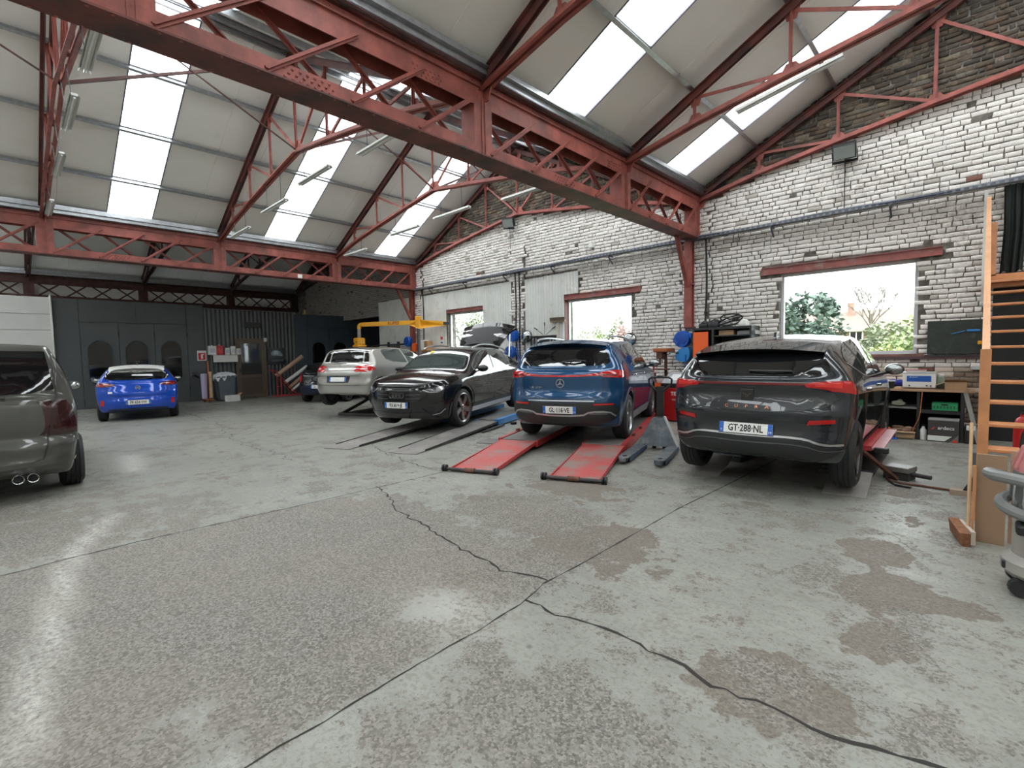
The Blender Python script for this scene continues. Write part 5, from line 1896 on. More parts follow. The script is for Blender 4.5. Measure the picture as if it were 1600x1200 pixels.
# ---- grey van at the left edge, rear view
S = dict(L=4.66, W=1.88, wr=.325, ww=.225, rim=.21, arch=.37, arch_up=.01, axles=(.82, 3.82), inset=-.03,
         rear=[(.2, .14), (.30, .05), (.36, .02), (.41, -.02), (.45, .025), (.60, .025), (.63, .015), (.67, .085), (.75, .07), (.95, .085), (1.10, .105), (1.16, .13)],
         front=[(.2, 4.50), (.45, 4.64), (.7, 4.62), (.9, 4.5)],
         top=[(.13, 1.20), (.17, 1.25), (.34, 1.68), (.42, 1.745), (.6, 1.765), (1.5, 1.795), (3.0, 1.78), (3.45, 1.66), (4.0, 1.18), (4.3, 1.05), (4.6, .86)],
         belt=[(0, 1.12), (1.5, 1.08), (3.5, 1.05), (4.2, .95), (4.65, .76)],
         plan=[(0, .83), (.15, .90), (.4, .925), (.82, .935), (2.5, .93), (3.8, .93), (4.3, .86), (4.66, .70)],
         roofw=[(0, .80), (.2, .78), (.42, .71), (1.5, .73), (3.2, .71), (4.0, .78), (4.66, .66)], bowr=.13, crown=[(0, .02), (2, .045), (4.6, .05)])
P_VAN = paintm('olive_grey_metallic', (0.075, 0.077, 0.069), .4, .28)
c = Car('van', 'olive grey van cut off by the left edge of the picture', S, P_VAN, (-7.472, -.359), math.radians(179.2))
c.wheels('plain', ALU, nsp=6)
c.panel('rear_window', arcp(mir([(0, 1.185), (.55, 1.195), (.73, 1.23), (.675, 1.66), (0, 1.68)])[:-1], 0), 'rear', GLASSB, off=.006)
c.both('tail_light', arcp([(.655, .715), (.81, .72), (.83, .85), (.815, 1.09), (.75, 1.12), (.70, 1.0)], 0), 'rear', mat('smoked_red', (.028, .006, .007), .1, coat=.7), off=.008)
c.both('tail_light', [(.10, .72), (.22, .72), (.20, 1.10), (.13, 1.10)], 'side', mat('smoked_red', (.075, .012, .012), .1), off=.006)
c.seams([('rear', [(.72, 1.68), (.745, 1.14), (.66, 1.0), (.645, .62), (.60, .46), (.5, .435), (-.5, .435), (-.60, .46), (-.645, .62), (-.66, 1.0), (-.745, 1.14), (-.72, 1.68)], False), ('side', [(1.35, .35), (1.35, 1.7)], 0), ('side', [(2.6, .35), (2.6, 1.7)], 0)], w=.014)
c.panel('bumper_step', arcp(mir([(0, .405), (.55, .41), (.72, .435), (.88, .45), (.88, .42), (.70, .395), (0, .385)]), 0), 'rear', SATIN, off=.012) if False else None
for sg in (1, -1):
    c.ribbon('bumper_crease', [(sg * .66, .63), (sg * .92, .645)], 'rear', .030, P_VAN, off=.012)
c.ribbon('bumper_crease', [(-.88, .425), (-.5, .41), (.5, .41), (.88, .425)], 'rear', .035, P_VAN, off=.014)
c.panel('plate_recess', mir([(0, .455), (.32, .455), (.34, .60), (0, .605)])[:-1], 'rear', mat('olive_dark', (.05, .05, .042), .4), off=.006)
c.both('side_window', [(1.45, 1.15), (1.45, 1.58), (2.5, 1.58), (2.5, 1.12)], 'side', GLASSB, off=.005)
c.both('side_window', [(.30, 1.20), (.45, 1.58), (1.25, 1.58), (1.25, 1.16)], 'side', GLASSB, off=.005)
c.both('side_window', [(2.68, 1.12), (2.68, 1.58), (3.3, 1.56), (3.75, 1.12)], 'side', GLASSB, off=.005)
c.mirrors(3.55, 1.08, BLACK, .2)
for k in (0, 1):
    MB().lathe([(.040, .10), (.043, .0), (.048, -.003), (.050, .01), (.050, .16)], 20, Matrix.Translation((-.01, -.39 - k * .115, .275)) @ Matrix.Rotation(PI / 2, 4, 'Y'), cap=False).build('exhaust', CHROME, c.root, smooth=True)
MB().lathe([(.036, 0), (.036, .1)], 16, Matrix.Translation((.02, -.39, .275)) @ Matrix.Rotation(PI / 2, 4, 'Y')).lathe([(.036, 0), (.036, .1)], 16, Matrix.Translation((.02, -.505, .275)) @ Matrix.Rotation(PI / 2, 4, 'Y')).build('exhaust_bore', DARK, c.root)
wp, wq = c.hit('rear', 0, 1.17)[0], c.hit('rear', -.34, 1.155)[0]
MB().tube([wp + Vector((-.03, 0, 0)), wq + Vector((-.03, 0, 0))], .012, 6).build('wiper', BLACK, c.root)
# ------------------------------------------------------------------ spray booths and the dark partition
BX = -21.33
BOOTHM = mat('booth_dark', (0.066, 0.073, 0.075), 0.45, var=0.08, vs=2)
BOOTHL = mat('booth_slate', (0.062, 0.082, 0.104), 0.4, var=0.08, vs=2)
BWIN = mat('booth_window', (0.006, 0.007, 0.007), 0.05, coat=.2)


def arch_poly(w, z0, z1, n=10):
    """stadium-shaped window outline in (y, z)"""
    r = w / 2
    P = [(r * math.cos(a), z1 - r + r * math.sin(a)) for a in np.linspace(0, PI, n)]
    P += [(r * math.cos(a), z0 + r + r * math.sin(a)) for a in np.linspace(PI, 2 * PI, n)]
    return P


def yz(M_y, x):
    """local (u, v) -> world (x, y0 + u, v), facing +x"""
    return Matrix(((0, 0, 1, x), (1, 0, 0, M_y), (0, 1, 0, 0), (0, 0, 0, 1)))


def booth(name, label, ya, yb, top, m, doors, wins):
    t = thing(name, label, 'spray booth', (0, 0, 0))
    MB().bb(BX - 4.6, BX - .06, ya, yb, 0, top).build('shell', m, t)
    d0 = doors[0]
    d1 = doors[-1] + 1.0
    for a, b, z0, z1 in ((ya, d0, 0, top), (min(d1, yb), yb, 0, top), (d0, min(d1, yb), 2.88, top)):
        if b - a > .02:
            n = max(1, round((b - a) / 1.3))
            for k in range(n):
                p, q = a + (b - a) * k / n, a + (b - a) * (k + 1) / n
                MB().bb(BX - .06, BX, p + .004, q - .004, z0, z1 - .004).build('wall_panel', m, t)
    for k, y in enumerate(doors):
        if y > yb - .1:
            continue
        y1 = min(y + 1.0, yb)
        w_ = wins
        dr = MB().bb(BX - .055, BX + .012, y + .008, y1 - .008, .02, 2.87).build('door', m, t)
        yc = (y + y1) / 2 - .02
        P = arch_poly(.60, .74, 2.24)
        MB().prism(P, .006, yz(yc, BX + .013)).build('window', BWIN, dr)
        rim = [(u * 1.08, (v - 1.49) * 1.035 + 1.49) for u, v in P]
        MB().tube([(BX + .02, yc + u, v) for u, v in rim], .016, 6, closed=True).build('window_rim', mat('booth_rim', (.06, .068, .07), .4), dr, smooth=True)
        for zz in (.5, 2.5):
            MB().tube([(BX + .03, y1, zz - .08), (BX + .03, y1, zz + .08)], .016, 8).build('hinge', STEELD, dr)
    MB().bb(BX - .02, BX + .03, d0 - .02, min(d1, yb), 2.88, 2.90).build('door_rail', mat('booth_rim', (.06, .068, .07), .4), t)
    return t


booth('spray_booth', 'large dark spray booth with three windowed doors behind the blue compact', 1.13, 5.33, 3.62, BOOTHM, [1.76, 2.76, 3.76], True)
booth('spray_booth', 'slate spray booth in the corner behind the silver car', 8.73, 12.95, 3.46, BOOTHL, [9.27, 10.27, 11.27], True)
MB_ = MB()
part = thing('corrugated_partition', 'black corrugated metal partition between the two booths', 'partition')
for k in range(4):
    a, b = 5.33 + k * .85, 5.33 + (k + 1) * .85
    m_ = MB()
    z0_ = 0.0
    corrugated(m_, a, min(b + .02, 8.73), 0, 3.50, lambda u, o, zz: (BX - .03 + o * 1.6, u, zz), .15, .03)
    m_.build('corrugated_sheet', mat('black_sheet', (.075, .082, .085), .35, .2), part, smooth=True, ang=80)

# contents seen through the booth window: the photo shows reflections only
# door
t = bpy.data.objects.new('door_1', None)
COL.objects.link(t)
struct(t, 'brown half-glazed door in the black partition')
t.location = (BX + .05, 6.91, 0)
BRN = mat('brown_door', (.125, .088, .062), .45, var=.1, vs=5)
f = MB().bb(0, .07, -.575, -.485, 0, 2.38).bb(0, .07, .485, .575, 0, 2.38).bb(0, .07, -.485, .485, 2.28, 2.38)
f.build('door_frame', BRN, t)
f = MB().bb(.015, .06, -.48, -.39, .02, 2.275).bb(.015, .06, .39, .48, .02, 2.275).bb(.015, .06, -.39, .39, .02, .14).bb(.015, .06, -.39, .39, .82, .93).bb(.015, .06, -.39, .39, 2.18, 2.275)
dl = f.build('door_leaf', BRN, t)
MB().bb(.03, .045, -.39, .39, .14, .82).build('kick_panel', mat('brown_panel', (.085, .06, .045), .4), dl)
MB().bb(.032, .040, -.39, .39, .93, 2.18).build('pane', mat('door_glass', (.045, .048, .045), .04, coat=.6), dl)
MB().bb(.06, .075, -.46, -.42, 1.0, 1.2).tube([(.07, -.44, 1.12), (.11, -.44, 1.12), (.11, -.34, 1.12)], .010, 6).build('handle', BLACK, dl)
o = MB().rbox((BX + .1, 7.47, 2.33), (.08, .12, .16), .01).build('alarm_box', WHITEP)
tag(o, 'small white alarm box at the corner of the brown door', 'alarm')
o = MB().rbox((BX + .07, 7.01, 2.93), (.10, .62, .20), .015).build('exit_light', mat('dark_sign', (.012, .014, .013), .3))
tag(o, 'dark unlit exit light box above the brown door', 'sign')
# poster: dark print of a car
ps = thing('framed_poster', 'dark framed car poster right of the brown door', 'poster', (BX + .06, 7.92, 1.66))
MB().bb(-.01, .015, -.37, .37, -.35, .35).build('frame', mat('slate_frame', (.03, .036, .042), .4), ps)
MB().bb(.015, .017, -.33, .33, -.31, .31).build('print', mat('poster_ink', (.012, .015, .02), .25), ps)
MB().prism(chaikin([(-.26, .02), (-.20, .24), (.08, .25), (.22, .08), (.24, -.02), (.0, .02)], 2), .002, yz(0, .018)).build('printed_car', mat('poster_car', (.20, .27, .32), .3), ps)
MB().prism([(-.14, .06), (-.10, .21), (.04, .21), (.06, .06)], .002, yz(0, .0205)).build('printed_window', mat('poster_glass', (.48, .56, .60), .3), ps)
MB().prism([(-.28, -.18), (.28, -.14), (.24, -.20), (-.2, -.23)], .002, yz(0, .018)).build('printed_floor', mat('poster_floor', (.10, .11, .12), .3), ps)
# shelf with tins
sh = thing('wall_shelf', 'white wall shelf on the black partition', 'shelf', (BX + .05, 5.93, 1.62))
MB().bb(0, .24, -.42, .42, .10, .12).bb(.225, .24, -.42, .42, -.16, .12).build('board', WHITE, sh)
MB().bb(0, .22, -.30, -.28, -.12, .10).bb(0, .22, .28, .30, -.12, .10).build('bracket', WHITE, sh)
for dy, w_, h_, m_, lb in ((-.42, .26, .34, WHITEP, 'leftmost white box on the wall shelf'), (-.165, .23, .36, REDM, 'red box on the wall shelf'), (.09, .17, .27, WHITEP, 'short white tin on the wall shelf'),
                           (.295, .16, .33, WHITEP, 'tall white tin with black cap on the wall shelf'), (.48, .16, .25, WHITEP, 'rightmost small white tin on the wall shelf')):
    tn = thing('paint_tin', lb, 'tin', (BX + .17, 5.93 + dy, 1.74), group='tins on the wall shelf')
    MB().rbox((0, 0, h_ / 2), (.17, w_, h_), .012).build('can', m_, tn)
    MB().bb(.0855, .0865, -w_ * .36, w_ * .36, h_ * .22, h_ * .72).build('paper_label', mat('tin_label', (.55, .56, .60), .5) if m_ is WHITEP else mat('tin_label2', (.6, .05, .05), .4), tn)
    MB().lathe([(.028, 0), (.028, .03), (.022, .035)], 14, Matrix.Translation((0, 0, h_))).build('cap', BLACK if w_ < .2 else WHITEP, tn)
# extinguisher sign
sg_ = thing('fire_sign', 'red and white fire extinguisher sign beside the booth', 'sign', (BX + .01, 5.20, 1.72))
MB().bb(0, .006, -.15, .15, -.19, .19).build('plate', WHITEP, sg_)
MB().bb(.006, .008, -.12, .12, -.16, .10).build('red_field', REDM, sg_)
MB().prism([(-.03, -.12), (.03, -.12), (.03, .03), (.012, .06), (-.012, .06), (-.03, .03)], .002, yz(0, .008)).bb(.0085, .010, .03, .07, .02, .06).build('pictogram', WHITEP, sg_)
# bin
bn = thing('wheelie_bin', 'grey plastic bin overflowing with crumpled film beside the door', 'bin', (BX + .75, 5.72, 0))
GBIN = mat('bin_grey', (.10, .12, .145), .45, var=.08, vs=4)
MB().box((0, 0, .47), (.42, .44, .86), tap=(1.32, 1.32)).build('tub', GBIN, bn)
MB().rbox((0, 0, .90), (.62, .66, .05), .015).build('rim', GBIN, bn)
for s_ in (-1, 1):
    MB().lathe([(.09, -.03), (.10, 0), (.09, .03)], 18, Matrix.Translation((-.24, s_ * .22, .10)) @ Matrix.Rotation(PI / 2, 4, 'X')).build('wheel', BLACK, bn, smooth=True)
rr_ = random.Random(5)
b = MB()
n_ = 12
gv = {}
for i in range(n_ + 1):
    for j in range(n_ + 1):
        x, y = -.31 + .62 * i / n_, -.33 + .66 * j / n_
        e = max(abs(x) / .31, abs(y) / .33)
        gv[i, j] = len(b.v)
        b.v.append((x * 1.04, y * 1.06, .93 + (1 - e ** 3) * .12 + rr_.uniform(-.035, .05) - (.22 * rr_.random() if e > .97 and y < 0 else 0)))
for i in range(n_):
    for j in range(n_):
        b.f.append((gv[i, j], gv[i + 1, j], gv[i + 1, j + 1], gv[i, j + 1]))
FILM = mat('crumpled_film', (.62, .64, .68), .3, var=.1, vs=10)
tag(b.build('plastic_film', FILM), 'heap of crumpled white plastic film in the grey bin', 'plastic film').location = bn.location
# masking trolley with a film roll
ct = thing('masking_trolley', 'orange masking trolley with a tall film roll by the bin', 'trolley', (BX + .90, 5.10, 0))
MB().bb(-.04, .04, -.06, .18, .08, .12).bb(-.30, .30, -.06, -.01, .08, .12).build('base', mat('orange_steel', (.55, .16, .03), .4), ct)
MB().tube([(0, .06, .1), (0, .06, 1.50)], .022, 8).build('post', mat('orange_steel', (.55, .16, .03), .4), ct)
MB().tube([(.06, .10, .16), (.06, .10, 1.12)], .055, 14).build('paper_roll', WOODL, ct, smooth=True)
MB().tube([(.02, -.10, .14), (.02, -.10, 1.05)], [.09, .11], 14).build('film_roll', mat('lilac_film', (.42, .38, .52), .35), ct, smooth=True)
for x in (-.28, .28):
    MB().lathe([(.05, -.02), (.06, 0), (.05, .02)], 16, Matrix.Translation((x, -.04, .06)) @ Matrix.Rotation(PI / 2, 4, 'Y')).build('castor', STEELR, ct, smooth=True)
o = thing('carton', 'small white carton on the floor before the grey bin', 'box', (BX + 1.24, 5.82, 0), .15)
MB().bb(-.12, .12, -.22, .22, 0, .22).build('box', WHITEP, o)
MB().add([(-.12, .22, .22), (.12, .22, .22), (.10, .33, .30), (-.10, .33, .30)], [(0, 1, 2, 3)]).build('flap', CARD, o)
o = MB().tube([(BX + .02, 4.85, .95), (BX + .12, 4.9, 1.0), (BX + .02, 5.05, .9)], .03, 6).tube([(BX + .02, 4.85, 1.05), (BX + .02, 5.0, 1.08)], .02, 6).build('spray_gun_rack', STEELD)
tag(o, 'dark spray gun hanger on the booth beside the bin', 'tool rack')
# red roll rack
rk = thing('roll_rack', 'red tube rack holding slanted rolls of masking paper', 'rack', (-20.45, 7.95, 0))
RB = mat('rack_red', (.42, .03, .03), .4)
for dx in (-.22, .22):
    MB().tube([(dx, -.62, 1.10), (dx, -.50, 1.06), (dx, .32, .06), (dx, .62, .05)], .018, 8).tube([(dx, -.30, .05), (dx, -.30, .80)], .018, 8).tube([(dx, -.52, .05), (dx, .62, .05)], .018, 8).build('side_frame', RB, rk, smooth=True)
MB().tube([(-.22, .30, .06), (.22, .30, .06)], .016, 8).tube([(-.22, -.50, 1.06), (.22, -.50, 1.06)], .016, 8).tube([(-.22, -.30, .42), (.22, -.30, .42)], .016, 8).build('cross_tube', RB, rk, smooth=True)
for k, (y0_, z0_, y1_, z1_, r_, m_, lb) in enumerate(((-.38, .86, .70, 1.62, .085, mat('kraft_paper', (.50, .32, .22), .6), 'thick brown paper roll topmost on the red rack'), (-.08, .58, .84, 1.20, .07, WHITE, 'white paper roll in the middle of the red rack'), (.12, .36, .62, .76, .06, mat('kraft_paper', (.50, .32, .22), .6), 'short brown roll low on the red rack'), (.18, .24, .80, .74, .045, WHITE, 'thin white roll lowest on the red rack'))):
    pr = thing('paper_roll', lb, 'paper roll', (-20.45 + (.05 if k % 2 else -.05), 7.95, 0), group='rolls on the red rack')
    MB().tube([(0, y0_, z0_), (0, y1_, z1_)], r_, 18).build('roll', m_, pr, smooth=True)
    MB().tube([(0, y0_ - .02, z0_ - .013), (0, y1_ + .02, z1_ + .013)], r_ * .35, 10).build('core', CARD, pr)
# small gold lamp on the booth
bl = thing('beacon_lamp', 'small brass beacon lamp on top of the corner booth', 'lamp', (BX - .1, 9.25, 3.46))
MB().lathe([(.13, 0), (.13, .02), (.05, .04)], 16).build('base', mat('brass', (.45, .28, .08), .35, .8), bl)
MB().lathe([(.045, .04), (.06, .12), (.04, .20), (.01, .22)], 16).build('dome', mat('amber', (.6, .42, .2), .2), bl, smooth=True)
# white sectional door left of the booth
sd = bpy.data.objects.new('door_2', None)
COL.objects.link(sd)
struct(sd, 'white sectional door panels at the left edge')
WSD = mat('white_section', (.60, .60, .575), .45, var=.04, vs=2)
zz = 0.0
hs = [.52, .52, .52, .52, .50, .50, .54]
for h_ in hs:
    MB().rbox((BX + .05, -1.95, zz + h_ / 2), (.05, 6.04, h_ - .012), .008).build('panel', WSD, sd)
    zz += h_
MB().bb(BX + .0, BX + .12, 1.07, 1.13, 0, 3.65).bb(BX - .1, BX + .02, -5, 1.13, 0, 3.62).build('door_frame', WHITE, sd)
MB().tube([(BX + .15, 1.10, 3.7), (BX + .15, 1.12, 2.6), (BX + .15, 1.09, 1.5)], .015, 6).build('cable', WHITE, sd)
struct(MB().bb(BX - .1, BX, Y0, -5, 0, 3.7).build('wall_left', PLASTER), 'pale partition wall beyond the sectional door')
# ------------------------------------------------------------------ lifts
def tread(name, base, wornc, amt):
    m, nt, b, lk = node_mat(name)
    tc = nt.nodes.new('ShaderNodeTexCoord').outputs['Object']
    n1 = noise(nt, tc, 2.2, 6, 0.6)
    n2 = noise(nt, tc, 40, 4, .6)
    wv = nt.nodes.new('ShaderNodeTexVoronoi')
    wv.inputs['Scale'].default_value = 42
    lk.new(tc, wv.inputs['Vector'])
    f = ramp(nt, math_n(nt, 'ADD', n1, math_n(nt, 'MULTIPLY', n2, .25)), [(.60 - amt * .2, G1), (.78 - amt * .2, G2)])
    c_ = mixc(nt, f, base, wornc)
    lk.new(c_, b.inputs['Base Color'])
    b.inputs['Roughness'].default_value = .5
    b.inputs['Metallic'].default_value = .1
    bp = nt.nodes.new('ShaderNodeBump')
    bp.inputs['Strength'].default_value = .55
    bp.inputs['Distance'].default_value = .006
    lk.new(wv.outputs['Distance'], bp.inputs['Height'])
    lk.new(bp.outputs[0], b.inputs['Normal'])
    return m


RAMPR = tread('worn_red_tread', (.43, .075, .072), (.24, .20, .175), .15)
RAMPG = tread('grey_tread', (.27, .25, .235), (.19, .18, .17), .4)
DECK = tread('grey_deck', (.17, .16, .15), (.12, .115, .11), .3)
LRD = mat('lift_red', (.44, .045, .045), .42, var=.15, vs=5)
LBL = mat('lift_blue', (.035, .19, .47), .4, var=.12, vs=5)
LDK = mat('lift_dark', (.045, .042, .042), .5, .3, var=.25, vs=8)


def ramp_block(s0, s1, y0, y1, za, zb_, th=.014):
    return MB().add([(s0, y0, za - .004), (s1, y0, zb_ - th), (s1, y1, zb_ - th), (s0, y1, za - .004), (s0, y0, za), (s1, y0, zb_), (s1, y1, zb_), (s0, y1, za)],
                    [(0, 3, 2, 1), (4, 5, 6, 7), (0, 1, 5, 4), (1, 2, 6, 5), (2, 3, 7, 6), (3, 0, 4, 7)])


# red lift under the blue SUV
lf = thing('car_lift', 'red ramp lift with worn tread plates under the blue SUV', 'car lift', (-4.085, 4.345, 0), math.radians(111.3))
for sg in (1, -1):
    ya, yb = (.38, 1.0) if sg > 0 else (-1.0, -.38)
    r_ = ramp_block(.02, 1.70, ya, yb, .02, .14).build('ramp', RAMPR, lf)
    MB().beam((.05, sg * .995, .022), (1.70, sg * .995, .115), .012, .05).beam((.05, sg * .385, .022), (1.70, sg * .385, .115), .012, .05).build('ramp_edge', LRD, r_)
    ax = MB().tube([(0, ya - .07, .035), (0, yb + .07, .035)], .022, 10)
    ax.build('roller_bar', LDK, r_, smooth=True)
    for yy in (ya - .06, yb + .06):
        MB().lathe([(.045, -.03), (.045, -.01), (.03, 0), (.045, .01), (.045, .03)], 14, Matrix.Translation((0, yy, .045)) @ Matrix.Rotation(PI / 2, 4, 'X')).build('roller', BLACK, r_, smooth=True)
    MB().tube([(0, (ya + yb) / 2 - .07, .036), (0, (ya + yb) / 2 + .07, .036)], .032, 12).build('bearing', STEELR, r_, smooth=True)
    MB().bb(1.70, 5.7, ya, yb, .128, .152).build('platform', DECK, lf)
    MB().bb(1.70, 5.7, sg * 1.0 - .02, sg * 1.0 + .045, .03, .165).build('side_rail', LRD, lf)
    MB().bb(1.70, 5.7, sg * .38 - .02, sg * .38 + .02, .05, .15).build('inner_rail', LRD, lf)
    MB().bb(1.9, 5.5, ya + .08, yb - .08, .0, .10).build('base_frame', LDK, lf)
    MB().bb(5.68, 5.74, ya, yb, .1, .30).build('end_stop', LRD, lf)
    for s_ in (2.5, 3.3):
        MB().rbox((s_, sg * 1.02, .18), (.09, .05, .04), .008).build('lock_pin', STEELR, lf)
o = MB().box((0, 0, .006), (.85, .46, .012)).build('steel_plate', DECK)
o.location, o.rotation_euler = (-5.95, 5.95, 0), (0, 0, math.radians(20))
tag(o, 'flat grey steel plate on the floor left of the red ramps', 'plate')
# blue lift under the black SUV
lf = thing('car_lift', 'blue platform lift with long grey ramps under the black SUV', 'car lift', (-7.12, 3.98, 0), math.radians(111.1))
for sg in (1, -1):
    ya, yb = (.40, .92) if sg > 0 else (-.92, -.40)
    r_ = ramp_block(.02, 3.15, ya, yb, .008, .115).build('ramp', RAMPG, lf)
    MB().beam((.3, sg * .915, .01), (3.15, sg * .915, .09), .012, .045).beam((.3, sg * .405, .01), (3.15, sg * .405, .09), .012, .045).build('ramp_edge', LDK, r_)
    MB().bb(3.15, 6.4, ya, yb, .11, .135).build('platform', DECK, lf)
    MB().bb(3.10, 6.4, sg * .92 - .03, sg * .92 + .08, .03, .15).build('side_rail', LBL, lf)
    MB().bb(3.10, 6.4, sg * .40 - .03, sg * .40 + .03, .03, .13).build('inner_rail', LBL, lf)
    MB().bb(3.3, 6.2, ya + .08, yb - .08, 0, .09).build('base_frame', LDK, lf)
    MB().lathe([(.07, 0), (.07, .05), (.06, .055)], 20, Matrix.Translation((3.5, sg * 1.12, 0))).build('rubber_pad', BLACK, lf, smooth=True)
    MB().beam((2.2, sg * 1.0, .02), (3.2, sg * 1.02, .035), .05, .03).build('side_bar', LDK, lf)
# scissor lift under the grey hatchback
lf = thing('scissor_lift', 'red scissor lift under the dark grey hatchback', 'car lift', (-1.82, 5.9, 0), math.radians(91.6))
for sg in (1, -1):
    ya, yb = (.42, .82) if sg > 0 else (-1.03, -.65)
    ramp_block(.0, .55, ya + .0, yb, .006, .16).build('ramp', RAMPG, lf)
    yo = sg * .72
    MB().bb(.95, 2.7, yo - .25, yo + .25, .33, .385).build('platform', LRD, lf)
    MB().bb(.95, 2.7, yo + sg * .22, yo + sg * .36, .345, .365).build('platform_wing', mat('faded_red', (.52, .22, .24), .4, var=.12, vs=5), lf)
    MB().rbox((.98, yo + sg * .34, .34), (.07, .14, .06), .01).build('stop_block', BLACK, lf)
    for s_, e_ in ((1.05, 2.5), (2.5, 1.05)):
        MB().beam((s_, yo + sg * (.04 if s_ < 2 else -.04), .06), (e_, yo + sg * (.04 if s_ < 2 else -.04), .33), .05, .09).build('scissor_arm', LDK, lf)
    MB().bb(.95, 2.8, yo - .26, yo + .26, 0, .05).build('base_frame', LDK, lf)
    MB().tube([(1.05, yo - .25, .06), (1.05, yo + .25, .06)], .03, 8).build('roller_shaft', STEELD, lf)
o = MB().beam((-.66, 7.0, .02), (-.92, 6.55, .38), .06, .03).build('loose_strut', STEELR)
tag(o, 'rusty steel strut leaning on the red scissor lift', 'bar')
# scissor lift under the silver car
lf = thing('scissor_lift', 'black scissor lift under the silver hatchback', 'car lift', (-11.433, 5.652, 0), math.radians(112.5))
MB().bb(1.3, 2.7, -.75, .75, .50, .56).build('platform', LDK, lf)
MB().bb(.7, 3.1, -.62, .62, 0, .05).build('base_frame', LDK, lf)
for yy in (-.55, .55):
    for s_, e_ in ((.8, 2.6), (2.9, 1.4)):
        MB().beam((s_, yy, .05), (e_, yy, .52), .06, .07).build('scissor_arm', LDK, lf)
MB().tube([(.75, -.62, .05), (.75, .62, .05)], .03, 8).build('roller_shaft', LDK, lf)

# ------------------------------------------------------------------ pallet jack
pj = thing('pallet_jack', 'grey hand pallet jack with forks between the lifts', 'pallet jack', (-3.24, 5.80, 0), math.radians(106))
JG = mat('jack_grey', (.10, .12, .14), .45, .3, var=.3, vs=7, dirt=(.30, .29, .27), dirt_amt=.1, ds=5)
JB = mat('jack_blue', (.02, .045, .14), .4)
for sg in (1, -1):
    y = sg * .24
    fk = MB()
    fk.prism([(.0, -.05), (-.04, -.03), (-.04, .03), (0, .05)], .05, Matrix.Translation((.02, y, .04)))
    P = chaikin([(0, -.055), (.12, -.08), (1.15, -.08), (1.15, .08), (.12, .08), (0, .055)], 1)
    fk.prism(P, .012, Matrix.Translation((0, y, .083)))
    f_ = fk.build('fork', JG, pj)
    MB().bb(.12, 1.15, y - .080, y - .070, .03, .083).bb(.12, 1.15, y + .070, y + .080, .03, .083).build('fork_side', JB, f_)
    MB().prism([(.09 + .045 * math.cos(a), .03 * math.sin(a)) for a in np.linspace(0, 2 * PI, 14)[:-1]], .003, Matrix.Translation((.05, y, .0945))).build('fork_slot', DARK, f_)
    MB().lathe([(.038, -.03), (.038, .03)], 14, Matrix.Translation((.18, y, .038)) @ Matrix.Rotation(PI / 2, 4, 'X')).build('fork_roller', BLACK, f_)
    MB().lathe([(.085, -.025), (.09, 0), (.085, .025)], 20, Matrix.Translation((1.34, sg * .08, .09)) @ Matrix.Rotation(PI / 2, 4, 'X')).build('steer_wheel', BLACK, pj, smooth=True)
MB().add([(1.14, -.31, .07), (1.14, .31, .07), (1.24, .09, .50), (1.24, -.09, .50), (1.19, -.31, .07), (1.19, .31, .07), (1.29, .09, .50), (1.29, -.09, .50)],
         [(0, 1, 2, 3), (7, 6, 5, 4), (0, 4, 5, 1), (1, 5, 6, 2), (2, 6, 7, 3), (3, 7, 4, 0)]).build('body_plate', JG, pj)
MB().add([(1.13, -.33, .06), (1.235, -.10, .52), (1.30, -.10, .52), (1.20, -.33, .06), (1.13, -.30, .06), (1.235, -.075, .52), (1.30, -.075, .52), (1.20, -.30, .06)], [(0, 1, 2, 3), (7, 6, 5, 4), (0, 4, 5, 1), (1, 5, 6, 2), (2, 6, 7, 3), (3, 7, 4, 0)]).build('body_edge', mat('pale_edge', (.45, .46, .44), .5), pj)
MB().rbox((1.33, 0, .42), (.14, .14, .18), .02).tube([(1.34, 0, .1), (1.34, 0, .5)], .05, 12).build('pump', STEELD, pj, smooth=True)
MB().bb(1.36, 1.40, -.055, .055, .48, .98).build('handle_column', BLACK, pj)
MB().tube([(1.38, 0, .86), (1.38, -.05, .90), (1.38, -.17, 1.02), (1.38, -.175, 1.09), (1.38, -.13, 1.12), (1.38, .13, 1.12), (1.38, .175, 1.09), (1.38, .17, 1.02), (1.38, .05, .90), (1.38, 0, .86)], .017, 8).build('handle_loop', BLACK, pj, smooth=True)
MB().rbox((1.38, 0, 1.13), (.05, .10, .04), .01).build('release_lever', STEELD, pj)
# ------------------------------------------------------------------ workbench under the large window
wb = thing('workbench', 'long workbench with open dark shelves under the window', 'workbench', (0, 0, 0))
BT, BY0 = .83, 10.28
MB().bb(-2.6, -.04, BY0, WY - .06, BT - .035, BT).build('bench_top', mat('worn_bench_top', (.40, .25, .15), .5, var=.2, vs=4, dirt=(.1, .07, .05), dirt_amt=0, ds=4), wb)
SHD = mat('shelf_dark', (.020, .021, .022), .5)
for x0, x1 in ((-2.55, -2.50), (-1.62, -1.58), (-.73, -.69), (-.20, -.16)):
    MB().bb(x0, x1, BY0 + .05, WY - .1, 0, BT - .035).build('upright', SHD, wb)
MB().bb(-2.55, -.73, BY0 + .06, WY - .1, .50, .53).build('shelf_board', mat('shelf_grey', (.16, .16, .15), .5), wb)
MB().bb(-.70, -.18, BY0 + .06, WY - .1, .44, .50).build('shelf_board', SHD, wb)
MB().bb(-2.55, -.73, BY0 + .1, WY - .1, .03, .06).build('shelf_board', SHD, wb)
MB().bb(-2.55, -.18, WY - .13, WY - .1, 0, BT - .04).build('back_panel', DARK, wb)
MB().beam((-.15, BY0 + .04, .82), (.02, BY0 + .02, .02), .05, .05).build('splayed_leg', mat('grey_leg', (.30, .30, .28), .5), wb)
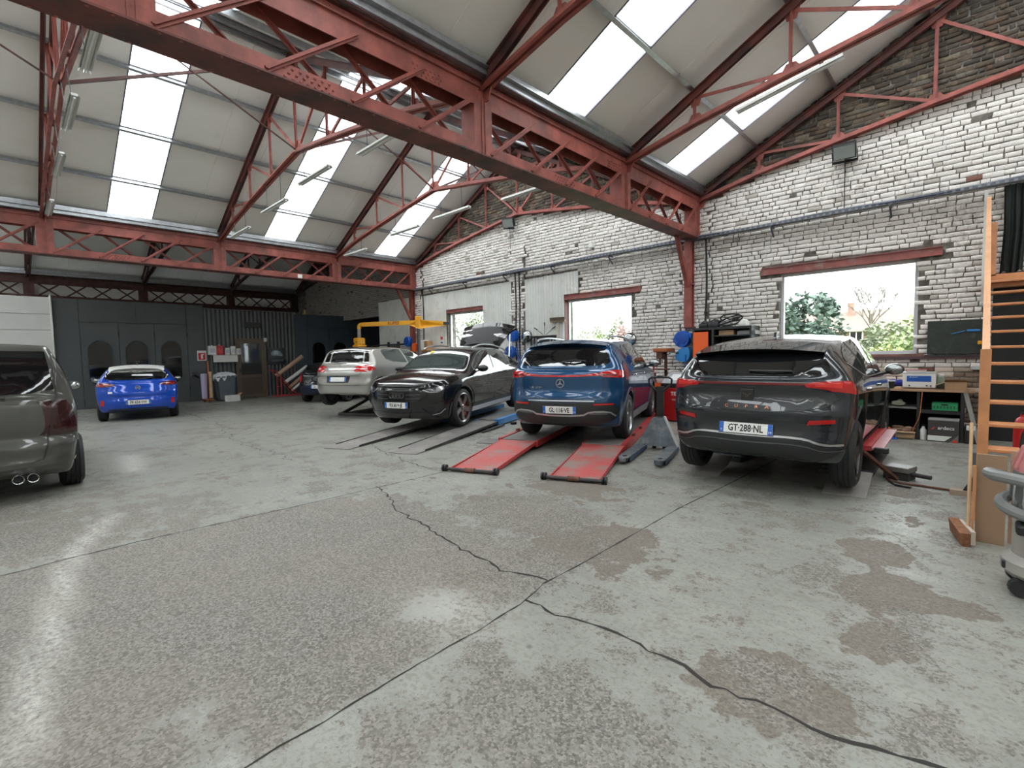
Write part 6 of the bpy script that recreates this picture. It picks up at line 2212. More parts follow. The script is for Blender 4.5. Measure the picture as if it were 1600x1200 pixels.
# on the bench
dv = thing('ultrasonic_cleaner', 'white ultrasonic cleaner with blue panel on the workbench', 'device', (-.715, 10.52, BT))
MB().rbox((0, 0, .14), (.42, .30, .24), .012).build('case', mat('device_white', (.68, .68, .65), .4), dv)
MB().rbox((0, 0, .268), (.43, .31, .02), .006).build('lid', ALU, dv)
MB().bb(-.155, .155, -.153, -.150, .12, .215).build('blue_panel', mat('panel_blue', (.015, .09, .36), .3), dv)
put_text('ultrasonic', .028, WHITEP, frame((-.07, -.154, .195), (1, 0, 0), (0, 0, 1)), dv, .0006)
for x in (-.12, .10, .15):
    MB().lathe([(.012, 0), (.010, .02)], 12, frame((x, -.15, .055), (1, 0, 0), (0, 0, 1))).build('knob', BLACK, dv)
bk = thing('red_book', 'flat red booklet lying on the white cleaner', 'book', (-.76, 10.50, BT + .279), .1)
MB().bb(-.13, .13, -.10, .10, 0, .006).bb(-.13, .13, -.10, .10, .028, .034).bb(-.13, -.125, -.1, .1, 0, .034).build('cover', mat('maroon', (.24, .02, .05), .4), bk)
MB().bb(-.125, .128, -.095, .095, .006, .028).build('pages', WHITEP, bk)
o = thing('glass_jar', 'pale green jar beside the white cleaner', 'jar', (-.455, 10.62, BT))
MB().lathe([(.055, 0), (.06, .02), (.06, .19), (.045, .21)], 18).build('jar', mat('jar_green', (.22, .27, .22), .15, coat=.4), o, smooth=True)
MB().lathe([(.045, .21), (.045, .235)], 16).build('lid', WHITEP, o)
o = thing('open_carton', 'open brown carton at the end of the workbench', 'box', (-.27, 10.44, BT), .05)
MB().bb(-.13, .13, -.10, -.095, 0, .12).bb(-.13, .13, .095, .10, 0, .12).bb(-.13, -.125, -.1, .1, 0, .12).bb(.125, .13, -.1, .1, 0, .12).bb(-.13, .13, -.1, .1, 0, .005).build('box', CARD, o)
MB().add([(-.13, -.10, .12), (-.13, .10, .12), (-.25, .08, .06), (-.25, -.08, .06)], [(0, 1, 2, 3)]).add([(-.13, .10, .12), (.13, .10, .12), (.13, .02, .15), (-.13, .02, .15)], [(0, 1, 2, 3)]).build('flap', WOODL, o)
cl = MB()
rr_ = random.Random(9)
for k in range(9):
    cl.ball((rr_.uniform(-.13, .13), rr_.uniform(-.06, .06), rr_.uniform(.04, .12)), (rr_.uniform(.06, .10), rr_.uniform(.05, .07), rr_.uniform(.035, .06)), 9, 6)
o = cl.build('blue_cloth', mat('cloth_blue', (.012, .02, .19), .8), smooth=True, ang=50)
o.location = (-1.08, 10.60, BT)
tag(o, 'crumpled dark blue cloth on the workbench by the black bucket', 'cloth')
o = thing('black_tub', 'small black tub with white rim on the workbench', 'tub', (-1.09, 10.36, BT))
MB().lathe([(.055, 0), (.07, .12), (.072, .125), (.064, .125), (.055, .02)], 20).build('tub', BLACK, o, smooth=True)
MB().lathe([(.068, .12), (.075, .122), (.075, .132), (.068, .132)], 20, close=True).build('rim', WHITEP, o)
o = MB().rbox((-.98, 10.34, BT + .016), (.08, .05, .03), .005).build('wood_block', WOODL)
tag(o, 'little pale wood block on the front edge of the workbench', 'block')
# in the shelves
gc = thing('green_crate', 'green plastic crate on the workbench shelf', 'crate', (-.385, 10.44, .50))
MB().bb(-.155, .155, -.13, .13, 0, .01).bb(-.155, .155, -.13, -.12, .01, .115).bb(-.155, .155, .12, .13, .01, .115).bb(-.155, -.145, -.12, .12, .01, .115).bb(.145, .155, -.12, .12, .01, .115).build('tray', GREENM, gc)
for k in range(7):
    MB().bb(-.135 + k * .04, -.115 + k * .04, -.133, -.129, .03, .07).build('slot', mat('slot_green', (.008, .10, .04), .5), gc)
MB().bb(-.04, .04, -.133, -.129, .08, .10).build('grip', DARK, gc)
ob_ = thing('oil_carton', 'dark grey oil carton standing on the floor under the bench', 'box', (-.39, 10.36, 0), -.02)
MB().bb(-.185, .185, -.12, .12, 0, .37).build('box', mat('carton_dark', (.055, .050, .050), .45), ob_)
MB().bb(-.186, .186, -.121, .121, .345, .372).build('top_band', mat('carton_grey', (.33, .33, .32), .5), ob_)
MB().prism([(-.184, .10), (.11, .10), (.02, .02), (-.184, .02)][::-1], .001, frame((0, -.1215, 0), (1, 0, 0), (0, 0, 1))).build('white_stripe', WHITEP, ob_)
MB().prism([(.07, .0), (.185, .0), (.185, .13)], .001, frame((0, -.1217, 0), (1, 0, 0), (0, 0, 1))).build('grey_corner', mat('carton_mid', (.16, .15, .15), .5), ob_)
MB().prism([(.11, .005), (.17, .005), (.17, .05), (.12, .045)], .001, frame((0, -.1225, 0), (1, 0, 0), (0, 0, 1))).build('red_mark', mat('mark_red', (.6, .05, .02), .4), ob_)
put_text('ardeca', .075, WHITEP, frame((.035, -.1225, .225), (1, 0, 0), (0, 0, 1)), ob_, .0006, 1.0, .001)
MB().prism([(-.15, .20), (-.095, .245), (-.10, .225), (-.115, .20)], .001, frame((0, -.1225, 0), (1, 0, 0), (0, 0, 1))).build('red_swoosh', mat('mark_red', (.6, .05, .02), .4), ob_)
for k, (x, z, m_, lb, n_, sc) in enumerate(((-1.0, .53, mat('rag_green', (.20, .21, .15), .9), 'greenish rags on the upper bench shelf', 7, .8), (-.88, .06, mat('rag_brown', (.26, .16, .11), .9), 'brown leather gloves heaped on the lower bench shelf', 10, 1.0), (-1.13, .06, mat('rag_orange', (.55, .13, .03), .85), 'orange cloth on the lower bench shelf', 6, .7), (-1.35, .53, mat('rag_grey', (.14, .14, .15), .9), 'grey rags deeper on the upper bench shelf', 7, .9))):
    b = MB()
    for q in range(n_):
        b.ball((rr_.uniform(-.15, .15) * sc, rr_.uniform(-.10, .08), rr_.uniform(.02, .11) * sc), (rr_.uniform(.05, .11) * sc, rr_.uniform(.04, .08) * sc, rr_.uniform(.02, .05)), 8, 5)
    o = b.build('rag_heap', m_, smooth=True, ang=50)
    o.location = (x, 10.45, z)
    tag(o, lb, 'rags', 'rags under the bench')
o = thing('brown_pouch', 'tan leather pouch at the front of the lower bench shelf', 'pouch', (-.87, 10.30, 0), .1)
MB().rbox((0, 0, .06), (.26, .16, .11), .03).build('pouch', mat('tan_leather', (.38, .25, .15), .7, var=.15, vs=9), o)
MB().rbox((0, -.04, .115), (.27, .13, .02), .008).build('flap', mat('tan_leather', (.38, .25, .15), .7), o)
o = thing('white_bottle', 'white bottle on the floor left of the oil carton', 'bottle', (-.64, 10.37, 0))
MB().lathe([(.04, 0), (.045, .02), (.045, .16), (.02, .20), (.02, .23)], 16).build('bottle', WHITEP, o, smooth=True)
MB().lathe([(.024, .225), (.024, .26)], 12).build('cap', BLACK, o)
o = MB().rbox((-1.07, 10.16, .012), (.22, .15, .02), .005, .2).build('blue_pack', BLUEP)
tag(o, 'flat blue and white packet on the floor before the bench', 'packet')
o = MB().tube(spline([(-.66, 10.30, .82), (-.67, 10.27, .6), (-.69, 10.28, .38), (-.75, 10.3, .2), (-.78, 10.32, .05)], 6), .006, 6).build('orange_cable', mat('cable_orange', (.45, .15, .05), .5))
tag(o, 'thin orange cable hanging off the workbench', 'cable')
o = thing('black_case', 'black case on the floor at the end of the bench', 'case', (-.03, 10.42, 0))
MB().rbox((0, 0, .14), (.24, .26, .28), .015).build('case', BLACK, o)
MB().rbox((-.04, -.13, .25), (.11, .02, .08), .006).rbox((-.02, -.02, .30), (.07, .06, .05), .01).build('white_label', WHITEP, o)
# tool board right of the window
bd = thing('tool_board', 'dark green tool board on the wall right of the window', 'tool board', (-.31, WY - .05, 1.67))
MB().rbox((0, 0, 0), (.70, .04, .56), .006).build('board', mat('chalk_green', (.020, .028, .022), .55, var=.3, vs=9, dirt=(.12, .12, .10), dirt_amt=-.35, ds=7), bd)
MB().bb(-.38, .38, -.05, .02, -.31, -.29).build('ledge', STEELD, bd)
MB().rbox((.22, -.03, .10), (.16, .03, .035), .01).tube([(.12, -.03, .10), (-.05, -.03, .05)], .006, 6).build('blue_tool', BLUEL, bd)
MB().rbox((.30, -.03, -.10), (.05, .03, .06), .008).build('yellow_tool', YELLOW, bd)
o = MB().rbox((-.04, WY - .06, 1.16), (.13, .05, .06), .006).build('socket_box', mat('socket_grey', (.40, .42, .45), .4))
tag(o, 'grey socket box on the bare bricks above the bench end', 'socket')
o = MB().bb(-3.6, .1, WY - .07, WY - .02, 1.31, 1.36).build('wall_ledge', mat('purple_brown_steel', (.09, .05, .055), .5))
tag(o, 'dark steel ledge along the wall below the large window', 'ledge')

# ------------------------------------------------------------------ stairs at the right edge
stp = thing('stairs', 'open wooden stairs climbing along the right edge', 'stairs', (0, 0, 0))


def stair_pt(t):
    return 6.55 + (10.75 - 6.55) * t, .42 + (2.52 - .42) * t


MB().beam((.045, 5.95, .12), (.045, 10.85, 2.57), .045, .20).build('stringer', WOODO, stp)
MB().beam((1.06, 5.95, .12), (1.06, 10.85, 2.57), .045, .20).build('stringer', WOODO, stp)
sm = MB().rbox((0, 0, 0), (.98, .24, .035), .008).mesh('step', WOODO)
for k in range(12):
    y, z_ = stair_pt((k - .6) / 10.5)
    link('step', sm, stp, (.555, y, z_))
MB().bb(.0, .07, 5.78, 5.86, 0, 1.49).build('newel_post', WOODO, stp)
MB().beam((.035, 5.82, 1.44), (.035, 10.7, 3.78), .05, .075).build('handrail', mat('light_pine', (.62, .33, .17), .4, var=.12, vs=6), stp)
MB().bb(.07, .14, 10.72, 10.80, 2.6, 3.42).build('top_post', WOODO, stp)
MB().bb(.0, 1.2, 10.72, 10.88, 2.42, 2.62).build('landing_beam', WOODO, stp)
MB().bb(-.02, .02, 10.66, 10.72, 2.2, 3.88).build('white_batten', mat('batten', (.62, .62, .57), .5), stp)
o = MB().bb(.12, 1.5, WY - .10, WY - .04, 0, 2.42).build('black_backdrop', mat('black_sheet2', (.006, .007, .007), .6))
tag(o, 'black sheet on the wall behind the stairs', 'panel')
dc = MB()
n_ = 26
for i in range(n_ + 1):
    u = i / n_
    x = .20 + .25 * u
    a = .03 * math.sin(u * 19) + .015 * math.sin(u * 43)
    dc.v += [(x, WY - .16 + a * .4, 3.98), (x * 1.0 + .01, WY - .14 + a, 3.3), (x - .02, WY - .14 + a * 1.2, 2.62 + .05 * math.sin(u * 9))]
for i in range(n_):
    for r_ in (0, 1):
        k = 3 * i + r_
        dc.f.append((k, k + 3, k + 4, k + 1))
o = dc.build('dark_drape', mat('dark_green_drape', (.012, .018, .016), .8), smooth=True, ang=70)
tag(o, 'dark green drape hanging from the tray above the stairs', 'drape')
fe = thing('fire_extinguisher', 'red fire extinguisher behind the stairs', 'extinguisher', (.43, 9.3, 0))
MB().lathe([(.08, 0), (.085, .02), (.085, .46), (.06, .54), (.025, .57), (.025, .60)], 20).build('cylinder', REDM, fe, smooth=True)
MB().bb(-.02, .10, -.02, .02, .60, .63).tube([(.05, 0, .62), (.12, 0, .55), (.11, 0, .2)], .012, 8).build('valve', BLACK, fe)
o = MB().bb(.50, .56, 9.7, 9.76, 0, 1.3).build('red_post', mat('deep_red', (.30, .015, .02), .4))
tag(o, 'deep red steel post behind the stairs', 'post')
# boards leaning at the foot of the stairs
o = MB().box((.088, 5.16, .345), (.165, .022, .69), Matrix.Rotation(.03, 3, 'X')).build('plywood_board', mat('veneer_brown', (.30, .19, .12), .5, var=.1, vs=3))
tag(o, 'narrow brown veneer board standing at the foot of the stairs', 'board')
o = MB().box((.42, 5.26, .36), (.46, .02, .72), Matrix.Rotation(.03, 3, 'X')).build('plywood_board', mat('veneer_pink', (.40, .24, .17), .5, var=.1, vs=3))
tag(o, 'wider pinkish board behind the vacuum cleaner', 'board')
o = MB().bb(-.015, .0, 5.1, 5.14, 0, .6).build('wood_strip', WOODO)
tag(o, 'thin orange wood strip along the edge of the veneer board', 'strip')
# broom head on the floor
br = thing('broom', 'push broom with brown bristles leaning by the boards', 'broom', (-.045, 5.02, 0), .25)
MB().add([(-.03, -.05, 0), (.02, -.05, 0), (.02, .26, 0.02), (-.03, .26, .02), (-.045, -.05, .10), (.02, -.05, .10), (.02, .26, .13), (-.045, .26, .13)], [(0, 3, 2, 1), (4, 5, 6, 7), (0, 1, 5, 4), (1, 2, 6, 5), (2, 3, 7, 6), (3, 0, 4, 7)]).build('bristles', mat('bristle', (.20, .085, .04), .9, var=.3, vs=40), br)
MB().bb(.02, .045, -.06, .27, .02, .12).build('block', mat('grey_wood', (.45, .38, .31), .6), br)
MB().tube([(.04, .1, .07), (.10, .35, .9)], .012, 8).build('handle', WOODL, br)
# vacuum cleaner
vc = thing('vacuum_cleaner', 'grey drum vacuum cleaner with pink head at the right edge', 'vacuum cleaner', (.36, 4.30, 0))
VG = mat('vac_grey', (.30, .285, .26), .4, var=.12, vs=5)
MB().lathe([(.20, .10), (.235, .14), (.235, .20), (.19, .24)], 28).build('chassis', VG, vc, smooth=True)
MB().lathe([(.185, .20), (.188, .22), (.188, .56), (.195, .575)], 28).build('drum', mat('vac_steel', (.38, .36, .33), .3, .35, var=.1, vs=4), vc, smooth=True)
MB().lathe([(.20, .575), (.205, .60), (.195, .74), (.19, .75)], 28).build('head_ring', mat('vac_dark', (.12, .13, .13), .4), vc, smooth=True)
MB().lathe([(.19, .75), (.185, .80), (.15, .88), (.08, .92), (0, .925)], 28).build('head', mat('vac_pink', (.50, .20, .20), .4), vc, smooth=True)
for a in range(5):
    w = PI + (a - 2) * .35
    MB().beam((.15 * math.cos(w), .15 * math.sin(w), .90), (.19 * math.cos(w), .19 * math.sin(w), .77), .03, .02).build('vent_rib', mat('vac_pink', (.50, .20, .20), .4), vc)
hp = []
for k in range(40):
    a = 1.2 + k / 39 * 4.6
    hp.append((.30 * math.cos(a) * (1.0 - .0 * k), .29 * math.sin(a), .50 + .22 * math.sin(k / 39 * PI * 1.0) + (.12 if k > 20 else 0) * (k - 20) / 20))
MB().tube(hp, .034, 10).build('hose', mat('hose_grey', (.18, .185, .18), .5), vc, smooth=True)
hp2 = [(.24 * math.cos(1.6 + k / 29 * 3.6), .24 * math.sin(1.6 + k / 29 * 3.6), .58 - .10 * k / 29) for k in range(30)]
MB().tube(hp2, .034, 10).build('hose', mat('hose_grey', (.18, .185, .18), .5), vc, smooth=True)
MB().tube(spline([(-.12, .20, .55), (-.14, .20, .90), (-.09, .18, .99), (.08, .16, 1.0), (.16, .2, .95)], 6), .02, 8).build('push_handle', BLACK, vc, smooth=True)
MB().rbox((-.18, -.05, .60), (.03, .07, .14), .008).rbox((-.13, -.14, .60), (.05, .04, .14), .008).build('clamp', ALU, vc)
MB().rbox((-.12, -.16, .43), (.12, .14, .07), .02).build('hose_fitting', BLACK, vc)
for a in (2.4, 3.9, 5.4, .8):
    MB().lathe([(.05, -.03), (.06, 0), (.05, .03)], 14, Matrix.Translation((.20 * math.cos(a), .20 * math.sin(a), .06)) @ Matrix.Rotation(PI / 2, 4, 'X')).build('castor', BLACK, vc, smooth=True)
MB().rbox((-.215, -.06, .17), (.03, .08, .05), .01).build('pedal', BLACK, vc)
# loose things on the floor by the lift
jk = thing('lift_block', 'black steel lift block with a tail bar on the floor', 'block', (-.64, 7.12, 0), -.25)
MB().rbox((0, 0, .12), (.26, .24, .06), .01).build('top_plate', mat('worn_plate', (.22, .21, .20), .4, .5, var=.3, vs=8), jk)
MB().bb(-.12, .12, -.10, .10, 0, .09).build('body', LDK, jk)
MB().tube([(.1, 0, .07), (.30, -.02, .07)], .025, 10).build('tail_bar', LDK, jk)
o = MB().tube(spline([(-.74, 7.0, .03), (-.72, 6.9, .02), (-.6, 6.82, .015), (-.4, 6.82, .012), (-.15, 6.8, .012)], 6), .012, 8).build('floor_hose', STEELR, smooth=True)
tag(o, 'thin dark hose running over the floor to the wooden wedge', 'hose')
o = MB().beam((-.70, 6.86, .012), (-.62, 6.70, .012), .03, .02).beam((-.62, 6.70, .012), (-.50, 6.67, .012), .03, .02).build('bent_bar', BLACK)
tag(o, 'short bent black bar on the floor', 'bar')
wg = thing('wooden_wedge', 'grey wooden wedge stop beside the veneer board', 'wedge', (-.09, 6.72, 0))
MB().bb(-.10, .10, -.06, .06, 0, .05).build('base', mat('dusty_wood', (.36, .28, .21), .7), wg)
MB().prism([(0, .05), (.09, .05), (.09, .24)], .06, frame((0, .03, 0), (1, 0, 0), (0, 0, 1))).build('wedge', STEELD, wg)
o = MB().rbox((.0, 6.9, .36), (.08, .12, .14), .01).bb(-.01, .03, 6.88, 6.92, 0, .3).build('foot_switch', mat('switch_grey', (.16, .17, .19), .5))
tag(o, 'grey control box on a stand behind the veneer board', 'control box')
# ------------------------------------------------------------------ things along the brick wall
def hose_reel(x, z, y, m, label, round_):
    t = thing('hose_reel', label, 'hose reel', (x, y, z), group='blue hose reels')
    if round_:
        R_ = Matrix.Rotation(PI / 2, 4, 'X')
        MB().lathe([(.05, -.08), (.175, -.08), (.19, -.06), (.19, .06), (.175, .08), (.05, .08)], 28, R_).build('drum', m, t, smooth=True, ang=50)
        MB().lathe([(.12, .08), (.12, .095), (.03, .10)], 24, R_).build('cover', mat('reel_blue_dark', (.008, .06, .33), .35), t, smooth=True)
        MB().rbox((.13, .0, .07), (.18, .12, .12), .02).build('guide', m, t)
    else:
        MB().prism(chaikin([(-.16, -.16), (.17, -.16), (.17, .17), (.02, .17), (-.16, .06)], 2), .18, frame((0, .09, 0), (1, 0, 0), (0, 0, 1))).build('housing', m, t)
        MB().rbox((-.12, -.10, .04), (.07, .04, .03), .008).build('hose_stop', BLACK, t)
        MB().tube([(.08, -.10, .0), (.085, -.10, -.4), (.06, -.08, -.5)], .011, 6).build('hose', BLUEP, t)
    MB().bb(-.03, .03, .08, .20, -.1, .1).build('bracket', BLACK, t)
    return t


hose_reel(-4.90, 1.80, WY - .27, BLUEP, 'round dark blue hose reel below the red column', True)
hose_reel(-4.87, 1.45, WY - .27, BLUEL, 'light blue boxed hose reel beneath the round one', False)
hose_reel(-10.22, 2.08, WY - .30, BLUEP, 'blue hose reel high on the white brick pier', False)
hose_reel(-10.30, 1.60, WY - .34, BLUEP, 'big round blue hose reel on the white brick pier', True)
hose_reel(-15.75, 2.10, WY - .30, BLUEP, 'upper blue hose reel beside the boom post', True)
hose_reel(-15.65, 1.55, WY - .30, BLUEP, 'lower blue hose reel beside the boom post', True)
for k, (x, y, z0_, z1_, lb) in enumerate(((-10.15, WY - .2, 1.9, .7, 'tangled blue air hose on the white pier, upper loop'), (-10.05, WY - .2, 1.5, .5, 'tangled blue air hose on the white pier, lower loop'))):
    pts = [(x, y, z0_), (x + .05, y - .03, z0_ - .4), (x - .06, y, z0_ - .8), (x + .04, y, z1_), (x + .1, y, z1_ + .3), (x + .02, y, z0_ - .2)]
    tag(MB().tube(spline(pts, 6), .011, 6).build('air_hose', BLUEP, smooth=True), lb, 'hose', 'air hoses')
# round convex mirrors
for x, z, r_, lb in ((-6.33, 1.85, .17, 'round convex mirror on the bricks right of the blue SUV'), (-9.80, 2.06, .18, 'round chrome fan disc beside the white brick pier')):
    t = thing('wall_disc', lb, 'mirror', (x, WY - .14, z), .2)
    R_ = Matrix.Rotation(PI / 2, 4, 'X')
    MB().lathe([(r_ * .96, -.02), (r_, 0), (r_ * .96, .025)], 28, R_).build('rim', STEELD, t, smooth=True)
    MB().lathe([(r_ * .94, .02), (r_ * .7, .045), (r_ * .35, .06), (0, .065)], 28, R_).build('face', mat('mirror_face', (.45, .47, .48), .08, .95), t, smooth=True)
    MB().tube([(0, .0, 0), (0, .12, -.05)], .015, 6).build('arm', BLACK, t)
# orange fronted cabinet rack with clutter
cb = thing('tool_rack', 'dark tool rack with an orange door behind the grey hatchback', 'cabinet', (-3.95, WY - .32, 0))
MB().bb(-.60, .62, .24, .27, 0, 2.02).bb(-.60, .62, -.24, .27, 1.97, 2.02).bb(-.60, -.56, -.24, .24, 0, 1.97).bb(.58, .62, -.24, .24, 0, 1.97).bb(-.18, -.14, -.24, .24, 0, 1.97).build('carcass', mat('rack_black', (.022, .026, .026), .5), cb)
for zz in (.6, 1.1, 1.6, 1.82):
    MB().bb(-.14, .58, -.22, .24, zz, zz + .025).build('shelf_board', mat('rack_black', (.022, .026, .026), .5), cb)
MB().bb(-.57, -.25, -.26, -.24, .95, 1.93).build('door', ORANGE, cb)
for k, (x, w_, h_, m_, lb) in enumerate(((-.05, .3, .10, CARD, 'cardboard tray in the dark tool rack'), (.32, .35, .07, mat('grey_tray', (.2, .2, .19), .5), 'grey tray in the dark tool rack'))):
    o = MB().bb(-3.95 + x, -3.95 + x + w_, WY - .5, WY - .12, 1.846, 1.846 + h_).bb(-3.95 + x + .03, -3.95 + x + w_ - .03, WY - .47, WY - .15, 1.846 + h_, 1.846 + h_ + .012).build('storage_tray', m_)
    tag(o, lb, 'tray', 'trays in the tool rack')
rr_ = random.Random(21)
junk = [(-.42, .12, .10, BLACK, 'black power tool at the left end on top of the rack'), (-.20, .14, .13, STEELD, 'dark gearbox part on top of the rack'), (.05, .13, .10, mat('chrome_part', (.4, .41, .42), .25, .8), 'shiny metal part on top of the rack'), (.40, .10, .09, WHITEP, 'small white bottle at the right end on top of the rack')]
for x, w_, h_, m_, lb in junk:
    b = MB()
    b.rbox((0, 0, h_ / 2), (w_ * 1.6, .2, h_), .02)
    b.tube([(-w_ * .5, -.05, h_), (0, 0, h_ + .05), (w_ * .7, .04, h_)], .02, 6)
    b.ball((w_ * .4, -.05, h_), (.06, .05, .05), 10, 6)
    o = b.build('rack_part', m_, smooth=True, ang=40)
    o.location = (-3.95 + x, WY - .34, 2.02)
    tag(o, lb, 'part', 'parts on top of the tool rack')
t = thing('cable_coil', 'big black coil of hose on top of the tool rack', 'coil', (-3.86, WY - .36, 2.02))
for k in range(4):
    MB().tube([(.22 * math.cos(a) + .02 * k, .10 * math.sin(a), .10 + .03 * k + .07 * math.sin(a + k)) for a in np.linspace(0, 2 * PI, 22)[:-1]], .016, 6, closed=True).build('loop', BLACK, t, smooth=True)
# red service station
rs = thing('service_station', 'red workshop service station with sloped keypad left of the grey hatchback', 'machine', (-4.74, 10.19, 0), .0)
MB().rbox((0, 0, .38), (.62, .42, .72), .02).build('cabinet', mat('station_red', (.42, .012, .015), .35), rs)
MB().rbox((0, 0, .79), (.64, .44, .10), .02).build('dark_band', BLACK, rs)
MB().add([(-.30, -.21, .84), (.30, -.21, .84), (.30, .20, 1.06), (-.30, .20, 1.06), (-.30, -.21, .80), (.30, -.21, .80), (.30, .20, .80), (-.30, .20, .80)], [(0, 1, 2, 3), (7, 6, 5, 4), (0, 4, 5, 1), (1, 5, 6, 2), (2, 6, 7, 3), (3, 7, 4, 0)]).build('console', mat('console_grey', (.30, .31, .32), .4), rs)
MB().box((0, -.005, .956), (.36, .26, .006), Matrix.Rotation(math.atan2(.22, .41), 3, 'X')).build('keypad', mat('keypad_white', (.62, .62, .62), .4), rs)
put_text('TEXA', .11, WHITEP, frame((.05, -.212, .61), (1, 0, 0), (0, 0, 1)), rs, .001, 1.0, .002)
put_text('KONFORT', .045, WHITEP, frame((.05, -.212, .48), (1, 0, 0), (0, 0, 1)), rs, .001)
for x in (-.22, .22):
    MB().lathe([(.04, -.02), (.045, 0), (.04, .02)], 14, Matrix.Translation((x, -.12, .045)) @ Matrix.Rotation(PI / 2, 4, 'Y')).build('castor', BLACK, rs, smooth=True)
o = thing('side_cart', 'low black cart with orange tray beside the red station', 'cart', (-5.40, 10.45, 0))
MB().bb(-.25, .25, -.2, .2, .05, .72).build('body', BLACK, o)
MB().bb(-.26, .26, -.21, .21, .72, .80).build('tray', ORANGE, o)
for s_ in (-1, 1):
    MB().lathe([(.02, -.02), (.025, 0), (.02, .02)], 12, Matrix.Translation((s_ * .2, -.15, .026)) @ Matrix.Rotation(PI / 2, 4, 'Y')).build('castor', STEELD, o)
o = MB().rbox((-5.25, 10.42, .88), (.20, .16, .15), .03).tube([(-5.38, 10.42, .82), (-5.36, 10.42, .95), (-5.30, 10.42, .98)], .03, 8).build('grey_canister', mat('canister', (.42, .44, .44), .4), smooth=True)
tag(o, 'pale grey canister on the orange tray', 'canister')
# bench drill and vice
dp = thing('bench_drill', 'old rusty pillar drill with orange belt cover on the wall bench', 'drill', (-5.27, WY - .35, 0))
MB().tube([(0, 0, .9), (0, 0, 1.55)], .035, 12).build('column', STEELR, dp, smooth=True)
MB().rbox((-.02, -.06, 1.56), (.34, .42, .09), .02).build('belt_cover', mat('rust_orange', (.36, .10, .03), .5), dp)
MB().rbox((-.05, -.16, 1.44), (.14, .18, .16), .02).tube([(-.05, -.18, 1.40), (-.05, -.18, 1.22)], .022, 10).build('head', STEELR, dp)
MB().tube([(.02, -.16, 1.42), (.20, -.20, 1.48)], .010, 6).build('feed_lever', STEELD, dp)
MB().rbox((-.03, -.12, 1.12), (.26, .26, .03), .005).build('table', STEELR, dp)
MB().rbox((0, -.05, .9), (.26, .36, .04), .01).build('foot', STEELR, dp)
wt = thing('wall_bench', 'brown steel bench carrying the drill and vice', 'bench', (0, 0, 0))
MB().bb(-6.2, -5.05, WY - .62, WY - .08, .84, .88).build('top', STEELR, wt)
for x in (-6.15, -5.10):
    MB().bb(x, x + .05, WY - .60, WY - .55, 0, .84).bb(x, x + .05, WY - .16, WY - .11, 0, .84).build('leg', STEELR, wt)
vi = thing('bench_vice', 'bright red bench vice left of the drill', 'vice', (-5.55, WY - .48, .88))
MB().rbox((0, 0, .03), (.16, .16, .06), .01).rbox((0, .03, .11), (.14, .10, .10), .015).rbox((0, -.09, .12), (.14, .05, .08), .01).build('jaws', mat('vice_red', (.32, .02, .025), .45), vi)
MB().tube([(0, -.28, .09), (0, .0, .09)], .016, 8).tube([(-.08, -.27, .09), (.08, -.27, .09)], .008, 6).build('screw', STEELD, vi)
MB().tube([(.02, .04, .16), (.02, .04, .30)], .02, 8).build('anvil_post', mat('vice_red', (.32, .02, .025), .45), vi)
# tool panel and broom by the middle window
tp = thing('tool_hanger', 'dark tool panel with spanners on the white cladding', 'tool panel', (-9.20, WY - .12, 1.78))
MB().bb(-.48, .48, 0, .03, -.30, .26).build('board', mat('panel_black', (.02, .02, .021), .5), tp)
MB().bb(-.50, .50, -.03, .03, .24, .28).build('top_edge', STEELD, tp)
for k, (x, h_) in enumerate(((-.36, .22), (-.24, .18), (.30, .20), (.40, .24))):
    MB().bb(x - .012, x + .012, -.02, 0, .18 - h_, .18).ball((x, -.01, .19), (.022, .01, .022), 8, 6).build('spanner', ALU, tp)
MB().ball((.0, -.05, -.02), (.13, .05, .07), 10, 6).tube([(-.2, -.04, -.05), (.05, -.05, .06)], .018, 6).build('angle_grinder', STEELD, tp, smooth=True)
MB().bb(-.46, -.30, -.04, 0, -.52, -.24).build('red_holder', mat('holder_red', (.5, .06, .04), .5), tp)
for s_ in (-1, 0, 1):
    MB().tube([(s_ * .05 + .1, -.02, .30), (.1 + s_ * .36, -.02, .62 - .12 * abs(s_))], .008, 6).tube([(.1 + s_ * .28, -.02, .56 - .10 * abs(s_)), (.1 + s_ * .40, -.02, .66 - .14 * abs(s_))], .016, 6).build('hanging_tool', STEELD, tp)
bm = thing('wall_broom', 'upside-down broom standing against the cladding by the middle window', 'broom', (-8.62, WY - .16, 0))
MB().tube([(0, 0, 0), (0, .03, 2.42)], .018, 8).build('handle', mat('broom_handle', (.50, .42, .28), .5), bm)
MB().bb(-.26, .26, 0, .06, 2.42, 2.47).build('block', mat('broom_block', (.20, .15, .10), .6), bm)
MB().bb(-.26, .26, -.01, .07, 2.47, 2.55).build('bristles', mat('bristle_dark', (.09, .065, .045), .9), bm)
